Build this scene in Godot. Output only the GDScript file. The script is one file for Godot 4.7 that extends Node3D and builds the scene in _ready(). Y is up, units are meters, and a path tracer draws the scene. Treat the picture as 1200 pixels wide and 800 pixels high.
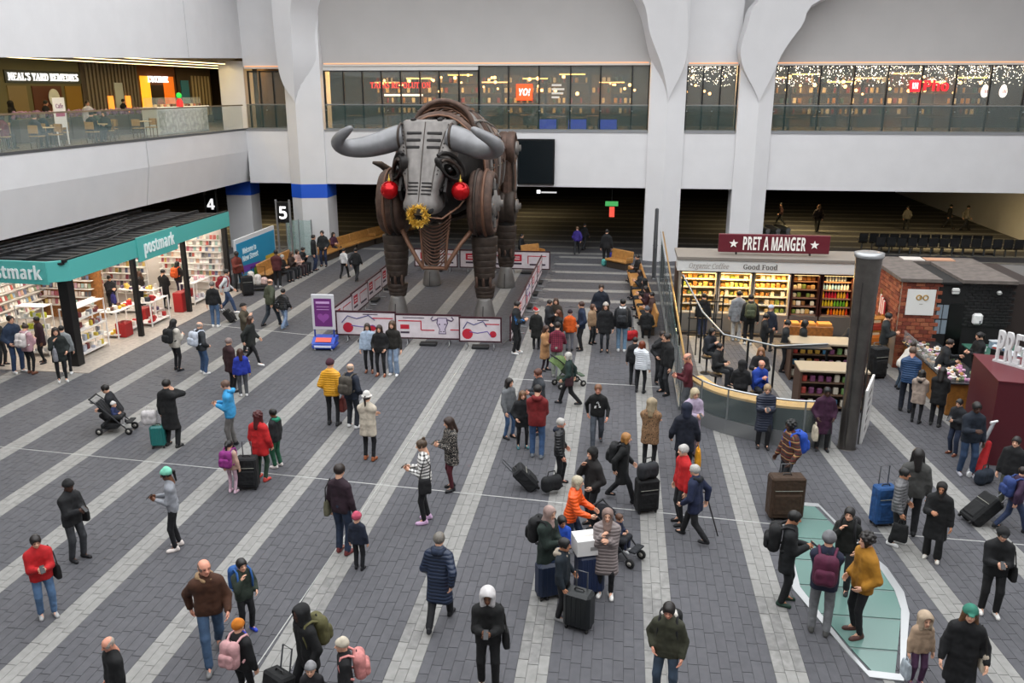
extends Node3D
func setup_view() -> void:
	var cam := Camera3D.new()
	cam.name = "camera"
	add_child(cam)
	cam.position = Vector3(0, 8.7, 0)
	cam.rotation_degrees = Vector3(-16.4, 7.3, 0)
	cam.fov = rad_to_deg(2.0 * atan(0.4))
	cam.far = 300.0
	cam.current = true
	var we := WorldEnvironment.new()
	we.name = "surroundings"
	var e := Environment.new()
	e.background_mode = Environment.BG_SKY
	var sky := Sky.new()
	var sm := ProceduralSkyMaterial.new()
	sm.sky_top_color = Color("e8eaec")
	sm.sky_horizon_color = Color("e8eaec")
	sm.ground_bottom_color = Color("8c8c8b")
	sm.ground_horizon_color = Color("8c8c8b")
	sm.sky_energy_multiplier = 1.0
	sky.sky_material = sm
	e.sky = sky
	e.background_energy_multiplier = 2.6
	e.tonemap_mode = Environment.TONE_MAPPER_LINEAR
	e.tonemap_exposure = 1.56
	e.sdfgi_enabled = true
	e.ssao_enabled = true
	e.ssil_enabled = true
	we.environment = e
	add_child(we)

func _ready() -> void:
	setup_view()
	build_floor()
	build_shell()
	build_upper()
	build_balcony()
	build_bull()
	build_pen()
	build_card_shop()
	build_sandwich_shop()
	build_brick_kiosk()
	build_skylight()
	build_benches()
	build_signs()
	build_crowd()
	build_luggage()
# ---------------------------------------------------------------- mesh builder
class MB:
	var v := PackedVector3Array()
	var n := PackedVector3Array()
	var c := PackedColorArray()
	var i := PackedInt32Array()
	var col := Color.WHITE
	var tinted := false
	func tri(a: Vector3, b: Vector3, d: Vector3) -> void:
		var m := (b - a).cross(d - a).normalized()
		var k := v.size()
		v.append(a); v.append(b); v.append(d)
		n.append(m); n.append(m); n.append(m)
		if tinted:
			c.append(col); c.append(col); c.append(col)
		i.append(k); i.append(k + 2); i.append(k + 1)
	func quad(a: Vector3, b: Vector3, d: Vector3, e: Vector3) -> void:
		var m := (d - a).cross(e - b).normalized()
		var k := v.size()
		v.append(a); v.append(b); v.append(d); v.append(e)
		for q in 4:
			n.append(m)
			if tinted: c.append(col)
		i.append_array(PackedInt32Array([k, k + 2, k + 1, k, k + 3, k + 2]))
	func box(at: Vector3, s: Vector3, r := Basis()) -> void:
		var x := r.x * s.x * 0.5
		var y := r.y * s.y * 0.5
		var z := r.z * s.z * 0.5
		quad(at - x - y + z, at + x - y + z, at + x + y + z, at - x + y + z)
		quad(at + x - y - z, at - x - y - z, at - x + y - z, at + x + y - z)
		quad(at + x - y + z, at + x - y - z, at + x + y - z, at + x + y + z)
		quad(at - x - y - z, at - x - y + z, at - x + y + z, at - x + y - z)
		quad(at - x + y + z, at + x + y + z, at + x + y - z, at - x + y - z)
		quad(at - x - y - z, at + x - y - z, at + x - y + z, at - x - y + z)
	func span(a: Vector3, b: Vector3) -> void:
		box((a + b) * 0.5, (b - a).abs())
	# a box with chamfered edges
	func cham(at: Vector3, s: Vector3, e: float, r := Basis()) -> void:
		var h := s * 0.5
		e = minf(e, minf(h.x, minf(h.y, h.z)) * 0.95)
		var g := h - Vector3(e, e, e)
		var p := {}
		for sx in [-1, 1]:
			for sy in [-1, 1]:
				for sz in [-1, 1]:
					var b := Vector3(sx, sy, sz)
					for ax in 3:
						var q := Vector3(g.x * sx, g.y * sy, g.z * sz)
						q[ax] = h[ax] * b[ax]
						p[[sx, sy, sz, ax]] = at + r * q
		for ax in 3:
			var u := (ax + 1) % 3
			var w := (ax + 2) % 3
			for s1 in [-1, 1]:
				var k := []
				for o in [[-1, -1], [1, -1], [1, 1], [-1, 1]]:
					var d := [0, 0, 0]
					d[ax] = s1; d[u] = o[0] * s1; d[w] = o[1]
					k.append(p[[d[0], d[1], d[2], ax]])
				quad(k[0], k[1], k[2], k[3])
			# edges parallel to ax
			for o in [[-1, -1], [1, -1], [1, 1], [-1, 1]]:
				var k := []
				for s1 in [-1, 1]:
					var d := [0, 0, 0]
					d[ax] = s1; d[u] = o[0]; d[w] = o[1]
					k.append(p[[d[0], d[1], d[2], u]])
					k.append(p[[d[0], d[1], d[2], w]])
				face4(k[0], k[1], k[3], k[2], at)
		for sx in [-1, 1]:
			for sy in [-1, 1]:
				for sz in [-1, 1]:
					var a1: Vector3 = p[[sx, sy, sz, 0]]
					var b1: Vector3 = p[[sx, sy, sz, 1]]
					var c1: Vector3 = p[[sx, sy, sz, 2]]
					if (b1 - a1).cross(c1 - a1).dot(a1 - at) > 0: tri(a1, b1, c1)
					else: tri(a1, c1, b1)
	func face4(a: Vector3, b: Vector3, d: Vector3, e: Vector3, inner: Vector3) -> void:
		if (d - a).cross(e - b).dot((a + b + d + e) * 0.25 - inner) > 0: quad(a, b, d, e)
		else: quad(e, d, b, a)
	# smooth grid of points: rows x cols
	func grid(rows: Array, closed := false, flip := false) -> void:
		var base := v.size()
		var nr := rows.size()
		var nc: int = rows[0].size()
		var nn := PackedVector3Array()
		nn.resize(nr * nc)
		for a in nr:
			for b in nc: v.append(rows[a][b])
		var quads := nc if closed else nc - 1
		for a in nr - 1:
			for b in quads:
				var b2 := (b + 1) % nc
				var p0 := a * nc + b
				var p1 := a * nc + b2
				var p2 := (a + 1) * nc + b2
				var p3 := (a + 1) * nc + b
				var m := (v[base + p2] - v[base + p0]).cross(v[base + p3] - v[base + p1])
				if flip: m = -m
				for q in [p0, p1, p2, p3]: nn[q] += m
				if flip: i.append_array(PackedInt32Array([base + p0, base + p1, base + p2, base + p0, base + p2, base + p3]))
				else: i.append_array(PackedInt32Array([base + p0, base + p2, base + p1, base + p0, base + p3, base + p2]))
		for q in nn:
			n.append(q.normalized())
			if tinted: c.append(col)
	func cap(ring: Array, up: Vector3) -> void:
		var m := Vector3.ZERO
		for q in ring: m += q
		m /= ring.size()
		for k in ring.size():
			var a: Vector3 = ring[k]
			var b: Vector3 = ring[(k + 1) % ring.size()]
			if (a - m).cross(b - m).dot(up) > 0: tri(m, a, b)
			else: tri(m, b, a)
	# a tube through points with radii (one number or a list)
	func tube(pts: Array, rad, sides := 8, caps := true, flat := 1.0) -> void:
		var rows := []
		var side := Vector3.ZERO
		for k in pts.size():
			var d: Vector3 = (pts[mini(k + 1, pts.size() - 1)] - pts[maxi(k - 1, 0)]).normalized()
			if k == 0:
				side = d.cross(Vector3.UP)
				if side.length() < 0.05: side = d.cross(Vector3.RIGHT)
			side = (side - d * side.dot(d)).normalized()
			var up := side.cross(d)
			var r: float = rad[k] if rad is Array else rad
			var ring := []
			for s in sides:
				var t := TAU * s / sides
				ring.append(pts[k] + (side * cos(t) + up * sin(t) * flat) * r)
			rows.append(ring)
		grid(rows, true, true)
		if caps:
			cap(rows[0], pts[0] - pts[1])
			cap(rows[-1], pts[-1] - pts[-2])
	# profile: [[radius, height] ...] turned round an axis through at
	func lathe(at: Vector3, prof: Array, sides := 16, r := Basis(), caps := true) -> void:
		var rows := []
		for q in prof:
			var ring := []
			for s in sides:
				var t := TAU * s / sides
				ring.append(at + r * Vector3(cos(t) * q[0], q[1], sin(t) * q[0]))
			rows.append(ring)
		grid(rows, true, false)
		if caps:
			if prof[0][0] > 0.0001: cap(rows[0], r * Vector3(0, prof[0][1] - prof[1][1], 0))
			if prof[-1][0] > 0.0001: cap(rows[-1], r * Vector3(0, prof[-1][1] - prof[-2][1], 0))
	# polygon in a plane, pushed out: o + u*x + w*y, thickness along d
	func slab(poly: PackedVector2Array, o: Vector3, u: Vector3, w: Vector3, d: Vector3) -> void:
		var t := Geometry2D.triangulate_polygon(poly)
		var f := u.cross(w).dot(d) > 0
		for k in range(0, t.size(), 3):
			var a := o + u * poly[t[k]].x + w * poly[t[k]].y
			var b := o + u * poly[t[k + 1]].x + w * poly[t[k + 1]].y
			var e := o + u * poly[t[k + 2]].x + w * poly[t[k + 2]].y
			if ((b - a).cross(e - a).dot(d) > 0):
				tri(a + d, b + d, e + d); tri(a, e, b)
			else:
				tri(a + d, e + d, b + d); tri(a, b, e)
		var cw := Geometry2D.is_polygon_clockwise(poly)
		for k in poly.size():
			var a := o + u * poly[k].x + w * poly[k].y
			var p2 := poly[(k + 1) % poly.size()]
			var b := o + u * p2.x + w * p2.y
			if cw != f: quad(a, b, b + d, a + d)
			else: quad(b, a, a + d, b + d)
	func ball(at: Vector3, r: float, sides := 12) -> void:
		var pr := []
		var h := maxi(4, sides / 2)
		for k in h + 1:
			var t := PI * k / h - PI / 2
			pr.append([maxf(cos(t) * r, 0.0), sin(t) * r])
		lathe(at, pr, sides, Basis(), false)
	func merge(o: MB, t: Transform3D) -> void:
		var k := v.size()
		for q in o.v.size():
			v.append(t * o.v[q])
			n.append((t.basis * o.n[q]).normalized())
		if tinted:
			if o.c.size() == o.v.size(): c.append_array(o.c)
			else:
				for q in o.v.size(): c.append(col)
		var f := t.basis.determinant() < 0
		for q in range(0, o.i.size(), 3):
			i.append(k + o.i[q])
			i.append(k + o.i[q + (2 if f else 1)])
			i.append(k + o.i[q + (1 if f else 2)])
	func mesh() -> ArrayMesh:
		var a := []
		a.resize(Mesh.ARRAY_MAX)
		a[Mesh.ARRAY_VERTEX] = v
		a[Mesh.ARRAY_NORMAL] = n
		if tinted: a[Mesh.ARRAY_COLOR] = c
		a[Mesh.ARRAY_INDEX] = i
		var m := ArrayMesh.new()
		m.add_surface_from_arrays(Mesh.PRIMITIVE_TRIANGLES, a)
		return m

# ---------------------------------------------------------------- nodes
var M := {}
var used := {}

func numbered(s: String) -> String:
	var k: int = used.get(s, 0)
	used[s] = k + 1
	return s if k == 0 else "%s_%03d" % [s, k]

func mat(hex: String, rough := 0.75, metal := 0.0) -> StandardMaterial3D:
	var key := "%s|%.2f|%.2f" % [hex, rough, metal]
	if not M.has(key):
		var m := StandardMaterial3D.new()
		m.albedo_color = Color(hex)
		m.roughness = rough
		m.metallic = metal
		M[key] = m
	return M[key]

func glow(hex: String, e: float, body := "") -> StandardMaterial3D:
	var key := "glow%s|%.3f" % [hex, e]
	if not M.has(key):
		var m := StandardMaterial3D.new()
		m.albedo_color = Color(body if body else hex)
		m.roughness = 0.5
		m.emission_enabled = true
		m.emission = Color(hex)
		m.emission_energy_multiplier = e
		M[key] = m
	return M[key]

func glass(hex: String, alpha: float) -> StandardMaterial3D:
	var key := "glass%s|%.3f" % [hex, alpha]
	if not M.has(key):
		var m := StandardMaterial3D.new()
		m.transparency = BaseMaterial3D.TRANSPARENCY_ALPHA
		m.albedo_color = Color(Color(hex), alpha)
		m.roughness = 0.03
		M[key] = m
	return M[key]

func noise_tex(seed_: int, freq: float, lo: Color, hi: Color, size := 256, oct := 4) -> NoiseTexture2D:
	var f := FastNoiseLite.new()
	f.seed = seed_
	f.frequency = freq
	f.fractal_octaves = oct
	var t := NoiseTexture2D.new()
	t.width = size
	t.height = size
	t.seamless = true
	t.noise = f
	var g := Gradient.new()
	g.set_color(0, lo)
	g.set_color(1, hi)
	t.color_ramp = g
	return t

# a material whose colour varies by a fine and a coarse noise
func grain(key: String, hex: String, rough: float, metal: float, amount: float, freq: float, scale: float, bump := 0.0) -> StandardMaterial3D:
	if not M.has(key):
		var m := StandardMaterial3D.new()
		m.albedo_color = Color(hex)
		m.roughness = rough
		m.metallic = metal
		if key.begins_with("tile") or key.begins_with("paving"): m.metallic_specular = 0.25
		var d := 1.0 - amount
		m.albedo_texture = noise_tex(key.hash() % 9999, freq, Color(d, d, d), Color.WHITE)
		m.uv1_triplanar = true
		m.uv1_world_triplanar = true
		m.uv1_scale = Vector3.ONE * scale
		if bump > 0.0:
			m.heightmap_enabled = true
			m.heightmap_texture = m.albedo_texture
			m.heightmap_scale = bump
		M[key] = m
	return M[key]

func put(mb, m: Material, called: String, parent: Node = self, at := Vector3.ZERO, turn := 0.0) -> MeshInstance3D:
	var o := MeshInstance3D.new()
	o.mesh = mb.mesh() if mb is MB else mb
	if m: o.material_override = m
	o.name = numbered(called) if parent == self else called
	parent.add_child(o, true)
	o.position = at
	o.rotation.y = turn
	return o

func moved(m: Mesh, by: Vector3) -> ArrayMesh:
	var a: Array = m.surface_get_arrays(0)
	var v: PackedVector3Array = a[Mesh.ARRAY_VERTEX]
	for k in v.size(): v[k] += by
	a[Mesh.ARRAY_VERTEX] = v
	var o := ArrayMesh.new()
	o.add_surface_from_arrays(Mesh.PRIMITIVE_TRIANGLES, a)
	return o

const ORD := ["first", "second", "third", "fourth", "fifth", "sixth", "seventh", "eighth", "ninth", "tenth", "eleventh", "twelfth", "thirteenth", "fourteenth", "fifteenth", "sixteenth"]
func colour_word(hex: String) -> String:
	var c := Color(hex)
	if c.s < 0.13: return "white" if c.v > 0.84 else ("grey" if c.v > 0.45 else "black")
	var w := "red"
	var h := c.h * 360.0
	if h > 15 and h <= 42: w = "tan" if c.s < 0.55 else "orange"
	elif h > 42 and h <= 70: w = "cream" if c.s < 0.4 else "yellow"
	elif h > 70 and h <= 160: w = "green"
	elif h > 160 and h <= 195: w = "teal"
	elif h > 195 and h <= 260: w = "blue"
	elif h > 260 and h <= 345: w = "pink" if c.v > 0.6 else "purple"
	return ("dark " if c.v < 0.45 else ("pale " if c.s < 0.3 else "")) + w

# makes a sibling a piece of another part, where it is
func onto(host: Node3D, piece: Node3D) -> Node3D:
	var t := host.transform.affine_inverse() * piece.transform
	piece.get_parent().remove_child(piece)
	host.add_child(piece, true)
	piece.transform = t
	return piece

func tag(o: Node, label: String, category: String, group := "", kind := "") -> Node:
	if label: o.set_meta("label", label)
	if category: o.set_meta("category", category)
	if group: o.set_meta("group", group)
	if kind: o.set_meta("kind", kind)
	return o

func thing(called: String, label: String, category: String, at := Vector3.ZERO, turn := 0.0, group := "") -> Node3D:
	var o := Node3D.new()
	o.name = numbered(called)
	add_child(o)
	o.position = at
	o.rotation.y = turn
	tag(o, label, category, group)
	return o

func struct(called: String, at := Vector3.ZERO, turn := 0.0) -> Node3D:
	var o := Node3D.new()
	o.name = numbered(called)
	add_child(o)
	o.position = at
	o.rotation.y = turn
	o.set_meta("kind", "structure")
	return o

func boxm(s: Vector3, e := 0.0) -> MB:
	var b := MB.new()
	if e > 0: b.cham(Vector3.ZERO, s, e)
	else: b.box(Vector3.ZERO, s)
	return b

func put_box(a: Vector3, b: Vector3, m: Material, called: String, parent: Node = self, e := 0.0) -> MeshInstance3D:
	return put(boxm((b - a).abs(), e), m, called, parent, (a + b) * 0.5)

func letters(text: String, size: float, depth: float, m: Material, called: String, parent: Node, at: Vector3, basis := Basis(), font := "Droid Sans", bold := 700, width := 0.0, al := HORIZONTAL_ALIGNMENT_CENTER) -> MeshInstance3D:
	var t := TextMesh.new()
	t.text = text
	var f := SystemFont.new()
	f.font_names = PackedStringArray([font])
	f.font_weight = bold
	t.font = f
	t.font_size = 64
	t.pixel_size = size / 46.0
	t.depth = depth
	t.curve_step = 4.0
	t.horizontal_alignment = al
	var o := MeshInstance3D.new()
	o.mesh = t
	o.material_override = m
	o.name = called
	parent.add_child(o, true)
	var sx := 1.0
	if width > 0.0:
		var w := t.get_aabb().size.x
		if w > 0.001: sx = width / w
	o.transform = Transform3D(basis * Basis.from_scale(Vector3(sx, 1, 1)), at)
	return o
# ---------------------------------------------------------------- implicit bodies
# bones: [a, ra, b, rb, blend, mode] mode 0 add, 1 cut away; planes: [point, normal] keep the side the normal points away from
static func nets(bones: Array, cell: float, planes := []) -> Array:
	var lo := Vector3(1e9, 1e9, 1e9)
	var hi := -lo
	for b in bones:
		if b[5] == 1: continue
		var r := Vector3.ONE * (maxf(b[1], b[3]) + cell * 2.0)
		lo = lo.min(b[0] - r).min(b[2] - r)
		hi = hi.max(b[0] + r).max(b[2] + r)
	var nx := int((hi.x - lo.x) / cell) + 2
	var ny := int((hi.y - lo.y) / cell) + 2
	var nz := int((hi.z - lo.z) / cell) + 2
	var g := PackedFloat32Array()
	g.resize(nx * ny * nz)
	g.fill(0.2)
	for b in bones:
		var a: Vector3 = b[0]
		var ab: Vector3 = b[2] - a
		var ra: float = b[1]
		var dr: float = b[3] - ra
		var k: float = maxf(b[4], 0.0001)
		var inv := 1.0 / maxf(ab.length_squared(), 1e-9)
		var m := maxf(b[1], b[3]) + k + cell * 1.5
		var l: Vector3 = (a.min(b[2]) - Vector3(m, m, m) - lo) / cell
		var h: Vector3 = (a.max(b[2]) + Vector3(m, m, m) - lo) / cell
		var x0 := maxi(0, int(l.x))
		var x1 := mini(nx - 1, int(h.x) + 1)
		var cutting: bool = b[5] == 1
		for z in range(maxi(0, int(l.z)), mini(nz - 1, int(h.z) + 1) + 1):
			for y in range(maxi(0, int(l.y)), mini(ny - 1, int(h.y) + 1) + 1):
				var id := (z * ny + y) * nx + x0
				var p := lo + Vector3(x0, y, z) * cell - a
				for x in range(x0, x1 + 1):
					var t := clampf(p.dot(ab) * inv, 0.0, 1.0)
					var d := (p - ab * t).length() - ra - dr * t
					var o := g[id]
					if cutting:
						if -d > o: g[id] = -d
					else:
						var e := k - absf(o - d)
						if d < o: o = d
						g[id] = o - e * e * 0.25 / k if e > 0.0 else o
					id += 1
					p.x += cell
	for q in planes:
		var nn: Vector3 = q[1]
		var off: float = nn.dot(q[0])
		for z in nz:
			for y in ny:
				var id := (z * ny + y) * nx
				var d := nn.dot(lo + Vector3(0, y, z) * cell) - off
				var st := nn.x * cell
				for x in nx:
					if d > g[id]: g[id] = d
					id += 1
					d += st
	# surface nets
	var vid := PackedInt32Array()
	vid.resize(nx * ny * nz)
	vid.fill(-1)
	var v := PackedVector3Array()
	var ind := PackedInt32Array()
	var sx := 1
	var sy := nx
	var sz := nx * ny
	var offs := [0, sx, sy, sx + sy, sz, sx + sz, sy + sz, sx + sy + sz]
	var corner := [Vector3(0, 0, 0), Vector3(1, 0, 0), Vector3(0, 1, 0), Vector3(1, 1, 0), Vector3(0, 0, 1), Vector3(1, 0, 1), Vector3(0, 1, 1), Vector3(1, 1, 1)]
	var edges := [0, 1, 2, 3, 4, 5, 6, 7, 0, 2, 1, 3, 4, 6, 5, 7, 0, 4, 1, 5, 2, 6, 3, 7]
	var steps := [[sx, sy, sz], [sy, sz, sx], [sz, sx, sy]]
	for z in range(1, nz - 1):
		for y in range(1, ny - 1):
			var id := (z * ny + y) * nx + 1
			for x in range(1, nx - 1):
				var s := g[id] < 0.0
				for e in 3:
					var st: Array = steps[e]
					if (g[id + st[0]] < 0.0) == s: continue
					var q := [id, id - st[1], id - st[1] - st[2], id - st[2]]
					var f := [0, 0, 0, 0]
					for w in 4:
						var ci: int = q[w]
						if vid[ci] < 0:
							var acc := Vector3.ZERO
							var cnt := 0
							for k in range(0, 24, 2):
								var g0 := g[ci + offs[edges[k]]]
								var g1 := g[ci + offs[edges[k + 1]]]
								if (g0 < 0.0) != (g1 < 0.0):
									acc += corner[edges[k]].lerp(corner[edges[k + 1]], g0 / (g0 - g1))
									cnt += 1
							var cz := ci / sz
							var cy := (ci - cz * sz) / nx
							var cx := ci - cz * sz - cy * nx
							vid[ci] = v.size()
							v.append(lo + (Vector3(cx, cy, cz) + acc / maxi(cnt, 1)) * cell)
						f[w] = vid[ci]
					if s: ind.append_array(PackedInt32Array([f[0], f[2], f[1], f[0], f[3], f[2]]))
					else: ind.append_array(PackedInt32Array([f[0], f[1], f[2], f[0], f[2], f[3]]))
				id += 1
	var nrm := PackedVector3Array()
	nrm.resize(v.size())
	for k in range(0, ind.size(), 3):
		var c := (v[ind[k + 2]] - v[ind[k]]).cross(v[ind[k + 1]] - v[ind[k]])
		nrm[ind[k]] += c
		nrm[ind[k + 1]] += c
		nrm[ind[k + 2]] += c
	for k in nrm.size(): nrm[k] = nrm[k].normalized()
	return [v, nrm, ind]

static func as_mb(a: Array, tint = null) -> MB:
	var m := MB.new()
	m.v = a[0]
	m.n = a[1]
	m.i = a[2]
	if tint != null:
		m.tinted = true
		m.c.resize(m.v.size())
		m.c.fill(tint)
	return m

static func bone(a: Vector3, ra: float, b: Vector3, rb: float, k := 0.03, mode := 0) -> Array:
	return [a, ra, b, rb, k, mode]

static func knee(a: Vector3, b: Vector3, l1: float, l2: float, pole: Vector3) -> Array:
	var d := b - a
	var len := clampf(d.length(), 0.05, (l1 + l2) * 0.995)
	var u := d.normalized()
	var x := (l1 * l1 - l2 * l2 + len * len) / (2.0 * len)
	var h := sqrt(maxf(l1 * l1 - x * x, 0.0))
	var w := (pole - u * pole.dot(u)).normalized()
	return [a + u * x + w * h, a + u * len]

# shared shapes, made once: heads, hands, shoes, hair
var proto := {}

static func skull(g: float) -> Array:
	return [bone(Vector3(0, 0.035, -0.018), 0.083 + g, Vector3(0, 0.03, 0.012), 0.081 + g, 0.03), bone(Vector3(0, 0.0, 0.02), 0.07 + g, Vector3(0, -0.065, 0.035), 0.048 + g, 0.03)]

func make_protos() -> void:
	for q in [["near", 0.0085, 0.0065], ["far", 0.014, 0.010]]:
		var c: float = q[1]
		var h := skull(0.0)
		h.append(bone(Vector3(0.028, -0.045, 0.03), 0.04, Vector3(-0.028, -0.045, 0.03), 0.04, 0.03))
		h.append(bone(Vector3(0, 0.012, 0.095), 0.009, Vector3(0, -0.025, 0.112), 0.015, 0.012))
		h.append(bone(Vector3(0.016, -0.028, 0.097), 0.01, Vector3(-0.016, -0.028, 0.097), 0.01, 0.01))
		h.append(bone(Vector3(0.035, 0.03, 0.078), 0.014, Vector3(-0.035, 0.03, 0.078), 0.014, 0.012))
		h.append(bone(Vector3(0.02, -0.058, 0.083), 0.009, Vector3(-0.02, -0.058, 0.083), 0.009, 0.012))
		h.append(bone(Vector3(0, -0.095, 0.062), 0.02, Vector3(0, -0.095, 0.062), 0.02, 0.03))
		for s in [-1, 1]:
			h.append(bone(Vector3(0.083 * s, 0.02, -0.008), 0.014, Vector3(0.08 * s, -0.022, 0.004), 0.011, 0.008))
			h.append(bone(Vector3(0.031 * s, 0.008, 0.1), 0.012, Vector3(0.031 * s, 0.008, 0.1), 0.012, 0.004, 1))
		h.append(bone(Vector3(0, -0.05, -0.02), 0.058, Vector3(0, -0.2, -0.045), 0.062, 0.03))
		proto["head_" + q[0]] = nets(h, c)
		var f := [bone(Vector3(0, 0.01, 0), 0.027, Vector3(0, -0.03, 0), 0.026, 0.02)]
		for k in 4:
			var x := 0.03 - 0.02 * k
			f.append(bone(Vector3(x * 0.8, -0.02, 0), 0.015, Vector3(x, -0.085, 0.004), 0.0125, 0.012))
			var l: float = [0.04, 0.05, 0.045, 0.03][k]
			var r := 0.0092
			var p1 := Vector3(x, -0.085, 0.004)
			var p2 := p1 + Vector3(x * 0.06, -l * 0.75, l * 0.45)
			f.append(bone(p1, r + 0.001, p2, r, 0.004))
			f.append(bone(p2, r, p2 + Vector3(0, -l * 0.45, l * 0.6), r - 0.0015, 0.003))
		f.append(bone(Vector3(0.022, -0.01, 0.008), 0.014, Vector3(0.052, -0.055, 0.026), 0.011, 0.012))
		f.append(bone(Vector3(0.052, -0.055, 0.026), 0.0105, Vector3(0.05, -0.09, 0.04), 0.009, 0.004))
		proto["hand_" + q[0]] = nets(f, q[2])
		# shoe: heel at the back, ankle joint above at the origin
		var sh := [bone(Vector3(0, -0.045, -0.045), 0.038, Vector3(0, -0.05, 0.13), 0.036, 0.02), bone(Vector3(0.012, -0.06, 0.05), 0.032, Vector3(-0.002, -0.062, 0.15), 0.03, 0.03), bone(Vector3(0, 0.0, -0.02), 0.043, Vector3(0, -0.04, 0.0), 0.042, 0.03)]
		proto["shoe_" + q[0]] = nets(sh, 0.013 if c < 0.01 else 0.02, [[Vector3(0, -0.085, 0), Vector3(0, -1, 0)]])
		var hc := c * 1.25
		var face := [bone(Vector3(0, -0.03, 0.13), 0.088, Vector3(0, -0.16, 0.12), 0.1, 0.01, 1)]
		proto["short_" + q[0]] = nets(skull(0.013) + [bone(Vector3(0, 0.07, -0.01), 0.065, Vector3(0, 0.06, 0.045), 0.055, 0.03)] + face + [bone(Vector3(0.09, -0.08, 0.01), 0.06, Vector3(-0.09, -0.08, 0.01), 0.06, 0, 1), bone(Vector3(0, -0.14, -0.05), 0.09, Vector3(0, -0.14, 0.05), 0.09, 0, 1)], hc)
		proto["thin_" + q[0]] = nets(skull(0.007) + face + [bone(Vector3(0, 0.11, 0.05), 0.105, Vector3(0, 0.11, 0.0), 0.085, 0, 1), bone(Vector3(0, -0.15, -0.05), 0.1, Vector3(0, -0.15, 0.05), 0.1, 0, 1)], hc)
		var lg := skull(0.017) + [bone(Vector3(0, 0.06, -0.01), 0.07, Vector3(0, 0.05, 0.04), 0.06, 0.03), bone(Vector3(0, 0.0, -0.06), 0.075, Vector3(0, -0.24, -0.105), 0.07, 0.04)]
		for s in [-1, 1]: lg.append(bone(Vector3(0.075 * s, 0.02, 0.0), 0.035, Vector3(0.1 * s, -0.2, -0.02), 0.042, 0.03))
		proto["long_" + q[0]] = nets(lg + [bone(Vector3(0, -0.03, 0.125), 0.085, Vector3(0, -0.16, 0.12), 0.09, 0.01, 1)], hc)
		var bob := skull(0.02) + [bone(Vector3(0, 0.05, -0.02), 0.08, Vector3(0, -0.06, -0.06), 0.07, 0.03)]
		for s in [-1, 1]: bob.append(bone(Vector3(0.078 * s, 0.02, 0.0), 0.035, Vector3(0.085 * s, -0.09, 0.015), 0.035, 0.03))
		proto["bob_" + q[0]] = nets(bob + face, hc)
		proto["bun_" + q[0]] = nets(skull(0.012) + [bone(Vector3(0, 0.125, -0.06), 0.035, Vector3(0, 0.14, -0.065), 0.032, 0.01)] + face + [bone(Vector3(0.09, -0.09, 0.01), 0.06, Vector3(-0.09, -0.09, 0.01), 0.06, 0, 1)], hc)
		proto["tail_" + q[0]] = nets(skull(0.012) + [bone(Vector3(0, 0.05, -0.1), 0.03, Vector3(0, 0.02, -0.14), 0.03, 0.02), bone(Vector3(0, 0.02, -0.14), 0.03, Vector3(0, -0.18, -0.13), 0.018, 0.02)] + face + [bone(Vector3(0.09, -0.09, 0.01), 0.06, Vector3(-0.09, -0.09, 0.01), 0.06, 0, 1)], hc)
		var cu := skull(0.02)
		for k in 26:
			var t := k * 2.4
			var y := 1.0 - k / 15.0
			var rr := sqrt(maxf(0.0, 1.0 - y * y))
			cu.append(bone(Vector3(cos(t) * rr * 0.09, 0.04 + y * 0.085, sin(t) * rr * 0.09 - 0.012), 0.032, Vector3(cos(t) * rr * 0.1, 0.04 + y * 0.095, sin(t) * rr * 0.1 - 0.012), 0.03, 0.006))
		proto["curly_" + q[0]] = nets(cu + [bone(Vector3(0, -0.03, 0.14), 0.09, Vector3(0, -0.16, 0.12), 0.1, 0.01, 1), bone(Vector3(0, -0.16, -0.05), 0.09, Vector3(0, -0.16, 0.05), 0.09, 0, 1)], hc)
		proto["beanie_" + q[0]] = nets(skull(0.022) + [bone(Vector3(0, 0.09, -0.02), 0.07, Vector3(0, 0.1, -0.02), 0.065, 0.03), bone(Vector3(0, 0.035, 0.01), 0.104, Vector3(0, 0.04, -0.02), 0.104, 0.004)], hc, [[Vector3(0, 0.02, 0), Vector3(0, -1, 0.28).normalized()]])
		proto["cap_" + q[0]] = nets(skull(0.027) + [bone(Vector3(0, 0.075, -0.01), 0.075, Vector3(0, 0.07, 0.03), 0.07, 0.03), bone(Vector3(0.035, 0.055, 0.1), 0.016, Vector3(0.025, 0.045, 0.165), 0.011, 0.01), bone(Vector3(-0.035, 0.055, 0.1), 0.016, Vector3(-0.025, 0.045, 0.165), 0.011, 0.01), bone(Vector3(0, 0.06, 0.1), 0.016, Vector3(0, 0.05, 0.175), 0.011, 0.02)], hc, [[Vector3(0, 0.035, 0), Vector3(0, -1, 0.05).normalized()]])
		var hj := skull(0.02) + [bone(Vector3(0, -0.04, -0.02), 0.08, Vector3(0, -0.2, -0.02), 0.11, 0.05), bone(Vector3(0, -0.15, 0.05), 0.06, Vector3(0, -0.22, 0.07), 0.07, 0.05)]
		proto["scarf_" + q[0]] = nets(hj + [bone(Vector3(0, 0.01, 0.14), 0.082, Vector3(0, -0.05, 0.14), 0.074, 0.01, 1)], hc)
		var hd := skull(0.035) + [bone(Vector3(0, 0.05, -0.04), 0.09, Vector3(0, -0.15, -0.07), 0.09, 0.05)]
		for s in [-1, 1]: hd.append(bone(Vector3(0.085 * s, 0.05, 0.03), 0.035, Vector3(0.075 * s, -0.14, 0.04), 0.04, 0.03))
		proto["hood_" + q[0]] = nets(hd + [bone(Vector3(0, 0.0, 0.155), 0.098, Vector3(0, -0.08, 0.15), 0.088, 0.01, 1)], hc)
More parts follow.
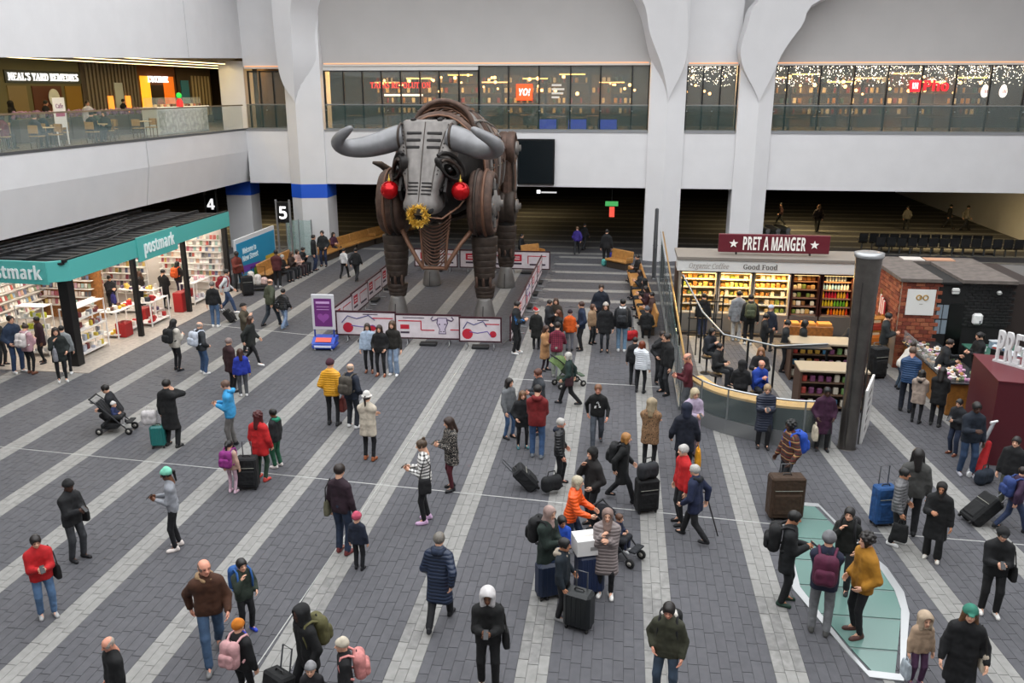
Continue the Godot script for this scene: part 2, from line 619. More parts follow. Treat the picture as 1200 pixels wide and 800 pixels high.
		proto["fold_" + q[0]] = nets([bone(Vector3(0.09, -0.15, -0.05), 0.04, Vector3(0.05, -0.17, -0.13), 0.05, 0.03), bone(Vector3(-0.09, -0.15, -0.05), 0.04, Vector3(-0.05, -0.17, -0.13), 0.05, 0.03), bone(Vector3(0.05, -0.17, -0.13), 0.05, Vector3(-0.05, -0.17, -0.13), 0.05, 0.03), bone(Vector3(0.09, -0.15, -0.05), 0.035, Vector3(0.05, -0.18, 0.06), 0.025, 0.03), bone(Vector3(-0.09, -0.15, -0.05), 0.035, Vector3(-0.05, -0.18, 0.06), 0.025, 0.03)], hc)
		proto["santa_" + q[0]] = nets(skull(0.02) + [bone(Vector3(0, 0.09, -0.02), 0.075, Vector3(0.06, 0.17, -0.06), 0.04, 0.03), bone(Vector3(0.06, 0.17, -0.06), 0.04, Vector3(0.13, 0.1, -0.09), 0.02, 0.02)], hc, [[Vector3(0, 0.05, 0), Vector3(0, -1, 0.15).normalized()]])
		proto["brim_" + q[0]] = nets(ring_bones(), hc)
		proto["brimhat_" + q[0]] = nets(skull(0.018) + [bone(Vector3(0, 0.06, 0), 0.1, Vector3(0, 0.1, -0.01), 0.085, 0.02)] + brim_bones(), hc, [[Vector3(0, 0.03, 0), Vector3(0, -1, 0.1).normalized()]])

static func ring_bones() -> Array:
	var o := []
	for k in 12:
		var a := TAU * k / 12
		var b := TAU * (k + 1) / 12
		o.append(bone(Vector3(cos(a) * 0.1, 0.055 + sin(a) * 0.014, sin(a) * 0.1 - 0.005), 0.024, Vector3(cos(b) * 0.1, 0.055 + sin(b) * 0.014, sin(b) * 0.1 - 0.005), 0.024, 0.01))
	return o

static func brim_bones() -> Array:
	var o := []
	for k in 14:
		var a := TAU * k / 14
		var b := TAU * (k + 1) / 14
		o.append(bone(Vector3(cos(a) * 0.115, 0.045, sin(a) * 0.115 - 0.005), 0.016, Vector3(cos(b) * 0.115, 0.045, sin(b) * 0.115 - 0.005), 0.016, 0.012))
	return o

# hands [left, right], feet [left, right], hip drop, forward lean (m at the shoulders); the person looks along +z, the left side is +x
const POSES := {
	"st": [[0.27, 0.82, 0.04], [-0.27, 0.82, 0.04], [0.1, 0.0, 0.02], [-0.1, 0.0, -0.02], 0.0, 0.0],
	"st2": [[0.26, 0.83, 0.08], [-0.25, 0.85, 0.1], [0.14, 0.0, 0.05], [-0.12, 0.0, -0.06], 0.01, 0.01],
	"ph": [[0.05, 1.14, 0.3], [-0.06, 1.17, 0.31], [0.11, 0.0, 0.04], [-0.11, 0.0, -0.03], 0.0, 0.02],
	"ph1": [[0.27, 0.83, 0.05], [-0.09, 1.18, 0.33], [0.11, 0.0, 0.06], [-0.11, 0.0, -0.05], 0.0, 0.02],
	"wk": [[0.25, 0.88, 0.2], [-0.25, 0.86, -0.14], [0.09, 0.05, -0.33], [-0.09, 0.0, 0.3], 0.04, 0.03],
	"wk2": [[0.25, 0.86, -0.12], [-0.25, 0.88, 0.2], [0.09, 0.0, 0.28], [-0.09, 0.05, -0.32], 0.04, 0.03],
	"wkph": [[0.05, 1.12, 0.3], [-0.06, 1.15, 0.31], [0.09, 0.04, -0.24], [-0.09, 0.0, 0.24], 0.025, 0.03],
	"ear": [[0.27, 0.82, 0.04], [-0.14, 1.46, 0.09], [0.16, 0.0, 0.02], [-0.16, 0.0, -0.02], 0.01, 0.0],
	"earl": [[0.14, 1.46, 0.09], [-0.27, 0.82, 0.04], [0.12, 0.0, 0.02], [-0.12, 0.0, -0.02], 0.01, 0.0],
	"pk": [[0.21, 0.95, 0.13], [-0.21, 0.95, 0.13], [0.12, 0.0, 0.02], [-0.12, 0.0, -0.02], 0.0, 0.0],
	"hip": [[0.24, 0.86, 0.1], [-0.21, 0.95, 0.08], [0.14, 0.0, 0.04], [-0.13, 0.0, -0.03], 0.01, 0.02],
	"mouth": [[0.22, 0.98, 0.15], [-0.1, 1.36, 0.17], [0.1, 0.0, 0.03], [-0.1, 0.0, -0.03], 0.0, 0.0],
	"chin": [[0.02, 1.22, 0.22], [-0.08, 1.3, 0.18], [0.1, 0.0, 0.03], [-0.1, 0.0, -0.03], 0.0, 0.0],
	"fold": [[-0.09, 1.14, 0.2], [0.09, 1.16, 0.22], [0.11, 0.0, 0.02], [-0.11, 0.0, -0.02], 0.0, 0.0],
	"push": [[0.17, 1.0, 0.42], [-0.17, 1.0, 0.42], [0.1, 0.0, 0.12], [-0.1, 0.03, -0.2], 0.02, 0.08],
	"pull": [[0.26, 0.84, 0.1], [-0.26, 0.82, -0.25], [0.09, 0.04, -0.26], [-0.09, 0.0, 0.26], 0.03, 0.04],
	"pulll": [[0.26, 0.82, -0.25], [-0.26, 0.84, 0.1], [0.09, 0.04, -0.26], [-0.09, 0.0, 0.26], 0.03, 0.04],
	"hand": [[0.3, 0.9, 0.12], [-0.29, 0.86, 0.12], [0.1, 0.0, 0.05], [-0.1, 0.0, -0.05], 0.0, 0.0],
	"reach": [[0.14, 1.2, 0.55], [-0.16, 1.1, 0.4], [0.12, 0.0, 0.08], [-0.12, 0.0, -0.1], 0.02, 0.16],
	"lean": [[0.1, 1.1, 0.42], [-0.12, 1.08, 0.42], [0.12, 0.0, 0.0], [-0.12, 0.0, -0.05], 0.02, 0.26],
	"up": [[0.26, 0.84, 0.08], [-0.1, 1.35, 0.25], [0.1, 0.0, 0.05], [-0.1, 0.0, -0.05], 0.0, -0.02],
	"sit": [[0.14, 0.72, 0.3], [-0.14, 0.72, 0.3], [0.12, 0.0, 0.42], [-0.12, 0.0, 0.42], 0.42, 0.03],
	"sitph": [[0.05, 0.82, 0.33], [-0.05, 0.84, 0.34], [0.12, 0.0, 0.42], [-0.13, 0.0, 0.46], 0.42, 0.1],
	"crouch": [[0.12, 0.55, 0.5], [-0.14, 0.5, 0.52], [0.15, 0.0, 0.15], [-0.15, 0.0, -0.1], 0.5, 0.2],
}

class Who:
	var s := 1.0        # size against a 1.75 m adult
	var hk := 1.0       # head size against the body
	var girth := 1.0
	var far := false
	var pose := []
	var top := "j"
	var legs := "t"
	var look := 0.0
	var nod := 0.0
	var res := {}

func grown(w: Who) -> void:
	var q: Array = w.pose
	var drop: float = q[4]
	var lean: float = q[5]
	var hipc := Vector3(0, 0.95 - drop, 0.0)
	var chest := Vector3(0, 1.38 - drop, lean)
	var sh := 0.172 * (0.93 + 0.07 * w.girth)
	var neck := chest + Vector3(0, 0.09, 0.0)
	var gi := w.girth
	var J := {}
	for s in [1, -1]:
		var k := 0 if s == 1 else 1
		var sp := chest + Vector3(sh * s, -0.02, -0.01)
		var ht := Vector3(q[k][0], q[k][1], q[k][2])
		var el := knee(sp, ht, 0.29, 0.25, Vector3(0.5 * s, -0.6, -0.7) if ht.y < 1.3 else Vector3(0.5 * s, -1.0, 0.1))
		var hp := hipc + Vector3(0.095 * s, -0.03, 0)
		var ft := Vector3(q[2 + k][0], q[2 + k][1] + 0.085, q[2 + k][2])
		var kn := knee(hp, ft, 0.43, 0.42, Vector3(0.12 * s, 0.1, 1))
		J[s] = {"sh": sp, "el": el[0], "ha": el[1], "hip": hp, "kn": kn[0], "an": kn[1]}
	var hc := neck + Vector3(0, 0.155, 0.025 + lean * 0.25)
	var cell := (0.046 if w.far else 0.034) / maxf(w.s, 0.55)
	# the body: one skin from neck to toes
	var body := []
	body.append(bone(neck + Vector3(0, 0.07, 0.0), 0.05, neck + Vector3(0, -0.04, -0.01), 0.062, 0.03))
	body.append(bone(J[1].sh + Vector3(-0.03, -0.01, 0), 0.052, J[-1].sh + Vector3(0.03, -0.01, 0), 0.052, 0.04))
	for s in [1, -1]:
		var j: Dictionary = J[s]
		body.append(bone(chest + Vector3(0.075 * s, -0.03, 0.0), 0.085 * gi, hipc + Vector3(0.07 * s, 0.02, 0), 0.085 * gi, 0.05))
		body.append(bone(j.sh, 0.052, j.el, 0.04, 0.03))
		body.append(bone(j.el, 0.04, j.ha, 0.028, 0.02))
		body.append(bone(j.hip, 0.078, j.kn, 0.05, 0.03))
		body.append(bone(j.kn, 0.05, j.an, 0.036, 0.02))
		body.append(bone(j.an, 0.036, j.an + Vector3(0, -0.04, 0.12), 0.03, 0.02))
	w.res.body = nets(body, cell * 1.25)
	# the garment on the upper body
	var t := w.top
	var hem: float = {"j": 0.80, "s": 0.84, "m": 0.66, "c": 0.48, "l": 0.30}[t]
	var thick: float = 0.004 if t == "s" else 0.02
	if drop > 0.3: hem = maxf(hem - drop, 0.42)
	var b := []
	b.append(bone(neck + Vector3(0, 0.015, 0.0), 0.063 + thick, neck + Vector3(0, -0.05, -0.01), 0.075 + thick, 0.03))
	for s in [1, -1]: b.append(bone(neck + Vector3(0.03 * s, -0.04, -0.01), 0.066 + thick, J[s].sh + Vector3(-0.015 * s, -0.005, 0), 0.058 + thick, 0.05))
	var flare: float = {"j": 0.005, "s": 0.0, "m": 0.02, "c": 0.035, "l": 0.05}[t]
	for s in [1, -1]:
		var j: Dictionary = J[s]
		b.append(bone(chest + Vector3(0.078 * s, -0.02, 0.005), 0.098 * gi + thick, hipc + Vector3(0.075 * s, 0.02, 0.005), 0.1 * gi + thick, 0.06))
		if hem < 0.9 - drop:
			var below := Vector3(0.085 * s, hem - 0.08, 0.0)
			if drop > 0.3: below = hipc + Vector3(0.09 * s, -0.02, 0.12)
			b.append(bone(hipc + Vector3(0.075 * s, 0.02, 0.005), 0.1 * gi + thick, below, 0.1 * gi + thick + flare, 0.05))
		b.append(bone(j.sh, 0.06 + thick, j.el, 0.052 + thick, 0.04))
		b.append(bone(j.el, 0.052 + thick, j.ha.lerp(j.el, 0.1), 0.042 + thick * 0.8, 0.025))
	var pl := []
	if drop < 0.3: pl.append([Vector3(0, hem, 0), Vector3(0, -1, 0)])
	w.res.top = nets(b, cell, pl)
	# trousers or skirt
	var l := []
	l.append(bone(hipc + Vector3(0.06, 0.03, 0), 0.105 * gi, hipc + Vector3(-0.06, 0.03, 0), 0.105 * gi, 0.04))
	var tight := w.legs == "n"
	for s in [1, -1]:
		var j: Dictionary = J[s]
		l.append(bone(j.hip, 0.093 * gi, j.kn, 0.06 if tight else 0.074, 0.03))
		var wide := 0.05 if tight else 0.062
		if w.legs == "w": wide = 0.085
		l.append(bone(j.kn, 0.06 if tight else 0.072, j.an.lerp(j.kn, 0.04), wide, 0.025))
	var pl2 := [[Vector3(0, 1.06 - drop, 0), Vector3(0, 1, 0)]]
	w.res.legs = nets(l, cell, pl2)
	w.res.J = J
	w.res.head = hc
	w.res.neck = neck

const SKIN := {"p": "d9a78c", "m": "b98262", "b": "6d452f", "d": "4a2f22", "r": "cf9079"}

func person_parts(w: Who, root: Node3D, d: Dictionary) -> void:
	var lod := "far" if w.far else "near"
	var sk := Color(SKIN[d.skin]).srgb_to_linear()
	var sc := Basis.from_scale(Vector3.ONE * w.s)
	var bm := as_mb(w.res.body, sk)
	var hp := as_mb(proto["head_" + lod], sk)
	for k in hp.v.size():
		var p := hp.v[k]
		if p.z > 0.06 and absf(absf(p.x) - 0.031) < 0.014 and absf(p.y - 0.008) < 0.008: hp.c[k] = Color(0.03, 0.02, 0.02)
		elif p.z > 0.06 and absf(absf(p.x) - 0.033) < 0.018 and absf(p.y - 0.032) < 0.007: hp.c[k] = sk * 0.35
		elif p.z > 0.06 and absf(p.x) < 0.024 and absf(p.y + 0.058) < 0.009: hp.c[k] = Color(sk.r * 0.75, sk.g * 0.45, sk.b * 0.45)
	var hb := Basis.from_euler(Vector3(w.nod, w.look, 0)).scaled(Vector3.ONE * w.hk)
	var ht := Transform3D(hb, w.res.head)
	bm.merge(hp, ht)
	for s in [1, -1]:
		var j: Dictionary = w.res.J[s]
		var dir: Vector3 = (j.ha - j.el).normalized()
		var hand := as_mb(proto["hand_" + lod], sk)
		var y := -dir
		var fwd := Vector3(-s, 0, 0.35)
		fwd = (fwd - y * fwd.dot(y)).normalized()
		var x := y.cross(fwd)
		var bs := Basis(x, y, fwd)
		# the thumb (+x of the hand) turns to the front
		if x.z < 0: bs = Basis(-x, y, fwd)
		bm.merge(hand, Transform3D(bs, j.ha))
	var scaled := func(m: MB) -> MB:
		var o := MB.new()
		o.tinted = m.tinted
		o.merge(m, Transform3D(sc, Vector3.ZERO))
		return o
	put(scaled.call(bm), skin_mat(), "body", root)
	put(scaled.call(as_mb(w.res.top)), cloth(d.tc, d.get("tp", "")), d.get("tn", "jacket"), root)
	put(scaled.call(as_mb(w.res.legs)), cloth(d.lc, "denim" if d.get("jeans", false) else ""), d.get("ln", "trousers"), root)
	for s in [1, -1]:
		var o := put(shared("shoe_" + lod), mat(d.sc, 0.6), "shoe", root, w.res.J[s].an * w.s)
		o.scale = Vector3.ONE * w.s
		o.rotation.y = 0.15 * s
	var tr := Transform3D(hb.scaled(Vector3.ONE * w.s), w.res.head * w.s)
	for h in d.hair:
		var o := put(shared(h[0] + "_" + lod), cloth(h[1], "hair" if h[0] in ["short", "long", "bob", "bun", "tail", "curly", "thin"] else ""), {"short": "hair", "long": "hair", "bob": "hair", "bun": "hair", "tail": "hair", "curly": "hair", "thin": "hair", "beanie": "woolly_hat", "cap": "cap", "scarf": "headscarf", "hood": "hood", "fold": "hood", "santa": "red_hat", "brim": "hat_brim", "brimhat": "hat"}[h[0]], root)
		o.transform = tr

var shares := {}
func shared(k: String) -> ArrayMesh:
	if not shares.has(k): shares[k] = as_mb(proto[k]).mesh()
	return shares[k]

func skin_mat() -> StandardMaterial3D:
	if not M.has("skin"):
		var m := StandardMaterial3D.new()
		m.vertex_color_use_as_albedo = true
		m.roughness = 0.55
		M["skin"] = m
	return M["skin"]

func cloth(hex: String, kind := "") -> StandardMaterial3D:
	var key := "cloth" + hex + kind
	if not M.has(key):
		var m := StandardMaterial3D.new()
		m.albedo_color = Color(hex)
		m.roughness = 0.5 if kind == "hair" else 0.85
		m.uv1_triplanar = true
		if kind == "hair":
			m.albedo_texture = weave("hair")
			m.uv1_scale = Vector3(6, 1.5, 6)
		elif kind in ["stripe", "check", "spots", "leopard", "quilt", "blanket"]:
			m.albedo_texture = weave(kind)
			m.uv1_scale = Vector3.ONE * {"stripe": 1.0, "check": 4.0, "spots": 4.0, "leopard": 3.0, "quilt": 1.0, "blanket": 1.0}[kind]
			if kind == "quilt":
				m.heightmap_enabled = true
				m.heightmap_texture = weave("quilt")
				m.heightmap_scale = 1.2
				m.albedo_texture = null
				m.roughness = 0.45
		else:
			m.albedo_texture = weave("plain")
			m.uv1_scale = Vector3.ONE * 1.6
			m.heightmap_enabled = true
			m.heightmap_texture = weave("folds")
			m.heightmap_scale = 1.6
		M[key] = m
	return M[key]

var weaves := {}
func weave(kind: String) -> Texture2D:
	if weaves.has(kind): return weaves[kind]
	var t: Texture2D
	if kind == "plain": t = noise_tex(5, 0.02, Color(0.8, 0.8, 0.8), Color.WHITE)
	elif kind == "folds": t = noise_tex(9, 0.012, Color(0, 0, 0), Color.WHITE, 256, 2)
	elif kind == "hair": t = noise_tex(11, 0.06, Color(0.55, 0.55, 0.55), Color.WHITE)
	else:
		var im := Image.create(128, 128, false, Image.FORMAT_RGB8)
		im.fill(Color.WHITE)
		var rng := RandomNumberGenerator.new()
		rng.seed = 41
		for y in 128:
			for x in 128:
				var c := Color.WHITE
				if kind == "stripe": c = Color(0.05, 0.05, 0.06) if posmod(y, 9) < 3 else Color.WHITE
				elif kind == "blanket": c = [Color("5a1e1c"), Color("20201f"), Color("a8895a"), Color("6b2d22"), Color("22201f"), Color("3a2a22")][posmod(y / 3, 6)]
				elif kind == "check": c = Color(0.55, 0.55, 0.6) if posmod(x, 32) < 8 or posmod(y, 32) < 8 else Color.WHITE
				elif kind == "quilt": 
					var s := absf(sin(PI * y / 8.0))
					c = Color(s, s, s)
				im.set_pixel(x, y, c)
		if kind == "spots" or kind == "leopard":
			im.fill(Color(0.1, 0.1, 0.1) if kind == "spots" else Color("8a6a4c"))
			for k in (70 if kind == "spots" else 110):
				var r := rng.randi_range(2, 4)
				var px := rng.randi_range(0, 127)
				var py := rng.randi_range(0, 127)
				var c := Color(0.85, 0.8, 0.75) if kind == "spots" else Color("2a1d16")
				for dy in range(-r, r + 1):
					for dx in range(-r, r + 1):
						if dx * dx + dy * dy <= r * r: im.set_pixel(posmod(px + dx, 128), posmod(py + dy, 128), c)
		t = ImageTexture.create_from_image(im)
	weaves[kind] = t
	return t

var crowd: Array = []
func grow_one(k: int) -> void:
	grown(crowd[k][0])
# ---------------------------------------------------------------- the hall
const ZB := -45.5

func lamp(called: String, label: String, group: String, a: Vector3, b: Vector3, w: float, hex: String, e: float, energy: float) -> void:
	var o := thing(called, label, "light", (a + b) * 0.5, 0.0, group)
	var d := (b - a).abs()
	var s := Vector3(maxf(d.x, w), 0.04, maxf(d.z, w))
	put(boxm(s + Vector3(0.06, 0.02, 0.06), 0.01), mat("b8b4ac", 0.5), "housing", o, Vector3(0, 0.035, 0))
	put(boxm(s, 0.0), glow(hex, e), "diffuser", o)
	if energy > 0.0:
		var l := AreaLight3D.new()
		l.name = "light"
		l.area_size = Vector2(s.x, s.z)
		l.light_color = Color(hex)
		l.light_energy = energy
		l.shadow_enabled = true
		o.add_child(l, true)
		l.position = Vector3(0, -0.06, 0)
		l.rotation.x = -PI / 2

func build_floor() -> void:
	var fl := struct("floor")
	put_box(Vector3(-44, -0.4, -82), Vector3(30, -0.012, 14), mat("545457", 0.6), "slab", fl)
	var rng := RandomNumberGenerator.new()
	rng.seed = 7
	var spots: Array = []   # [x, z, width, length, angle, light]
	var cw := 1.0 / 6.0
	# stripes every two metres, three courses wide, running to the back wall
	var x := -21.38
	var col := 0
	while x < 4.6:
		var light: bool = posmod(col, 12) < 3
		var z := -9.0 + rng.randf() * 0.4
		while z > -46.0:
			var l := 0.5 + (rng.randf() - 0.5) * 0.14
			var c := Vector2(x + cw * 0.5, z - l * 0.5)
			var edge := 3.85 + 0.04 * (c.y + 17.0)
			if c.x < edge and not (c.x > -3.55 and c.y < -34.6 and c.x < 3.0):
				if not (c.x < -17.45 and c.y > -37 and c.y < -24.0): spots.append([c.x, c.y, cw, l, 0.0, light])
			z -= l
		x += cw
		col += 1
	# cross stripes beyond the pen
	var zz := -34.6
	col = 3
	while zz > -46.0:
		var light: bool = posmod(col, 12) >= 9
		var xx := -3.55 + rng.randf() * 0.4
		while xx < 2.6:
			var l := 0.5 + (rng.randf() - 0.5) * 0.14
			spots.append([xx + l * 0.5, zz - cw * 0.5, l, cw, 0.0, light])
			xx += l
		zz -= cw
		col += 1
	# the right-hand field is laid a little askew
	var ang := atan(0.085)
	var vd := Vector2(sin(ang), cos(ang))
	var ud := Vector2(cos(ang), -sin(ang))
	for k in range(-14, 56):
		var light: bool = posmod(k, 12) < 3
		var t := -30.0 + rng.randf() * 0.4
		while t < 9.0:
			var l := 0.5 + (rng.randf() - 0.5) * 0.14
			var c := Vector2(5.43, -17.5) + ud * (k + 0.5) * cw + vd * (t + l * 0.5)
			var edge := 3.95 + 0.04 * (c.y + 17.0)
			if c.x > edge and c.x < 14.5 and c.y < -9.0 and c.y > -45.0: spots.append([c.x, c.y, cw, l, ang, light])
			t += l
	spots.sort_custom(func(a, b): return Vector2(a[0], a[1]).length_squared() < Vector2(b[0], b[1]).length_squared())
	# one tile: a slab with a small chamfer
	var tile := MB.new()
	var e := 0.012
	var y := 0.0
	tile.quad(Vector3(-0.5 + e, y, 0.5 - e), Vector3(0.5 - e, y, 0.5 - e), Vector3(0.5 - e, y, -0.5 + e), Vector3(-0.5 + e, y, -0.5 + e))
	var q := [Vector3(-0.5, -0.02, 0.5), Vector3(0.5, -0.02, 0.5), Vector3(0.5, -0.02, -0.5), Vector3(-0.5, -0.02, -0.5)]
	var u := [Vector3(-0.5 + e, y, 0.5 - e), Vector3(0.5 - e, y, 0.5 - e), Vector3(0.5 - e, y, -0.5 + e), Vector3(-0.5 + e, y, -0.5 + e)]
	for k in 4: tile.quad(q[k], q[(k + 1) % 4], u[(k + 1) % 4], u[k])
	var tm := tile.mesh()
	var darks := []
	var lights := []
	for k in 5:
		darks.append(grain("tile_dark%d" % k, ["5a5a5e", "58585c", "5c5c60", "59595d", "5b5b5f"][k], 0.6, 0.0, 0.1, 0.02, 0.9))
		lights.append(grain("tile_light%d" % k, ["908f8c", "888785", "979693", "8d8c8a", "949390"][k], 0.6, 0.0, 0.2, 0.02, 0.9))
	var many := []
	var n := 0
	for s in spots:
		var tr := Transform3D(Basis(Vector3.UP, s[4]) * Basis.from_scale(Vector3(s[2] - 0.003, 1, s[3] - 0.003)), Vector3(s[0], 0, s[1]))
		var dir := Vector2(s[0], s[1])
		var off := rad_to_deg(atan2(dir.x, -dir.y)) + 7.3
		if n < 300 and absf(off) < 27.0 and dir.y < -11.6:
			var o := put(tm, (lights if s[5] else darks)[rng.randi() % 5], "paving_tile", fl)
			o.transform = tr
			n += 1
		else: many.append([tr, s[5], rng.randf()])
	var mm := MultiMesh.new()
	mm.transform_format = MultiMesh.TRANSFORM_3D
	mm.use_colors = true
	mm.mesh = tm
	mm.instance_count = many.size()
	for k in many.size():
		mm.set_instance_transform(k, many[k][0])
		var t: float = 0.95 + 0.1 * many[k][2]
		var c := Color("908f8c").srgb_to_linear() if many[k][1] else Color("5a5a5e").srgb_to_linear()
		mm.set_instance_color(k, Color(c.r * t, c.g * t, c.b * t))
	var mi := MultiMeshInstance3D.new()
	mi.name = "paving"
	mi.multimesh = mm
	var pm := grain("paving", "ffffff", 0.6, 0.0, 0.1, 0.02, 0.9)
	pm.vertex_color_use_as_albedo = true
	mi.material_override = pm
	mi.set_meta("kind", "stuff")
	fl.add_child(mi, true)
	# beyond the openings: stripes across the concourse
	for k in 14:
		put_box(Vector3(-40, -0.012, -47.2 - 2.0 * k), Vector3(28, 0.002, -46.7 - 2.0 * k), lights[k % 5], "light_stripe", fl)
	put_box(Vector3(-40, -0.012, -80), Vector3(28, -0.003, -46.0), darks[0], "far_paving", fl)
	put_box(Vector3(-28, -0.012, -46), Vector3(-21.4, -0.003, -24), darks[0], "far_paving", fl)
	# steel movement joints
	var steel := mat("b9b9b6", 0.4, 0.3)
	var j := MB.new()
	j.tube([Vector3(-16, 0.0, -18.3), Vector3(4.0, 0.0, -16.55)], 0.012, 4)
	put(j, steel, "movement_joint", fl)
	j = MB.new()
	j.tube([Vector3(4.0, 0.0, -16.55), Vector3(12, 0.0, -16.2)], 0.012, 4)
	put(j, steel, "movement_joint", fl)
	j = MB.new()
	j.tube([Vector3(-5.48, 0.0, -9.5), Vector3(-5.03, 0.0, -28.2)], 0.012, 4)
	put(j, steel, "movement_joint", fl)
	j = MB.new()
	j.tube([Vector3(-16.2, 0.0, -30.2), Vector3(-10.3, 0.0, -29.0)], 0.012, 4)
	put(j, steel, "movement_joint", fl)
	j = MB.new()
	j.tube([Vector3(-3.4, 0.0, -25.2), Vector3(1.6, 0.0, -25.0)], 0.012, 4)
	put(j, steel, "movement_joint", fl)

func sheet(rows: Array, flip := false) -> MB:
	var b := MB.new()
	b.grid(rows, false, flip)
	return b

func curve_x(c: Array, y: float) -> float:
	for k in c.size() - 1:
		if y <= c[k + 1][0]:
			var t: float = (y - c[k][0]) / (c[k + 1][0] - c[k][0])
			# smooth through the points
			var p0: float = c[maxi(k - 1, 0)][1]
			var p3: float = c[mini(k + 2, c.size() - 1)][1]
			return cubic_interpolate(c[k][1], c[k + 1][1], p0, p3, t)
	return c[-1][1]

func build_shell() -> void:
	var white := grain("plaster", "d6d5d6", 0.6, 0.0, 0.025, 0.01, 0.25)
	var pale := grain("plaster_grey", "b4b1af", 0.65, 0.0, 0.025, 0.01, 0.2)
	var wb := struct("wall_back")
	# white band between ground and first floor
	for s in [[-20.4, -18.0], [-16.0, 1.2], [3.0, 5.6], [7.3, 24.0]]:
		put_box(Vector3(s[0], 3.8, ZB - 0.5), Vector3(s[1], 6.6, ZB), white, "fascia_panel", wb)
		put_box(Vector3(s[0], 6.6, ZB - 0.5), Vector3(s[1], 6.68, ZB + 0.04), mat("8f9092", 0.4, 0.3), "ledge", wb)
	# vaulted walls above the first floor: their tops lean into the hall
	for s in [[-16.0, 1.2, pale, true, 10.02], [7.3, 24.0, pale, true, 9.98], [3.0, 5.6, white, false, 9.98], [-20.4, -18.0, white, false, 9.9]]:
		var rows := []
		var back := []
		for k in 13:
			var y: float = s[4] + (18.2 - s[4]) * k / 12.0
			var t := k / 12.0
			var z := ZB - 0.3 + (4.6 * t * t if s[3] else 0.8 * t * t)
			var e: float = 0.0 if not s[3] else 2.5 * t
			rows.append([Vector3(s[0] - e, y, z), Vector3(s[1] + e, y, z)])
			back.append([Vector3(s[0] - e, y, z - 0.4), Vector3(s[1] + e, y, z - 0.4)])
		var b := sheet(rows)
		b.grid(back, false, true)
		b.quad(back[0][0], back[0][1], rows[0][1], rows[0][0])
		put(b, s[2], "upper_wall", wb)
		put_box(Vector3(s[0] + 0.05, s[4] - 0.1, ZB - 0.75), Vector3(s[1] - 0.05, s[4], ZB - 0.28), mat("cfc9c2", 0.6), "cornice", wb)
		var led := thing("cornice_light", {-16.0: "long warm strip light under the cornice of the widest bay", 7.3: "long warm strip light under the right-hand cornice", 3.0: "short warm strip light between the two tall columns", -20.4: "short warm strip light in the corner bay"}[s[0]], "light", Vector3((s[0] + s[1]) * 0.5, s[4] + 0.02, ZB - 0.27))
		put(boxm(Vector3(s[1] - s[0] - 0.2, 0.05, 0.03), 0.008), glow("f0a878", 0.55), "strip", led)
	put_box(Vector3(-21.4, 10.3, ZB - 1.0), Vector3(24.4, 18.3, ZB - 0.75), white, "backing_wall", wb)
	# columns: a blunt wedge in plan, flaring into the ribs of the vault
	var blue := mat("1d55c8", 0.5)
	var cols := [
		{"x0": -18.0, "x1": -16.0, "m": -17.35, "tip": 8.0, "band": true,
			"fl": [[8.0, -17.33], [9.08, -17.9], [10.37, -17.99], [13.18, -17.72], [18.2, -17.2]],
			"fr": [[8.0, -17.33], [11.13, -17.05], [13.17, -16.62], [18.2, -14.9]],
			"rl": [[8.0, -17.4], [9.08, -18.0], [10.37, -18.05], [13.18, -17.9], [18.2, -17.6]],
			"rr": [[8.0, -17.33], [10.02, -16.15], [11.63, -15.99], [13.15, -15.62], [18.2, -13.6]]},
		{"x0": 1.2, "x1": 3.0, "m": 2.1, "tip": 8.1, "band": false,
			"fl": [[8.1, 2.1], [9.67, 1.77], [11.33, 1.06], [12.96, 0.49], [18.2, -1.9]],
			"fr": [[8.1, 2.1], [9.99, 2.84], [11.64, 2.83], [12.94, 2.6], [18.2, 1.6]],
			"rl": [[8.1, 2.1], [10.33, 1.1], [12.96, 0.15], [18.2, -2.8]],
			"rr": [[8.1, 2.1], [9.99, 2.9], [11.64, 2.9], [12.94, 2.7], [18.2, 1.8]]},
		{"x0": 5.6, "x1": 7.3, "m": 6.56, "tip": 8.07, "band": false,
			"fl": [[8.07, 6.56], [10.15, 5.49], [11.61, 5.63], [12.89, 6.22], [18.2, 9.6]],
			"fr": [[8.07, 6.56], [9.46, 7.07], [10.46, 7.43], [11.59, 8.14], [12.86, 9.1], [18.2, 15.2]],
			"rl": [[8.07, 6.56], [10.15, 5.45], [11.61, 5.55], [12.89, 6.1], [18.2, 9.2]],
			"rr": [[8.07, 6.56], [9.46, 7.1], [10.46, 7.5], [11.59, 8.3], [12.86, 9.4], [18.2, 16.0]]},
	]
	for c in cols:
		var o := struct("column")
		var zf := ZB + 0.12
		var zm := ZB + 0.42
		var plan := PackedVector2Array([Vector2(c.x0, ZB - 1.4), Vector2(c.x1, ZB - 1.4), Vector2(c.x1, zf), Vector2(c.m, zm), Vector2(c.x0, zf)])
		var b := MB.new()
		b.slab(plan, Vector3.ZERO, Vector3.RIGHT, Vector3.BACK, Vector3(0, 10.45 if c.x0 > 5.0 else 13.7, 0))
		put(b, white, "shaft", o)
		if c.band:
			b = MB.new()
			var g := 0.012
			var p2 := PackedVector2Array([Vector2(c.x0 - g, ZB - 1.4 - g), Vector2(c.x1 + g, ZB - 1.4 - g), Vector2(c.x1 + g, zf + g), Vector2(c.m, zm + g), Vector2(c.x0 - g, zf + g)])
			b.slab(p2, Vector3(0, 3.05, 0), Vector3.RIGHT, Vector3.BACK, Vector3(0, 0.74, 0))
			put(b, blue, "blue_band", o)
		var front := []
		var left := []
		var right := []
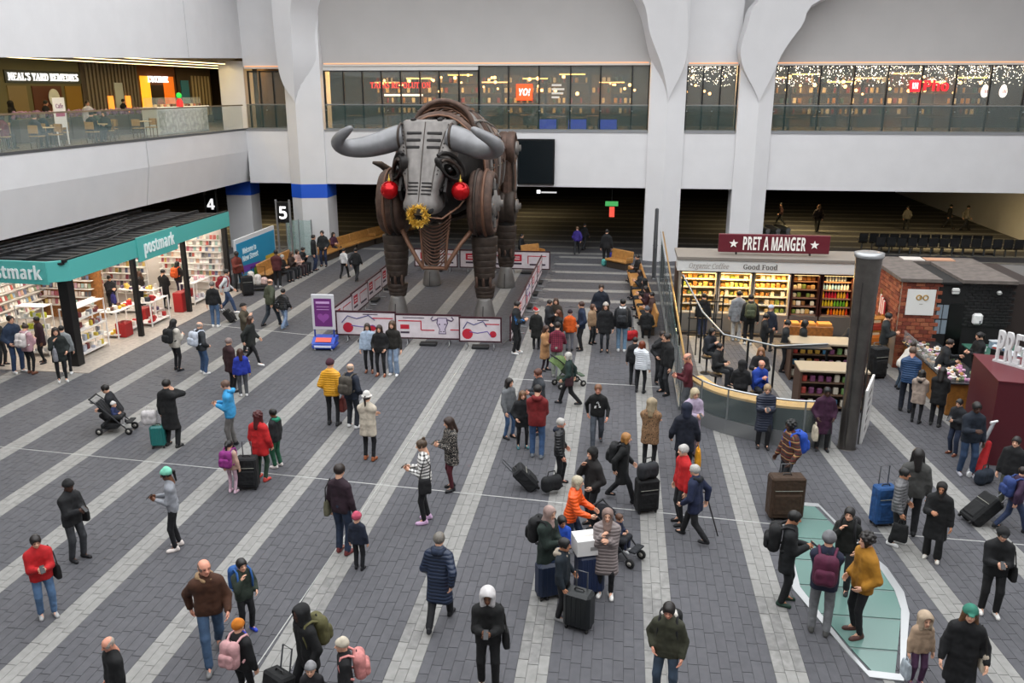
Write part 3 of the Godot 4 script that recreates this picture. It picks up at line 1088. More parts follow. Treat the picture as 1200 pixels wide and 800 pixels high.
		for k in 33:
			var y: float = c.tip + (18.2 - c.tip) * k / 32.0
			var zr: float = zm + 0.05 + 0.14 * (y - c.tip) + 0.02 * pow(y - c.tip, 2)
			var zw := lerpf(ZB + 0.1, ZB - 0.3 + 0.068 * pow(maxf(y - 10.0, 0.0), 2.0), smoothstep(10.0, 11.0 if c.x0 > 5.0 else 13.6, y))
			var a := Vector3(curve_x(c.fl, y), y, zr)
			var d := Vector3(curve_x(c.fr, y), y, zr)
			var al := Vector3(curve_x(c.rl, y), y, zw)
			var dr := Vector3(curve_x(c.rr, y), y, zw)
			if k == 0:
				a = Vector3(c.m, y, zm)
				d = a + Vector3(0.002, 0, 0)
				al = Vector3(c.m - 0.01, y, zm - 0.02)
				dr = Vector3(c.m + 0.01, y, zm - 0.02)
			front.append([a, a.lerp(d, 0.5), d])
			left.append([al, a])
			right.append([d, dr])
		b = sheet(front)
		b.grid(left)
		b.grid(right)
		put(b, white, "rib", o)
	# second blue-banded pillar behind the corner
	var o2 := struct("column")
	put_box(Vector3(-22.3, 0, -47.6), Vector3(-20.85, 3.95, -46.4), white, "shaft", o2)
	put_box(Vector3(-22.32, 3.0, -47.62), Vector3(-20.83, 3.78, -46.38), blue, "blue_band", o2)
	# left wall: a balcony edge, folded, with a plain wall above it
	var wl := struct("wall_left")
	var x := -20.4
	for s in [[-52.0, -35.35], [-35.3, -14.0], [-13.95, 14.0]]:
		var b := MB.new()
		var pr := PackedVector2Array([Vector2(-0.8, 6.62), Vector2(0, 6.62), Vector2(0, 5.5), Vector2(-0.3, 3.85), Vector2(-0.8, 3.85)])
		b.slab(pr, Vector3(x, 0, s[0]), Vector3.RIGHT, Vector3.UP, Vector3(0, 0, s[1] - s[0]))
		put(b, white, "fascia_panel", wl)
	put_box(Vector3(x - 0.1, 6.62, -46), Vector3(x + 0.02, 6.72, 14), mat("5c5e60", 0.4, 0.4), "ledge", wl)
	for s in [[-46.6, -39.92], [-39.88, -26.0], [-25.96, 14.0]]:
		var b := MB.new()
		var y0: float = 9.72 + 0.032 * (-26.5 - s[0]) if s[0] < -26 else 9.7
		var y1: float = 9.72 + 0.032 * (-26.5 - s[1]) if s[1] < -26 else 9.7
		b.slab(PackedVector2Array([Vector2(s[0], y0), Vector2(s[1], y1), Vector2(s[1], 18.2), Vector2(s[0], 18.2)]), Vector3(x, 0, 0), Vector3.BACK, Vector3.UP, Vector3(-0.5, 0, 0))
		put(b, white, "upper_wall", wl)
	# the sides out of view close the hall
	var wr := struct("wall_right")
	put_box(Vector3(24, 0, -82), Vector3(24.5, 18.2, 14), white, "panel", wr)
	var wf := struct("wall_front")
	put_box(Vector3(-44, 0, 6.0), Vector3(24, 6.2, 6.5), white, "panel", wf)
	put_box(Vector3(-44, 6.2, 13.5), Vector3(24, 18.2, 14), white, "panel", wf)
	var wo := struct("wall_far_left")
	put_box(Vector3(-44.5, 0, -82), Vector3(-44, 11, 14), mat("6e6457", 0.8), "panel", wo)
	# concourse behind the back wall
	var wc := struct("wall_concourse")
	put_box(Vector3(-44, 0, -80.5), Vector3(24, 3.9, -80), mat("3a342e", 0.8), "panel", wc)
	# roof: a frame round a great rooflight
	var ce := struct("ceiling")
	put_box(Vector3(-44, 18.2, -82), Vector3(-20.4, 18.6, 14), white, "slab", ce)
	put_box(Vector3(20, 18.2, -82), Vector3(24.5, 18.6, 14), white, "slab", ce)
	put_box(Vector3(-20.4, 18.2, -82), Vector3(20, 18.6, -41), white, "slab", ce)
	put_box(Vector3(-20.4, 18.2, 4), Vector3(20, 18.6, 14), white, "slab", ce)
	for k in 9: put_box(Vector3(-20.4 + 4.55 * (k + 0.5), 18.2, -41), Vector3(-20.1 + 4.55 * (k + 0.5), 18.6, 4), white, "beam", ce)
	# ground-floor ceilings, first floor and its ceiling
	var uf := struct("floor_upper")
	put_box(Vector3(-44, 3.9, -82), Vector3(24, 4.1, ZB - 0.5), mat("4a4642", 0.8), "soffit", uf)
	put_box(Vector3(-44, 6.3, -82), Vector3(24, 6.6, ZB - 0.5), mat("5d574f", 0.4), "floor_plate", uf)
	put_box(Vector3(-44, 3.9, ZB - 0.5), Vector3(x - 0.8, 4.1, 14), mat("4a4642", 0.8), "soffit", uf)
	put_box(Vector3(-44, 6.3, ZB - 0.5), Vector3(x - 0.8, 6.6, 14), mat("4e4944", 0.4), "floor_plate", uf)
	put_box(Vector3(-20.4, 6.2, 2.0), Vector3(20, 6.6, 13.5), mat("776f66", 0.35), "floor_plate", uf)
	var cu := struct("ceiling_upper")
	put_box(Vector3(-44, 10.3, -82), Vector3(24, 10.6, ZB - 0.7), mat("86704e", 0.6), "slab", cu)
	put_box(Vector3(-44, 10.2, ZB - 0.7), Vector3(x - 0.5, 10.5, 14), mat("8a7a5c", 0.6), "slab", cu)
	# first-floor back wall behind the restaurants
	var wu := struct("wall_upper_back")
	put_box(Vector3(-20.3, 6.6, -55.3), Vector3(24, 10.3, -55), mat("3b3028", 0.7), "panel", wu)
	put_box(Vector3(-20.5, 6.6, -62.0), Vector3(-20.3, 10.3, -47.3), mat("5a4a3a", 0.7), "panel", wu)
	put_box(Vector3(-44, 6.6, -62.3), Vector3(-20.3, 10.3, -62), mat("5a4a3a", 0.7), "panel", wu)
	# ceiling lights of the dim concourse
	for k in 4:
		lamp("concourse_light", "dim ceiling panel over the dark concourse %s" % ["left of the statue", "behind the statue", "behind the glass wall", "behind the black seats"][k], "", Vector3([-24.0, -7.0, 11.0, 19.0][k] - 0.8, 3.84, [-53, -62, -57, -53][k]), Vector3([-24.0, -7.0, 11.0, 19.0][k] + 0.8, 3.84, [-53, -62, -57, -53][k]), 0.3, "ffdf9e", 2.0, [15.0, 5.0, 16.0, 16.0][k])

# a glazed bay of the first floor
func bay(n: int, xs: Array, y0: float, y1: float, z: float, frame_hex := "17191b") -> void:
	var w := struct("window_%d" % n)
	var fr := mat(frame_hex, 0.4, 0.3)
	var gl := glass("9fb0ae", 0.12)
	for k in xs.size():
		put_box(Vector3(xs[k] - 0.035, y0, z - 0.06), Vector3(xs[k] + 0.035, y1, z + 0.06), fr, "mullion", w)
		if k < xs.size() - 1:
			put_box(Vector3(xs[k] + 0.035, y0 + 0.05, z - 0.01), Vector3(xs[k + 1] - 0.035, y1 - 0.05, z + 0.01), gl, "pane", w)
	put_box(Vector3(xs[0], y1 - 0.07, z - 0.06), Vector3(xs[-1], y1, z + 0.06), fr, "head_rail", w)
	put_box(Vector3(xs[0], y0, z - 0.06), Vector3(xs[-1], y0 + 0.06, z + 0.06), fr, "sill", w)

func balustrade(label: String, xs: Array, y: float, z: float, h := 1.28) -> void:
	var o := thing("glass_balustrade", label, "balustrade", Vector3(xs[0], y, z))
	var gl := glass("34504f", 0.3)
	var st := mat("8c8f90", 0.35, 0.6)
	for k in xs.size() - 1:
		put_box(Vector3(xs[k] - xs[0] + 0.01, 0.03, -0.008), Vector3(xs[k + 1] - xs[0] - 0.01, h - 0.02, 0.008), gl, "glass_panel", o)
		put_box(Vector3(xs[k] - xs[0] + 0.01, h * 0.76, 0.01), Vector3(xs[k] - xs[0] + 0.07, h * 0.8, 0.04), st, "clamp", o)
	put_box(Vector3(0, h - 0.03, -0.03), Vector3(xs[-1] - xs[0], h + 0.03, 0.03), st, "handrail", o, 0.012)
	put_box(Vector3(0, 0, -0.05), Vector3(xs[-1] - xs[0], 0.07, 0.05), st, "shoe_rail", o)

func build_upper() -> void:
	bay(1, [-20.2, -19.55, -18.8, -18.05], 6.68, 9.7, ZB - 0.4)
	var xs := []
	for k in 9: xs.append(-15.95 + 1.04 * k)
	bay(2, xs, 6.68, 9.72, ZB - 0.4)
	xs = [-7.6, -6.05, -4.46, -2.84, -1.3, 0.3, 1.15]
	bay(3, xs, 6.68, 9.98, ZB - 0.4)
	bay(4, [3.05, 3.85, 4.72, 5.55], 6.68, 9.96, ZB - 0.4)
	xs = [7.35, 7.97]
	for k in 9: xs.append(9.56 + 1.595 * k)
	bay(5, xs, 6.68, 9.92, ZB - 0.4)
	var wp := struct("trim_1")
	put_box(Vector3(-16.0, 9.7, ZB - 0.46), Vector3(-7.65, 10.02, ZB - 0.34), mat("c9c6c2", 0.6), "panel", wp)
	balustrade("teal glass balustrade in front of the red-lettered restaurant", [-15.9, -12.5, -9.9, -7.62], 6.68, ZB - 0.12)
	balustrade("teal glass balustrade in front of the orange square sign", [-7.58, -6.05, -4.46, -2.84, -1.3, 0.3, 1.15], 6.68, ZB - 0.12)
	balustrade("short teal glass balustrade between the two tall columns", [3.05, 4.3, 5.55], 6.68, ZB - 0.12)
	balustrade("long teal glass balustrade under the curtain of fairy lights", [7.35, 9.56, 11.16, 12.75, 14.34, 15.94, 17.53, 19.1, 20.7], 6.68, ZB - 0.12)
	balustrade("narrow teal glass balustrade in the corner bay", [-20.3, -19.2, -18.05], 6.68, ZB - 0.12)
	# warm strip lights under the first-floor ceiling, and lamps over tables
	var n := 0
	for s in [[-15.5, -8.0, -47.2], [-7.2, 1.0, -46.8], [-7.2, 1.0, -50.2], [-15.5, -8.0, -51.5], [3.2, 5.4, -47.0], [7.6, 20.0, -46.8], [7.6, 20.0, -51.0], [-20.0, -18.2, -48.0]]:
		lamp("ceiling_strip", "warm ceiling strip light inside the first-floor restaurants, %s" % ["front row behind the red letters", "front row behind the orange sign", "second row behind the orange sign", "back row behind the red letters", "between the two tall columns", "front row behind the fairy lights", "back row behind the fairy lights", "in the corner bay"][n], "", Vector3(s[0], 10.2, s[2]), Vector3(s[1], 10.2, s[2]), 0.12, "ffc878", 5.0, [30.0, 30.0, 26.0, 26.0, 9.0, 36.0, 36.0, 4.0][n])
		n += 1
	var rng := RandomNumberGenerator.new()
	rng.seed = 21
	for k in 64:
		var x := -15.3 + 16.0 * rng.randf() if k < 34 else 7.8 + 12.0 * rng.randf()
		if k >= 58: x = 3.3 + 2.0 * rng.randf()
		var at := Vector3(x, 8.5 + 1.0 * rng.randf(), -48.0 - 5.5 * rng.randf())
		var o := thing("pendant_lamp", "small warm pendant lamp inside the first-floor restaurants, %s" % ("left of the statue's head" if at.x < -9.0 else ("above the statue" if at.x < -4.0 else ("right of the orange sign" if at.x < 2.0 else ("between the tall columns" if at.x < 6.0 else ("left of the red letters" if at.x < 13.0 else "right part of the fairy lights"))))), "lamp", at, 0.0, "pendant lamps of the restaurants")
		var b := MB.new()
		b.ball(Vector3.ZERO, 0.055 + 0.05 * rng.randf(), 8)
		put(b, glow("ffc070", 4.0), "bulb", o)
		b = MB.new()
		b.tube([Vector3(0, 0.06, 0), Vector3(0, 10.3 - at.y, 0)], 0.008, 4)
		put(b, mat("1a1816"), "flex", o)
	# shelves, bars and pictures that the glass shows dimly
	for k in 26:
		var x := -15.0 + 1.35 * k
		if x > 1.0: x += 6.5
		if x > 20.0: break
		var o := thing("back_shelf", "dark shelf unit with bottles against the restaurants' back wall", "shelf", Vector3(x, 6.6, -54.4), 0.0, "shelf units of the restaurants")
		put_box(Vector3(-0.6, 0, -0.25), Vector3(0.6, 3.0, -0.2), mat(["4a3a2a", "332a22", "5a4630", "2a2c2e"][k % 4], 0.6), "back_board", o)
		for r in 4:
			put_box(Vector3(-0.6, 0.7 + 0.6 * r, -0.2), Vector3(0.6, 0.74 + 0.6 * r, 0.15), mat("5c4a35", 0.6), "board", o)
			for q in 4:
				if rng.randf() < 0.7: put(boxm(Vector3(0.1 + 0.12 * rng.randf(), 0.3, 0.1), 0.03), mat(["a0742c", "7a2a20", "c8b48a", "2f4a3a", "d8d2c0"][rng.randi() % 5], 0.3), "bottle", o, Vector3(-0.45 + 0.3 * q, 0.9 + 0.6 * r, 0.0))
	for k in 14:
		var x0: float = -15.4 + 2.3 * k if k < 7 else 7.8 + 1.75 * (k - 7)
		lamp("wall_light_bar", "long warm light bar above the restaurants' back shelves, %s from the left" % ORD[k], "", Vector3(x0, 9.15 + 0.22 * (k % 3), -53.6 + 1.2 * (k % 2)), Vector3(x0 + 1.5, 9.15 + 0.22 * (k % 3), -53.6 + 1.2 * (k % 2)), 0.06, "ffc060", 5.0, 1.2)
	var wood := mat("5b4029", 0.45)
	for k in 18:
		var x: float = -15.0 + 1.9 * k
		if x > 0.8: x += 6.4
		if x > 20: break
		var t := thing("dining_table", "dark dining table behind the first-floor glass", "table", Vector3(x, 6.6, -47.6 - 1.2 * (k % 3)), 0.0, "restaurant tables")
		put_box(Vector3(-0.4, 0.72, -0.35), Vector3(0.4, 0.76, 0.35), wood, "table_top", t, 0.01)
		put_box(Vector3(-0.04, 0.0, -0.04), Vector3(0.04, 0.72, 0.04), mat("222222", 0.5), "leg", t)
		put_box(Vector3(-0.25, 0.0, -0.25), Vector3(0.25, 0.03, 0.25), mat("222222", 0.5), "foot_plate", t)
	# blue-lit counters and a pale screen below the orange sign
	for k in 3:
		var o := thing("screen", "blue-lit screen low behind the glass, %s" % ["under the orange square sign", "middle one right of the orange sign", "rightmost of the blue three"][k], "screen", Vector3([-4.1, -2.5, -0.9][k], 6.96, -46.9))
		put(boxm(Vector3(1.1, 0.7, 0.06), 0.02), mat("101114", 0.4), "case", o)
		put(boxm(Vector3(0.95, 0.5, 0.02)), glow("3448c8", 0.5), "display", o, Vector3(0, 0, 0.035))
	# fairy lights in curtains
	var mm := MultiMesh.new()
	mm.transform_format = MultiMesh.TRANSFORM_3D
	var bb := MB.new()
	bb.ball(Vector3.ZERO, 0.016, 5)
	mm.mesh = bb.mesh()
	mm.instance_count = 1100
	for k in 1100:
		var x := 7.5 + 12.8 * rng.randf() if k < 900 else 3.1 + 2.4 * rng.randf()
		mm.set_instance_transform(k, Transform3D(Basis.from_scale(Vector3.ONE * (0.6 + 0.8 * rng.randf())), Vector3(x, 9.85 - 0.95 * pow(rng.randf(), 1.5), -46.3 - 0.5 * rng.randf())))
	var mi := MultiMeshInstance3D.new()
	mi.name = "fairy_lights"
	mi.multimesh = mm
	mi.material_override = glow("fff2dc", 5.0)
	add_child(mi)
	tag(mi, "curtain of tiny white fairy lights behind the first-floor glass", "lights", "", "stuff")
	# signs
	var o := thing("restaurant_sign", "red TAPAS REVOLUTION lettering behind the first-floor glass", "sign", Vector3(-11.95, 8.95, -46.4))
	letters("TAPAS REVOLUTION", 0.3, 0.04, glow("e0281c", 1.0), "lettering", o, Vector3(0, 0.0, 0), Basis(), "Droid Serif", 700, 3.3)
	put_box(Vector3(-0.9, -0.55, -0.05), Vector3(1.2, -0.45, 0.02), glow("ffe0c0", 1.6), "light_bar", o)
	put_box(Vector3(-1.7, -0.08, -0.06), Vector3(1.7, -0.03, -0.02), mat("222222"), "rail", o)
	o = thing("restaurant_sign", "orange square YO! sign on the first-floor glass", "sign", Vector3(-5.22, 8.6, -45.78))
	put(boxm(Vector3(0.84, 0.8, 0.06), 0.01), glow("ff4a1c", 0.9), "panel", o)
	onto(o.get_child(0), letters("YO!", 0.34, 0.02, glow("ffffff", 0.9), "lettering", o, Vector3(0, 0.0, 0.04), Basis(Vector3(1, 0, 0), Vector3(0.15, 1, 0), Vector3(0, 0, 1)), "Droid Sans", 900, 0.6))
	o = thing("menu_board", "white menu lines on the glass right of the orange sign", "sign", Vector3(-3.5, 8.6, -45.8))
	for k in 4: put_box(Vector3(-0.3, 0.3 - 0.2 * k, -0.01), Vector3([0.2, 0.35, 0.3, 0.1][k], 0.4 - 0.2 * k, 0.01), mat("d8d4cc", 0.6), "text_line", o)
	o = thing("restaurant_sign", "red Pho lettering with a lantern mark on the first-floor glass", "sign", Vector3(14.02, 8.85, -45.72))
	put(boxm(Vector3(0.5, 0.55, 0.08), 0.02), glow("d81f2a", 1.1), "mark_panel", o, Vector3(0, 0.05, 0))
	for k in 3: put_box(Vector3(-0.13 + 0.1 * k, -0.08, 0.04), Vector3(-0.08 + 0.1 * k, 0.2, 0.06), glow("ffffff", 1.0), "mark_bar", o)
	letters("Pho", 0.5, 0.06, glow("d81f2a", 0.9), "lettering", o, Vector3(0.98, 0.05, 0), Basis(), "Droid Sans", 800, 1.15)
	for k in 2:
		o = thing("lantern", "white oval lantern with red marks at the right edge, %s" % ["left one", "right one"][k], "lamp", Vector3([17.5, 18.35][k], 8.62, -46.3))
		var b := MB.new()
		b.lathe(Vector3.ZERO, [[0.02, 0.36], [0.1, 0.3], [0.17, 0.1], [0.18, 0.0], [0.16, -0.14], [0.1, -0.24], [0.02, -0.27]], 12)
		put(b, glow("f4f0ea", 1.0), "shade", o)
		for q in 3: put_box(Vector3(-0.08 + 0.06 * q, -0.05, 0.17), Vector3(-0.05 + 0.06 * q, 0.1, 0.19), mat("b02a2a"), "mark", o)

func zx(a: Vector3) -> Vector3:
	return a

# the café balcony on the left
func build_balcony() -> void:
	var x := -20.45
	var o := thing("glass_balustrade", "clear glass balustrade along the left balcony café", "balustrade", Vector3(x, 6.7, 0))
	var gl := glass("9ab8b4", 0.1)
	for k in 15:
		var z := -45.3 + 1.8 * k
		put_box(Vector3(-0.008, 0.03, z + 0.01), Vector3(0.008, 1.2, z + 1.79), gl, "glass_panel", o)
	put_box(Vector3(-0.03, 1.2, -45.4), Vector3(0.03, 1.26, -16), mat("8a7a66", 0.35, 0.5), "handrail", o)
	# strip lights run along the balcony ceiling
	for k in 3:
		lamp("balcony_strip", "long warm strip light under the balcony ceiling, %s" % ["nearest the edge", "middle line", "line over the shop fronts"][k], "", Vector3([-21.4, -23.4, -26.0][k], 10.05, [-45.7, -58, -58][k]), Vector3([-21.4, -23.4, -26.0][k], 10.05, -20), 0.12, "ffe0a0", 3.0, [14.0, 14.0, 16.0][k])
	# shop fronts facing the hall
	var xs := -28.0
	var fr := thing("herbal_shop_front", "olive shop front with white NEAL'S YARD REMEDIES lettering", "shop front", Vector3(xs, 6.6, -40.0))
	put_box(Vector3(-0.3, 0, -2.9), Vector3(0, 3.6, 12.0), mat("6d6a4a", 0.6), "wall", fr)
	put_box(Vector3(0, 2.42, -2.9), Vector3(0.06, 3.0, 2.75), mat("3c4238", 0.6), "sign_board", fr)
	letters("NEAL'S YARD REMEDIES", 0.34, 0.05, glow("ffffff", 0.75), "lettering", fr, Vector3(0.1, 2.7, 0.0), Basis(Vector3.UP, PI / 2), "Droid Serif", 400, 5.2)
	put_box(Vector3(0, 0, -1.2), Vector3(0.04, 2.3, 1.0), mat("5a2d18", 0.5), "door_panel", fr)
	var ci := MB.new()
	ci.lathe(Vector3(0.06, 1.75, -0.5), [[0.0, 0.0], [0.42, 0.0], [0.42, 0.03], [0.0, 0.03]], 20, Basis(Vector3(0, 0, 1), -PI / 2), false)
	put(ci, mat("dfe6e2", 0.5), "round_emblem", fr)
	put_box(Vector3(0, 0.4, 1.4), Vector3(0.05, 2.3, 2.7), mat("8a7a55", 0.3), "window", fr)
	put_box(Vector3(0, 0.4, -2.8), Vector3(0.05, 2.3, -1.5), mat("9a7a3a", 0.3), "window", fr)
	fr = thing("stone_pier", "dark ribbed pier between the two balcony shops", "pier", Vector3(xs, 6.6, -45.9))
	for k in 15: put_box(Vector3(0, 0, -2.3 + 0.34 * k), Vector3(0.12, 3.55, -2.12 + 0.34 * k), mat("7d7468", 0.8), "rib", fr)
	put_box(Vector3(-0.3, 0, -2.4), Vector3(0, 3.55, 2.9), mat("5a5048", 0.8), "wall", fr)
	put_box(Vector3(0.12, 1.0, -0.6), Vector3(0.16, 2.5, 0.2), mat("c4d0d4", 0.5), "poster", fr)
	for k in 2: put_box(Vector3(0.12, 0.9, -1.2 + 1.7 * k), Vector3(0.2, 1.8, -0.75 + 1.7 * k), glow("ff9a3c", 0.8), "lamp_box", fr)
	fr = thing("cosmetics_shop_front", "amber-lit shop front with white L'OCCITANE lettering", "shop front", Vector3(xs, 6.6, -50.5))
	put_box(Vector3(-0.3, 0, -2.2), Vector3(0, 3.6, 2.2), mat("7a4218", 0.6), "wall", fr)
	put_box(Vector3(0, 0.3, 0.9), Vector3(0.05, 2.9, 1.9), glow("ffb42c", 0.7), "lit_panel", fr)
	put_box(Vector3(0, 0.3, -1.9), Vector3(0.05, 2.9, -0.7), glow("e8701a", 0.5), "lit_panel", fr)
	put_box(Vector3(0, 0.2, -0.6), Vector3(0.03, 2.4, 0.8), mat("3a2414", 0.6), "doorway", fr)
	letters("L'OCCITANE", 0.36, 0.05, glow("ffffff", 0.8), "lettering", fr, Vector3(0.1, 2.72, 0.0), Basis(Vector3.UP, PI / 2), "Droid Serif", 700, 2.3)
	fr = thing("display_wall", "display wall with a blue poster beside the amber shop", "shop front", Vector3(xs, 6.6, -55.2))
	put_box(Vector3(-0.3, 0, -2.3), Vector3(0, 3.6, 2.3), mat("4a3a2a", 0.7), "wall", fr)
	put_box(Vector3(0, 0.9, 0.9), Vector3(0.05, 2.7, 1.9), mat("3f8fb0", 0.5), "poster", fr)
	for k in 6: put_box(Vector3(0, 0.5, -2.0 + 0.45 * k), Vector3(0.04, 3.0, -1.75 + 0.45 * k), mat("b8a888", 0.7), "slat", fr)
	# white square pier at the corner
	var cp := struct("column")
	put_box(Vector3(-21.9, 6.6, -47.2), Vector3(-20.5, 10.2, -46.0), grain("plaster", "d6d5d6", 0.6, 0.0, 0.025, 0.01, 0.25), "shaft", cp)
	# café counter with a lit top edge
	var ct := thing("cafe_counter", "long white marble café counter with glowing top edge on the balcony", "counter", Vector3(-22.7, 6.6, -42.7))
	put_box(Vector3(-0.5, 0, -2.6), Vector3(0.3, 1.25, 2.6), mat("c9cfcb", 0.3), "body", ct, 0.02)
	for k in 4: put_box(Vector3(0.3, 0.08, -2.5 + 1.27 * k), Vector3(0.33, 1.15, -1.28 + 1.27 * k), grain("marble", "d4d8d4", 0.25, 0.0, 0.3, 0.015, 0.8), "marble_panel", ct)
	put_box(Vector3(-0.55, 1.25, -2.65), Vector3(0.36, 1.3, 2.65), mat("e8e8e4", 0.3), "top", ct)
	put_box(Vector3(0.36, 1.25, -2.65), Vector3(0.38, 1.3, 2.65), glow("fff4dc", 2.5), "edge_light", ct)
	put_box(Vector3(-0.4, 1.3, -2.5), Vector3(0.0, 1.75, 2.5), glass("cfe0dc", 0.15), "glass_screen", ct)
	var rng := RandomNumberGenerator.new()
	rng.seed = 77
	for k in 16:
		var c := thing("cake", "cake on the balcony café counter", "cake", Vector3(-22.75, 7.9, -45.1 + 0.3 * k), 0.0, "cakes on the balcony counter")
		var b := MB.new()
		b.lathe(Vector3.ZERO, [[0.1, 0], [0.1, 0.1], [0.07, 0.13], [0.0, 0.14]], 10)
		put(b, mat(["8a5a3a", "d8c09a", "5a2a20", "c87a5a", "7a6a4a"][rng.randi() % 5], 0.6), "sponge", c)
		b = MB.new()
		b.lathe(Vector3(0, -0.01, 0), [[0.13, 0], [0.13, 0.012], [0.0, 0.014]], 12)
		put(b, mat("e6e6e2", 0.3), "plate", c)
	# planter hedge of mauve flowers
	for k in 9:
		var p := thing("flower_trough", "mauve flower trough dividing the balcony café, number counted by tables beside it", "planter", Vector3(-24.6, 6.6, -33.5 - 1.15 * k), 0.0, "mauve flower troughs on the balcony")
		p.set_meta("label", "dark trough of mauve flowers in the row dividing the balcony café")
		put_box(Vector3(-0.18, 0, -0.55), Vector3(0.18, 0.95, 0.55), mat("4e4440", 0.6), "trough", p, 0.02)
		var b := MB.new()
		for q in 26:
			b.ball(Vector3(rng.randf_range(-0.2, 0.2), 1.0 + rng.randf() * 0.22, rng.randf_range(-0.52, 0.52)), 0.05 + 0.04 * rng.randf(), 6)
		put(b, mat(["a684a8", "8f6f94", "b898b0"][k % 3], 0.7), "flowers", p)
	for k in 7:
		var t := thing("cafe_table", "round café table behind the balcony glass", "table", Vector3(-21.9 - 0.9 * (k % 2), 6.6, -27.4 - 1.75 * k), 0.0, "balcony café tables")
		var b := MB.new()
		b.lathe(Vector3(0, 0.72, 0), [[0.0, 0.0], [0.36, 0.0], [0.38, 0.015], [0.36, 0.03], [0.0, 0.03]], 18, Basis(), false)
		put(b, mat("c9b28a", 0.5), "table_top", t)
		b = MB.new()
		b.lathe(Vector3.ZERO, [[0.22, 0], [0.2, 0.02], [0.03, 0.04], [0.03, 0.72]], 10)
		put(b, mat("303030", 0.4, 0.5), "pedestal", t)
		for s in [-1, 1]:
			var c := thing("cafe_chair", "tan café chair at a balcony table", "chair", t.position + Vector3(0.05, 0, 0.55 * s), 0.0 if s > 0 else PI, "balcony café chairs")
			put_box(Vector3(-0.2, 0.43, -0.2), Vector3(0.2, 0.47, 0.2), mat("a88650", 0.6), "seat", c, 0.01)
			put_box(Vector3(-0.2, 0.55, 0.17), Vector3(0.2, 0.85, 0.2), mat("a88650", 0.6), "backrest", c, 0.01)
			for q in [[-0.17, -0.17], [0.17, -0.17], [-0.17, 0.18], [0.17, 0.18]]:
				put_box(Vector3(q[0] - 0.015, 0, q[1] - 0.015), Vector3(q[0] + 0.015, 0.85 if q[1] > 0 else 0.43, q[1] + 0.015), mat("4a3a28", 0.5), "leg", c)
	var ms := thing("menu_easel", "white café menu easel standing by the balcony tables", "sign", Vector3(-22.2, 6.6, -32.4), PI / 2)
	put(boxm(Vector3(0.75, 1.15, 0.04), 0.01), mat("e4e2de", 0.6), "board", ms, Vector3(0, 1.25, 0))
	for k in 2: put_box(Vector3(-0.35 + 0.64 * k, 0, -0.02), Vector3(-0.29 + 0.64 * k, 0.72, 0.02), mat("dddddd"), "leg", ms)
	letters("Cafe", 0.16, 0.01, mat("8a4a78"), "lettering", ms, Vector3(0, 1.5, 0.025), Basis(), "Droid Serif", 500)
	put_box(Vector3(-0.28, 1.1, 0.02), Vector3(0.28, 1.3, 0.026), mat("b05a7a"), "print", ms)
	ms = thing("mascot_light", "green and red lit figure on the balcony counter end", "light", Vector3(-22.2, 7.9, -42.0))
	ms.name = "counter_lamp"
	ms.set_meta("label", "small green and red glowing lamp at the balcony counter")
	var b2 := MB.new()
	b2.ball(Vector3(0, 0.55, 0), 0.14, 10)
	put(b2, glow("28c84a", 0.6), "green_shade", ms)
	b2 = MB.new()
	b2.lathe(Vector3.ZERO, [[0.16, 0], [0.16, 0.25], [0.08, 0.4], [0.0, 0.42]], 12)
	put(b2, glow("e02a2a", 0.5), "red_body", ms)
# ---------------------------------------------------------------- card shop
func pick(rng: RandomNumberGenerator, a: Array): return a[rng.randi() % a.size()]

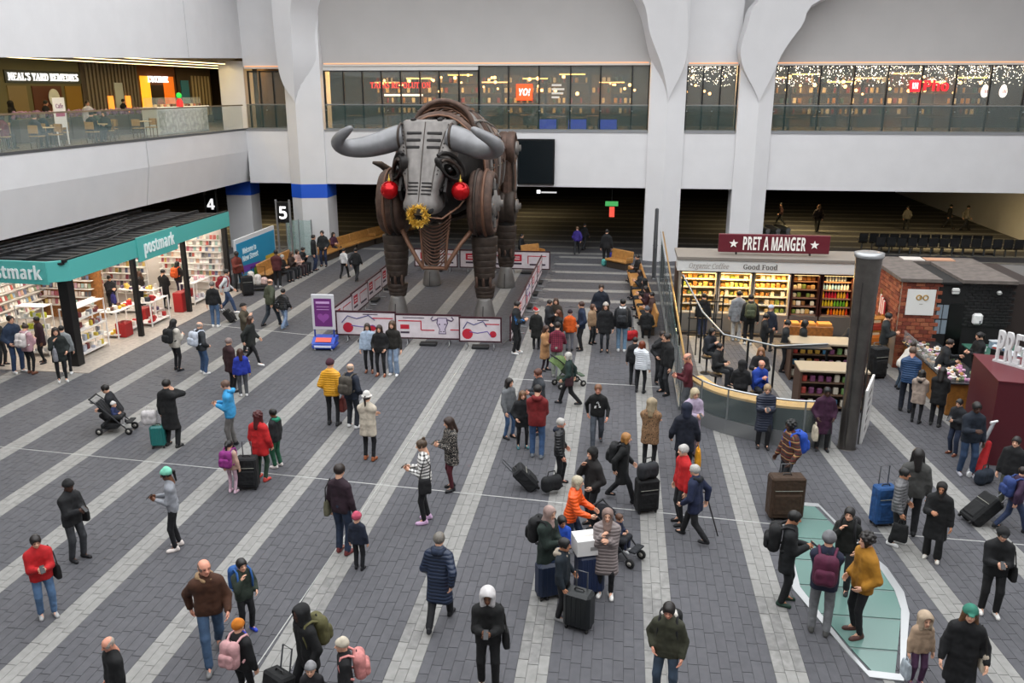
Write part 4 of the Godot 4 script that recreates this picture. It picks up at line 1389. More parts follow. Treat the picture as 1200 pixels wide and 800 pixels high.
func build_card_shop() -> void:
	var teal := mat("52aca6", 0.5)
	var black := mat("0b0b0c", 0.5)
	var x := -17.25
	var k := thing("card_shop_kiosk", "open card shop kiosk with teal postmark fascia and black roof", "kiosk")
	# fascia: long side, chamfered corner, front
	put_box(Vector3(x - 0.12, 2.92, -35.95), Vector3(x, 3.55, -24.55), teal, "fascia_board", k)
	var b := MB.new()
	b.slab(PackedVector2Array([Vector2(-17.25, -24.55), Vector2(-17.75, -24.15), Vector2(-17.85, -24.27), Vector2(-17.37, -24.67)]), Vector3(0, 2.9, 0), Vector3.RIGHT, Vector3.BACK, Vector3(0, 0.65, 0))
	put(b, teal, "corner_board", k)
	var fb := Basis(Vector3.UP, -0.06)
	b = MB.new()
	b.box(Vector3(-20.2, 3.2, -24.32), Vector3(4.9, 0.72, 0.1), fb)
	put(b, teal, "fascia_board", k)
	letters("postmark", 0.42, 0.03, mat("e6efee", 0.5), "lettering", k, Vector3(-19.05, 3.2, -24.175), fb, "Droid Sans", 700, 2.2)
	# hanging side sign
	var sb := put_box(Vector3(x, 2.74, -31.2), Vector3(x + 0.06, 3.62, -28.4), teal, "sign_board", k)
	onto(sb, letters("postmark", 0.46, 0.03, mat("e6efee", 0.5), "lettering", k, Vector3(x + 0.075, 3.2, -29.85), Basis(Vector3.UP, PI / 2), "Droid Sans", 700, 2.15))
	# posts
	for p in [[-17.62, -24.75, 0.34], [-17.38, -28.25, 0.17], [-17.38, -31.9, 0.17], [-17.38, -35.6, 0.2]]:
		put_box(Vector3(p[0] - p[2] * 0.5, 0, p[1] - p[2] * 0.5), Vector3(p[0] + p[2] * 0.5, 3.0, p[1] + p[2] * 0.5), black, "post", k, 0.01)
	# roof: beams and slats of black steel, open between
	var roofm := mat("1c1d20", 0.55)
	for q in 22:
		var z := -35.8 + 0.53 * q
		put_box(Vector3(-22.9, 3.42 + 0.02 * (q % 2), z), Vector3(x - 0.1, 3.5, z + 0.32), roofm, "roof_slat", k)
	for q in 5: put_box(Vector3(-22.8 + 1.35 * q, 3.5, -35.9), Vector3(-22.68 + 1.35 * q, 3.6, -24.4), mat("141517", 0.5), "roof_beam", k)
	for q in 6:
		b = MB.new()
		b.tube([Vector3(-21.5 + 0.6 * q, 3.62, -35 + q), Vector3(-21.0 + 0.6 * q, 3.64, -30 + q * 0.4), Vector3(-21.4 + 0.5 * q, 3.62, -25.5)], 0.03, 5)
		put(b, mat("2a2b2e", 0.5), "conduit", k)
	# floor of pale boards
	put_box(Vector3(-22.8, 0.0, -35.9), Vector3(-16.75, 0.015, -24.0), grain("shop_floor", "b5aba0", 0.5, 0.0, 0.2, 0.03, 0.6), "floor_panel", k)
	# back and end walls
	put_box(Vector3(-23.0, 0, -35.9), Vector3(-22.8, 3.3, -20.5), mat("ded8d2", 0.6), "back_wall", k)
	put_box(Vector3(-22.8, 0, -36.0), Vector3(-17.45, 3.3, -35.85), mat("ded8d2", 0.6), "end_wall", k)
	put_box(Vector3(-22.8, 0, -30.6), Vector3(-20.2, 3.3, -30.45), grain("shop_wood", "b0763f", 0.5, 0.0, 0.3, 0.02, 1.2), "wood_partition", k)
	put_box(Vector3(-19.9, 2.45, -35.84), Vector3(-18.5, 2.8, -35.8), mat("8f8a94", 0.5), "small_sign", k)
	letters("postmark", 0.13, 0.01, mat("e8e8e8"), "small_lettering", k, Vector3(-19.2, 2.62, -35.79), Basis(), "Droid Sans", 500)
	var rd := MB.new()
	rd.lathe(Vector3(-19.6, 2.3, -32.5), [[0.0, 0], [0.16, 0.0], [0.16, 0.03], [0.0, 0.03]], 18, Basis(Vector3(1, 0, 0), PI / 2), false)
	put(rd, mat("c89a5a", 0.5), "round_sign", k)
	# ceiling lights
	for q in 5:
		lamp("shop_light", "white strip light under the black card shop roof, %s" % ["beside the front corner", "second from the front corner", "in the middle", "above the wooden partition end", "over the far wall of cards"][q], "", Vector3(-21.6, 3.3, -25.6 - 2.2 * q), Vector3(-18.0, 3.3, -25.6 - 2.2 * q), 0.12, "fff0dc", 4.0, 6.0)
	# wall of card racks
	var rng := RandomNumberGenerator.new()
	rng.seed = 3
	var pal := ["e8e2d8", "b85a52", "d0b46a", "93aabf", "c49aa8", "f0f0ec", "8a9a80", "d0a890", "6a7490", "e4d8c8", "a85a68", "f0e4e4", "5a5a60", "a8c4be", "eeeae4", "e6e6ea", "f2eee8", "d8ccc4", "c8b8b0", "e8dcd8"]
	var cards := []
	var white := mat("e4e0dc", 0.5)
	# racks: [start, along, out, length, rows, y0, dy]
	var runs := [
		[Vector3(-22.75, 0, -30.4), Vector3(0, 0, 1), Vector3(1, 0, 0), 9.6, 8, 0.5, 0.33],
		[Vector3(-22.75, 0, -35.7), Vector3(0, 0, 1), Vector3(1, 0, 0), 5.0, 8, 0.5, 0.33],
		[Vector3(-20.6, 0, -35.75), Vector3(1, 0, 0), Vector3(0, 0, 1), 3.0, 8, 0.45, 0.27],
		[Vector3(-22.6, 0, -30.35), Vector3(1, 0, 0), Vector3(0, 0, 1), 2.2, 7, 0.6, 0.33],
		[Vector3(-21.7, 0, -33.0), Vector3(1, 0, 0), Vector3(0, 0, 1), 2.0, 8, 0.5, 0.28],
	]
	var names := ["long back wall", "far back wall", "far end wall", "wooden partition", "middle divider"]
	for ri in runs.size():
		var r: Array = runs[ri]
		var rack := thing("card_rack", "white card rack on the %s of the card shop" % names[ri], "rack", r[0])
		var bs := Basis(r[1], Vector3.UP, r[2])
		if ri == 4: 
			b = MB.new()
			b.box(bs * Vector3(r[3] * 0.5, 1.35, -0.04), Vector3(r[3], 2.7, 0.06), bs)
			put(b, white, "back_panel", rack)
		for row in r[4]:
			b = MB.new()
			b.box(bs * Vector3(r[3] * 0.5, r[5] + r[6] * row - 0.02, 0.12), Vector3(r[3], 0.025, 0.22), bs)
			put(b, white, "shelf_board", rack)
			var t := 0.1
			while t < r[3] - 0.1:
				var w := 0.1 + 0.05 * rng.randf()
				if rng.randf() < 0.93: cards.append([r[0] + bs * Vector3(t + w * 0.5, r[5] + r[6] * row + 0.11, 0.12), bs * Basis(Vector3.RIGHT, -0.2), Vector3(w - 0.012, 0.16 + 0.05 * rng.randf(), 0.012), pick(rng, pal), names[ri], row])
				t += w + 0.02
	var seen := 0
	var rest := []
	# nearest cards are objects of their own
	cards.sort_custom(func(a, c): return a[0].z > c[0].z)
	var step := cards.size() / 280.0
	var next := 0.0
	for q in cards.size():
		var c: Array = cards[q]
		if q >= next:
			next += step
			var o := put(boxm(c[2]), mat(c[3], 0.6), "greeting_card")
			o.transform = Transform3D(c[1], c[0])
			tag(o, "%s greeting card in the %s row up on the card shop's %s" % [colour_word(c[3]), ORD[c[5]], c[4]], "card", "greeting cards on the %s" % c[4])
		else: rest.append(c)
	var mm := MultiMesh.new()
	mm.transform_format = MultiMesh.TRANSFORM_3D
	mm.use_colors = true
	mm.mesh = boxm(Vector3.ONE).mesh()
	mm.instance_count = rest.size()
	for q in rest.size():
		mm.set_instance_transform(q, Transform3D(rest[q][1] * Basis.from_scale(rest[q][2]), rest[q][0]))
		mm.set_instance_color(q, Color(rest[q][3]).srgb_to_linear())
	var mi := MultiMeshInstance3D.new()
	mi.name = "greeting_cards"
	mi.multimesh = mm
	var vm := StandardMaterial3D.new()
	vm.vertex_color_use_as_albedo = true
	vm.roughness = 0.6
	mi.material_override = vm
	add_child(mi)
	tag(mi, "rows of small colourful greeting cards filling the card shop racks", "cards", "", "stuff")
	# free-standing display units
	var unit := func(at: Vector3, turn: float, w: float, h: float, d: float, rows: int, label: String, items: Array) -> void:
		var u := thing("display_unit", label, "shelf unit", at, turn)
		for sx in [-1, 1]:
			for sz in [-1, 1]:
				put_box(Vector3(sx * w * 0.5 - 0.02, 0, sz * d * 0.5 - 0.02), Vector3(sx * w * 0.5 + 0.02, h, sz * d * 0.5 + 0.02), white, "upright", u)
		for row in rows:
			var y: float = 0.1 + (h - 0.15) * row / maxf(rows - 1, 1)
			put_box(Vector3(-w * 0.5, y, -d * 0.5), Vector3(w * 0.5, y + 0.03, d * 0.5), white, "shelf_board", u)
			var n := int(w / 0.15)
			for q in n:
				if row == rows - 1 and h > 1.4: continue
				var s := Vector3(0.08 + 0.05 * rng.randf(), 0.08 + 0.14 * rng.randf(), 0.1 + 0.08 * rng.randf())
				var gc: String = pick(rng, items)
				var gi := put(boxm(s, 0.015), mat(gc, 0.5), "gift_item")
				gi.transform = u.transform * Transform3D(Basis(Vector3.UP, rng.randf_range(-0.3, 0.3)), Vector3(-w * 0.5 + (q + 0.5) * w / n, y + 0.03 + s.y * 0.5, rng.randf_range(-0.12, 0.12) + d * 0.12))
				tag(gi, "%s gift box, %s shelf, %s" % [colour_word(gc), ORD[row], label.substr(0, label.find(" in the card shop"))], "gift", "gifts on the " + label)
	unit.call(Vector3(-18.1, 0.015, -26.1), PI / 2, 1.7, 1.75, 0.5, 5, "tall white wire unit by the thick black post in the card shop", ["d8d8d8", "8a8a90", "c8b040", "e8e4da", "7a3a3a", "b0b4c0"])
	unit.call(Vector3(-19.6, 0.015, -25.7), 0.0, 1.0, 1.75, 0.45, 5, "narrow white wire unit facing the front in the card shop", ["c8c83a", "d8d8d8", "8aa04a", "e8e4da", "9a9aa4"])
	unit.call(Vector3(-18.3, 0.015, -28.6), PI / 2, 1.6, 1.0, 0.6, 2, "low white table with gifts behind the second post in the card shop", ["d8a030", "c83030", "e0b840", "6a4a3a", "e8e4da"])
	unit.call(Vector3(-17.95, 0.015, -30.15), PI / 2, 1.3, 0.95, 0.6, 2, "white bench of gifts in front of the red box in the card shop", ["b02a2a", "30343a", "d8d0c8", "7a2a3a"])
	unit.call(Vector3(-17.95, 0.015, -33.6), PI / 2, 1.4, 0.95, 0.6, 2, "white bench of gifts past the third post in the card shop", ["c8c4c8", "d0a0a8", "e8e4da", "8a8a94"])
	unit.call(Vector3(-19.3, 0.015, -31.6), 0.0, 1.6, 1.0, 0.6, 2, "till counter with gifts before the middle divider in the card shop", ["5a4a6a", "e0c060", "d8d0c8", "7a7a84"])
	for q in 4:
		var o := thing("red_crate", "plain red box on the card shop floor, %s" % ["under the low table behind the second post", "behind the bench of gifts", "beside the third post", "under the far bench"][q], "box", [Vector3(-18.0, 0.015, -28.2), Vector3(-18.4, 0.015, -30.3), Vector3(-17.75, 0.015, -31.95), Vector3(-18.3, 0.015, -33.6)][q])
		put_box(Vector3(-0.2, 0.0, -0.25), Vector3(0.2, 0.52 if q != 2 else 0.8, 0.25), mat("a41e20", 0.5), "shell", o, 0.02)
		put_box(Vector3(-0.17, 0.5 if q != 2 else 0.78, -0.22), Vector3(0.17, 0.535 if q != 2 else 0.81, 0.22), mat("8a1416", 0.5), "lid", o)

# ---------------------------------------------------------------- pen round the statue
func barrier(p: Vector3, turn: float, w: float, label: String, kind: int) -> void:
	var o := thing("banner_barrier", label, "barrier", p, turn, "banner barriers round the statue")
	var h := 1.15
	var steel := mat("8e9092", 0.35, 0.7)
	var edge := mat("3c1620", 0.6)
	var sh := put(boxm(Vector3(w - 0.05, 0.84, 0.03), 0.01), grain("banner_cloth", "dcd2d6", 0.7, 0.0, 0.08, 0.02, 0.6), "banner_sheet", o)
	sh.mesh = moved(sh.mesh, Vector3(0, 0.68, 0))
	var b := MB.new()
	b.box(Vector3(0, 1.11, 0), Vector3(w, 0.06, 0.05))
	b.box(Vector3(0, 0.25, 0), Vector3(w, 0.05, 0.05))
	b.box(Vector3(-w * 0.5 + 0.02, 0.68, 0), Vector3(0.05, 0.9, 0.05))
	b.box(Vector3(w * 0.5 - 0.02, 0.68, 0), Vector3(0.05, 0.9, 0.05))
	put(b, edge, "border", o)
	for s in [-1, 1]:
		b = MB.new()
		b.tube([Vector3(s * w * 0.32, 0.28, 0), Vector3(s * w * 0.32, 0.03, 0.0), Vector3(s * w * 0.32, 0.02, 0.28)], 0.02, 6)
		b.tube([Vector3(s * w * 0.32, 0.28, 0), Vector3(s * w * 0.32, 0.02, -0.28)], 0.02, 6)
		put(b, steel, "foot", o)
	put_box(Vector3(-0.3, 0.0, -0.16), Vector3(0.3, 0.1, 0.16), mat("17181a", 0.7), "ballast_block", o, 0.02)
	var red := mat("b81e34", 0.6)
	var dark := mat("3a2a3c", 0.6)
	for s in [1, -1]:
		var z: float = 0.017 * s
		if kind == 0:      # rail mark in a red box, with dark writing bars
			put_box(Vector3(-w * 0.36, 0.62, z - 0.002), Vector3(-w * 0.36 + 0.5, 0.95, z + 0.002), red, "print_box", sh)
			for q in 2: put_box(Vector3(-w * 0.36 + 0.1, 0.71 + 0.1 * q, z - 0.004), Vector3(-w * 0.36 + 0.4, 0.745 + 0.1 * q, z + 0.004), mat("f0eaea"), "print_bar", sh)
			put_box(Vector3(-w * 0.36, 0.45, z - 0.002), Vector3(-w * 0.36 + 0.5, 0.54, z + 0.002), dark, "print_bar", sh)
			put_box(Vector3(0.0, 0.86, z - 0.002), Vector3(w * 0.42, 0.9, z + 0.002), red, "print_line", sh)
			put_box(Vector3(0.0, 0.5, z - 0.002), Vector3(0.04, 0.9, z + 0.002), red, "print_line", sh)
			put_box(Vector3(0.1, 0.42, z - 0.002), Vector3(w * 0.4, 0.5, z + 0.002), dark, "print_bar", sh)
		elif kind == 1:    # line drawing of a horned head over a stepped red line
			var zz := z * 1.3
			put_box(Vector3(-w * 0.45, 0.86, z - 0.002), Vector3(-w * 0.1, 0.9, z + 0.002), red, "print_line", sh)
			put_box(Vector3(-w * 0.1 - 0.03, 0.55, z - 0.002), Vector3(-w * 0.1 + 0.01, 0.9, z + 0.002), red, "print_line", sh)
			put_box(Vector3(-w * 0.1, 0.53, z - 0.002), Vector3(w * 0.1, 0.57, z + 0.002), red, "print_line", sh)
			put_box(Vector3(-w * 0.42, 0.58, z - 0.002), Vector3(-w * 0.42 + 0.32, 0.74, z + 0.002), red, "print_box", sh)
			put_box(Vector3(-w * 0.42, 0.42, z - 0.002), Vector3(-w * 0.42 + 0.32, 0.49, z + 0.002), dark, "print_bar", sh)
			put_box(Vector3(-w * 0.38, 0.98, z - 0.002), Vector3(-w * 0.05, 1.01, z + 0.002), dark, "print_bar", sh)
			for r in 2:
				b = MB.new()
				b.slab(PackedVector2Array([Vector2(-0.17, 1.02), Vector2(0.17, 1.02), Vector2(0.21, 0.82), Vector2(0.11, 0.6), Vector2(0.14, 0.42), Vector2(-0.14, 0.42), Vector2(-0.11, 0.6), Vector2(-0.21, 0.82)]) if r == 0 else PackedVector2Array([Vector2(-0.14, 0.99), Vector2(0.14, 0.99), Vector2(0.17, 0.82), Vector2(0.08, 0.6), Vector2(0.11, 0.45), Vector2(-0.11, 0.45), Vector2(-0.08, 0.6), Vector2(-0.17, 0.82)]), Vector3(w * 0.22, 0, z if r == 0 else zz), Vector3.RIGHT, Vector3.UP, Vector3(0, 0, 0.003 * s))
				put(b, mat("5a4a66") if r == 0 else mat("c4b8c8"), "print_head", sh)
			for sx in [-1, 1]:
				b = MB.new()
				b.tube([Vector3(w * 0.22 + 0.18 * sx, 0.96, z), Vector3(w * 0.22 + 0.34 * sx, 0.9, z), Vector3(w * 0.22 + 0.4 * sx, 0.97, z), Vector3(w * 0.22 + 0.33 * sx, 1.05, z)], 0.025, 5)
				put(b, mat("5a4a66"), "print_horn", sh)
			for sx in [-1, 1]:
				put_box(Vector3(w * 0.22 + 0.1 * sx - 0.03, 0.76, zz - 0.006), Vector3(w * 0.22 + 0.1 * sx + 0.03, 0.8, zz + 0.006), dark, "print_eye", sh)
				put_box(Vector3(w * 0.22 + 0.05 * sx - 0.025, 0.5, zz - 0.006), Vector3(w * 0.22 + 0.05 * sx + 0.025, 0.53, zz + 0.006), dark, "print_nostril", sh)
			put_box(Vector3(w * 0.34, 0.56, z - 0.002), Vector3(w * 0.48, 0.6, z + 0.002), red, "print_line", sh)
		else:              # drawing with red wheels and a dark outline
			for q in 2:
				b = MB.new()
				b.lathe(Vector3(-w * 0.3 + 0.9 * q, 0.52, z), [[0.0, -0.003], [0.19 - 0.07 * q, -0.003], [0.19 - 0.07 * q, 0.003], [0.0, 0.003]], 14, Basis(Vector3.RIGHT, PI / 2), false)
				put(b, red, "print_wheel", sh)
			b = MB.new()
			b.tube([Vector3(-w * 0.4, 0.7, z), Vector3(-w * 0.3, 0.95, z), Vector3(-w * 0.15, 0.85, z), Vector3(0.1, 0.98, z), Vector3(w * 0.15, 0.8, z)], 0.02, 4)
			put(b, mat("4a4a78"), "print_outline", sh)
			b = MB.new()
			b.tube([Vector3(-w * 0.25, 0.6, z), Vector3(-0.1, 0.55, z), Vector3(0.25, 0.62, z), Vector3(w * 0.25, 0.45, z)], 0.018, 4)
			put(b, mat("6a5a9a"), "print_outline", sh)
			put_box(Vector3(w * 0.1, 0.86, z - 0.002), Vector3(w * 0.45, 0.9, z + 0.002), red, "print_line", sh)
			put_box(Vector3(-0.1, 1.0, z - 0.002), Vector3(w * 0.2, 1.03, z + 0.002), dark, "print_bar", sh)

func build_pen() -> void:
	var front := [["leftmost front barrier behind the three girls, with red wheels printed", 2], ["middle front barrier with a horned head drawn on it", 1], ["right front barrier next to the man in the blue-sleeved vest", 2]]
	barrier(Vector3(-8.95, 0, -28.65), 0.04, 2.2, front[0][0], 2)
	barrier(Vector3(-6.65, 0, -28.5), 0.04, 2.35, front[1][0], 1)
	barrier(Vector3(-4.75, 0, -28.35), 0.04, 1.5, front[2][0], 2)
	for k in 5:
		barrier(Vector3(-10.25 - 0.07 * k, 0, -30.0 - 2.35 * k), PI / 2, 2.25, "left side barrier of the pen, %s" % ["first behind the purple poster stand", "second from the front", "third from the front", "fourth from the front", "last before the back corner"][k], 0)
	for k in 5:
		barrier(Vector3(-3.72, 0, -29.7 - 2.35 * k), PI / 2, 2.25, "right side barrier of the pen, %s" % ["first beside the man in the blue-sleeved vest", "second from the front", "third from the front", "fourth from the front", "last before the back corner"][k], [1, 0, 2, 0, 0][k])
	for k in 3:
		barrier(Vector3(-9.1 + 2.3 * k, 0, -41.2), 0.0, 2.2, "back barrier of the pen, %s" % ["left one behind the hooves", "middle one behind the hooves", "right one beside the far hoof"][k], 0)

func build_signs() -> void:
	# purple poster stand on a blue base
	var o := thing("poster_stand", "purple poster in a white frame on a blue weighted base", "sign", Vector3(-10.15, 0, -27.65), 0.05)
	put(boxm(Vector3(0.82, 0.2, 0.62), 0.06), mat("2446a8", 0.4), "base", o, Vector3(0, 0.14, 0.02))
	var b := MB.new()
	b.slab(PackedVector2Array([Vector2(-0.31, 0.24), Vector2(0.31, 0.24), Vector2(0.05, 0.42), Vector2(-0.31, 0.42)]), Vector3(0, 0, 0), Vector3(0, 0, 1), Vector3(0, 1, 0), Vector3(0.8, 0, 0))
	put(b, mat("2446a8", 0.4), "base_top", o, Vector3(-0.4, 0, 0))
	put(boxm(Vector3(0.55, 0.01, 0.2), 0.0), mat("d85a4a", 0.5), "base_print", o, Vector3(0, 0.36, 0.18))
	o.get_child(2).rotation.x = 0.6
	put_box(Vector3(-0.3, 0.12, 0.33), Vector3(0.3, 0.19, 0.336), mat("d8dcec"), "base_print_line", o)
	for s in [-1, 1]: put_box(Vector3(s * 0.34 - 0.025, 0.3, -0.02), Vector3(s * 0.34 + 0.025, 0.7, 0.02), mat("2a3f88", 0.4), "leg", o)
	for s in [-1, 1]:
		b = MB.new()
		b.lathe(Vector3(s * 0.3, 0.05, 0.25), [[0.05, -0.02], [0.05, 0.02]], 10, Basis(Vector3(0, 0, 1), PI / 2))
		put(b, mat("c8c8c8", 0.5), "wheel", o)
	put_box(Vector3(-0.4, 0.68, -0.03), Vector3(0.4, 1.95, 0.03), mat("c8c8cc", 0.4), "frame", o, 0.02)
	var pst := put_box(Vector3(-0.31, 0.8, 0.025), Vector3(0.31, 1.8, 0.036), mat("6a2a72", 0.5), "poster", o)
	put_box(Vector3(-0.24, 1.62, 0.036), Vector3(0.24, 1.7, 0.04), mat("c8a0d0"), "heading_print", o)
	for q in 2: put_box(Vector3(-0.22, 1.5 - 0.1 * q, 0.036), Vector3(0.22, 1.52 - 0.1 * q, 0.04), mat("b890c0"), "text_line", o)
	var hp := PackedVector2Array()
	for q in 24:
		var t := TAU * q / 24
		hp.append(Vector2(0.013 * 16 * pow(sin(t), 3), 0.012 * (13 * cos(t) - 5 * cos(2 * t) - 2 * cos(3 * t) - cos(4 * t))))
	b = MB.new()
	b.slab(hp, Vector3(0, 1.12, 0.036), Vector3.RIGHT, Vector3.UP, Vector3(0, 0, 0.004))
	onto(pst, put(b, mat("8e4a98", 0.5), "heart_print", o))
	# welcome hoarding past the card shop
	o = thing("welcome_hoarding", "blue welcome hoarding with purple and green foot beside the card shop", "banner", Vector3(-17.15, 0, -38.2))
	put_box(Vector3(-0.1, 0.25, -2.35), Vector3(0.0, 2.25, 2.15), mat("c8ccd0", 0.5), "frame", o, 0.01)
	var sht := put_box(Vector3(0.0, 0.3, -2.25), Vector3(0.02, 2.05, 2.05), mat("1f86b0", 0.5), "sheet", o)
	var pu := mat("6a3a9a", 0.5)
	b = MB.new()
	b.slab(PackedVector2Array([Vector2(-2.05, 0.65), Vector2(0.3, 0.65), Vector2(0.3, 0.85), Vector2(-2.05, 1.0)]), Vector3(0.021, 0, 0), Vector3(0, 0, -1), Vector3(0, 1, 0), Vector3(0.006, 0, 0))
	onto(sht, put(b, pu, "purple_stripe", o))
	put_box(Vector3(0.02, 0.3, -1.6), Vector3(0.027, 0.7, 0.4), mat("7fb03a", 0.5), "green_shape", o)
	put_box(Vector3(0.02, 0.3, -2.2), Vector3(0.026, 0.95, -1.0), mat("c8a83a", 0.5), "yellow_shape", o)
	onto(sht, letters("Welcome to", 0.26, 0.01, mat("d8eef4"), "lettering", o, Vector3(0.03, 1.62, 0.75), Basis(Vector3.UP, PI / 2), "Droid Sans", 600, 1.5))
	onto(sht, letters("New Street", 0.26, 0.01, mat("d8eef4"), "lettering", o, Vector3(0.03, 1.28, 0.7), Basis(Vector3.UP, PI / 2), "Droid Sans", 600, 1.7))
	for s in [-1.9, 1.9]: put_box(Vector3(-0.25, 0, s - 0.04), Vector3(0.05, 0.25, s + 0.04), mat("7a7c80", 0.4, 0.4), "foot", o)
	# platform number signs
	for q in 2:
		o = thing("platform_sign", ["black platform sign with a white 4 above the kiosk roof", "black platform sign with a white 5 on two steel posts"][q], "sign", [Vector3(-23.68, 0, -47.2), Vector3(-17.0, 0, -41.5)][q])
		var wide := 0.35
		for s in [-1, 1]: put_box(Vector3(s * wide - 0.045, 0, -0.04), Vector3(s * wide + 0.045, 3.3 if q == 0 else 3.4, 0.04), mat("9a9c9e", 0.35, 0.6), "post", o)
		var y := 2.75 if q == 1 else 2.35
		put_box(Vector3(-wide + 0.05, y - 0.5, -0.05), Vector3(wide - 0.05, y + 0.55, 0.05), mat("0d0e10", 0.4), "panel", o, 0.01)
		letters(["4", "5"][q], 0.62, 0.02, glow("ffffff", 0.6), "numeral", o, Vector3(0, y, 0.06), Basis(), "Droid Sans", 700)
	# large dark screen on the white band
	o = thing("video_screen", "large blank black video screen on the white band right of the statue", "screen", Vector3(-4.55, 5.12, ZB + 0.02))
	put_box(Vector3(-0.98, -1.2, 0), Vector3(0.98, 1.15, 0.18), mat("08090a", 0.35), "case", o, 0.02)
	put_box(Vector3(-0.9, -1.12, 0.18), Vector3(0.9, 1.07, 0.19), mat("0c1418", 0.25), "display", o)
	# small lit sign in the dark opening
	o = thing("exit_sign", "green and red lit direction sign in the dark opening", "sign", Vector3(-0.55, 2.35, -47.4))
	put_box(Vector3(-0.35, 0.25, -0.05), Vector3(0.35, 0.5, 0.05), glow("3a8a4a", 0.9), "green_panel", o)
	put_box(Vector3(-0.12, -0.35, -0.04), Vector3(0.16, 0.2, 0.04), glow("d84a3a", 0.8), "red_panel", o)
	put_box(Vector3(-0.02, 0.5, -0.02), Vector3(0.02, 1.5, 0.02), mat("333333"), "hanger", o)
	o = thing("shop_sign", "small white lit shop name at the top of the dark opening", "sign", Vector3(-4.1, 3.3, -47.5))
	put_box(Vector3(-0.6, -0.08, -0.02), Vector3(-0.4, 0.1, 0.02), glow("f4f4f4", 1.2), "mark", o)
	put_box(Vector3(-0.35, -0.06, -0.02), Vector3(0.5, 0.02, 0.02), glow("d8d8d8", 0.6), "lettering", o)
	put_box(Vector3(-0.01, 0.0, -0.03), Vector3(0.01, 0.6, -0.02), mat("222222"), "hanger", o)

# ---------------------------------------------------------------- benches
func bench_run(label: String, pts: Array, back_side: float) -> void:
	var o := thing("wooden_bench", label, "bench", pts[0])
	var wood := grain("bench_wood", "c08a4a", 0.4, 0.0, 0.25, 0.02, 1.0)
	for k in pts.size() - 1:
		var a: Vector3 = pts[k] - pts[0]
		var c: Vector3 = pts[k + 1] - pts[0]
		var d := (c - a).normalized()
		var s := d.cross(Vector3.UP) * back_side
		var bs := Basis(d, Vector3.UP, d.cross(Vector3.UP))
		var L := a.distance_to(c) - 0.03
		var b := MB.new()
		b.cham((a + c) * 0.5 + Vector3(0, 0.4, 0), Vector3(L, 0.12, 0.6), 0.04, bs)
		put(b, wood, "seat", o)
		b = MB.new()
		b.cham((a + c) * 0.5 + Vector3(0, 0.66, 0) + s * 0.27, Vector3(L, 0.5, 0.1), 0.04, bs * Basis(Vector3.RIGHT, 0.15 * back_side))
		put(b, wood, "backrest", o)
		b = MB.new()
		b.cham((a + c) * 0.5 + Vector3(0, 0.17, 0), Vector3(L * 0.9, 0.34, 0.45), 0.02, bs)
		put(b, mat("3a3028", 0.6), "plinth", o)
		if k % 2 == 0:
			b = MB.new()
			b.cham(c + Vector3(0, 0.56, 0), Vector3(0.08, 0.2, 0.5), 0.03, bs)
			put(b, wood, "armrest", o)

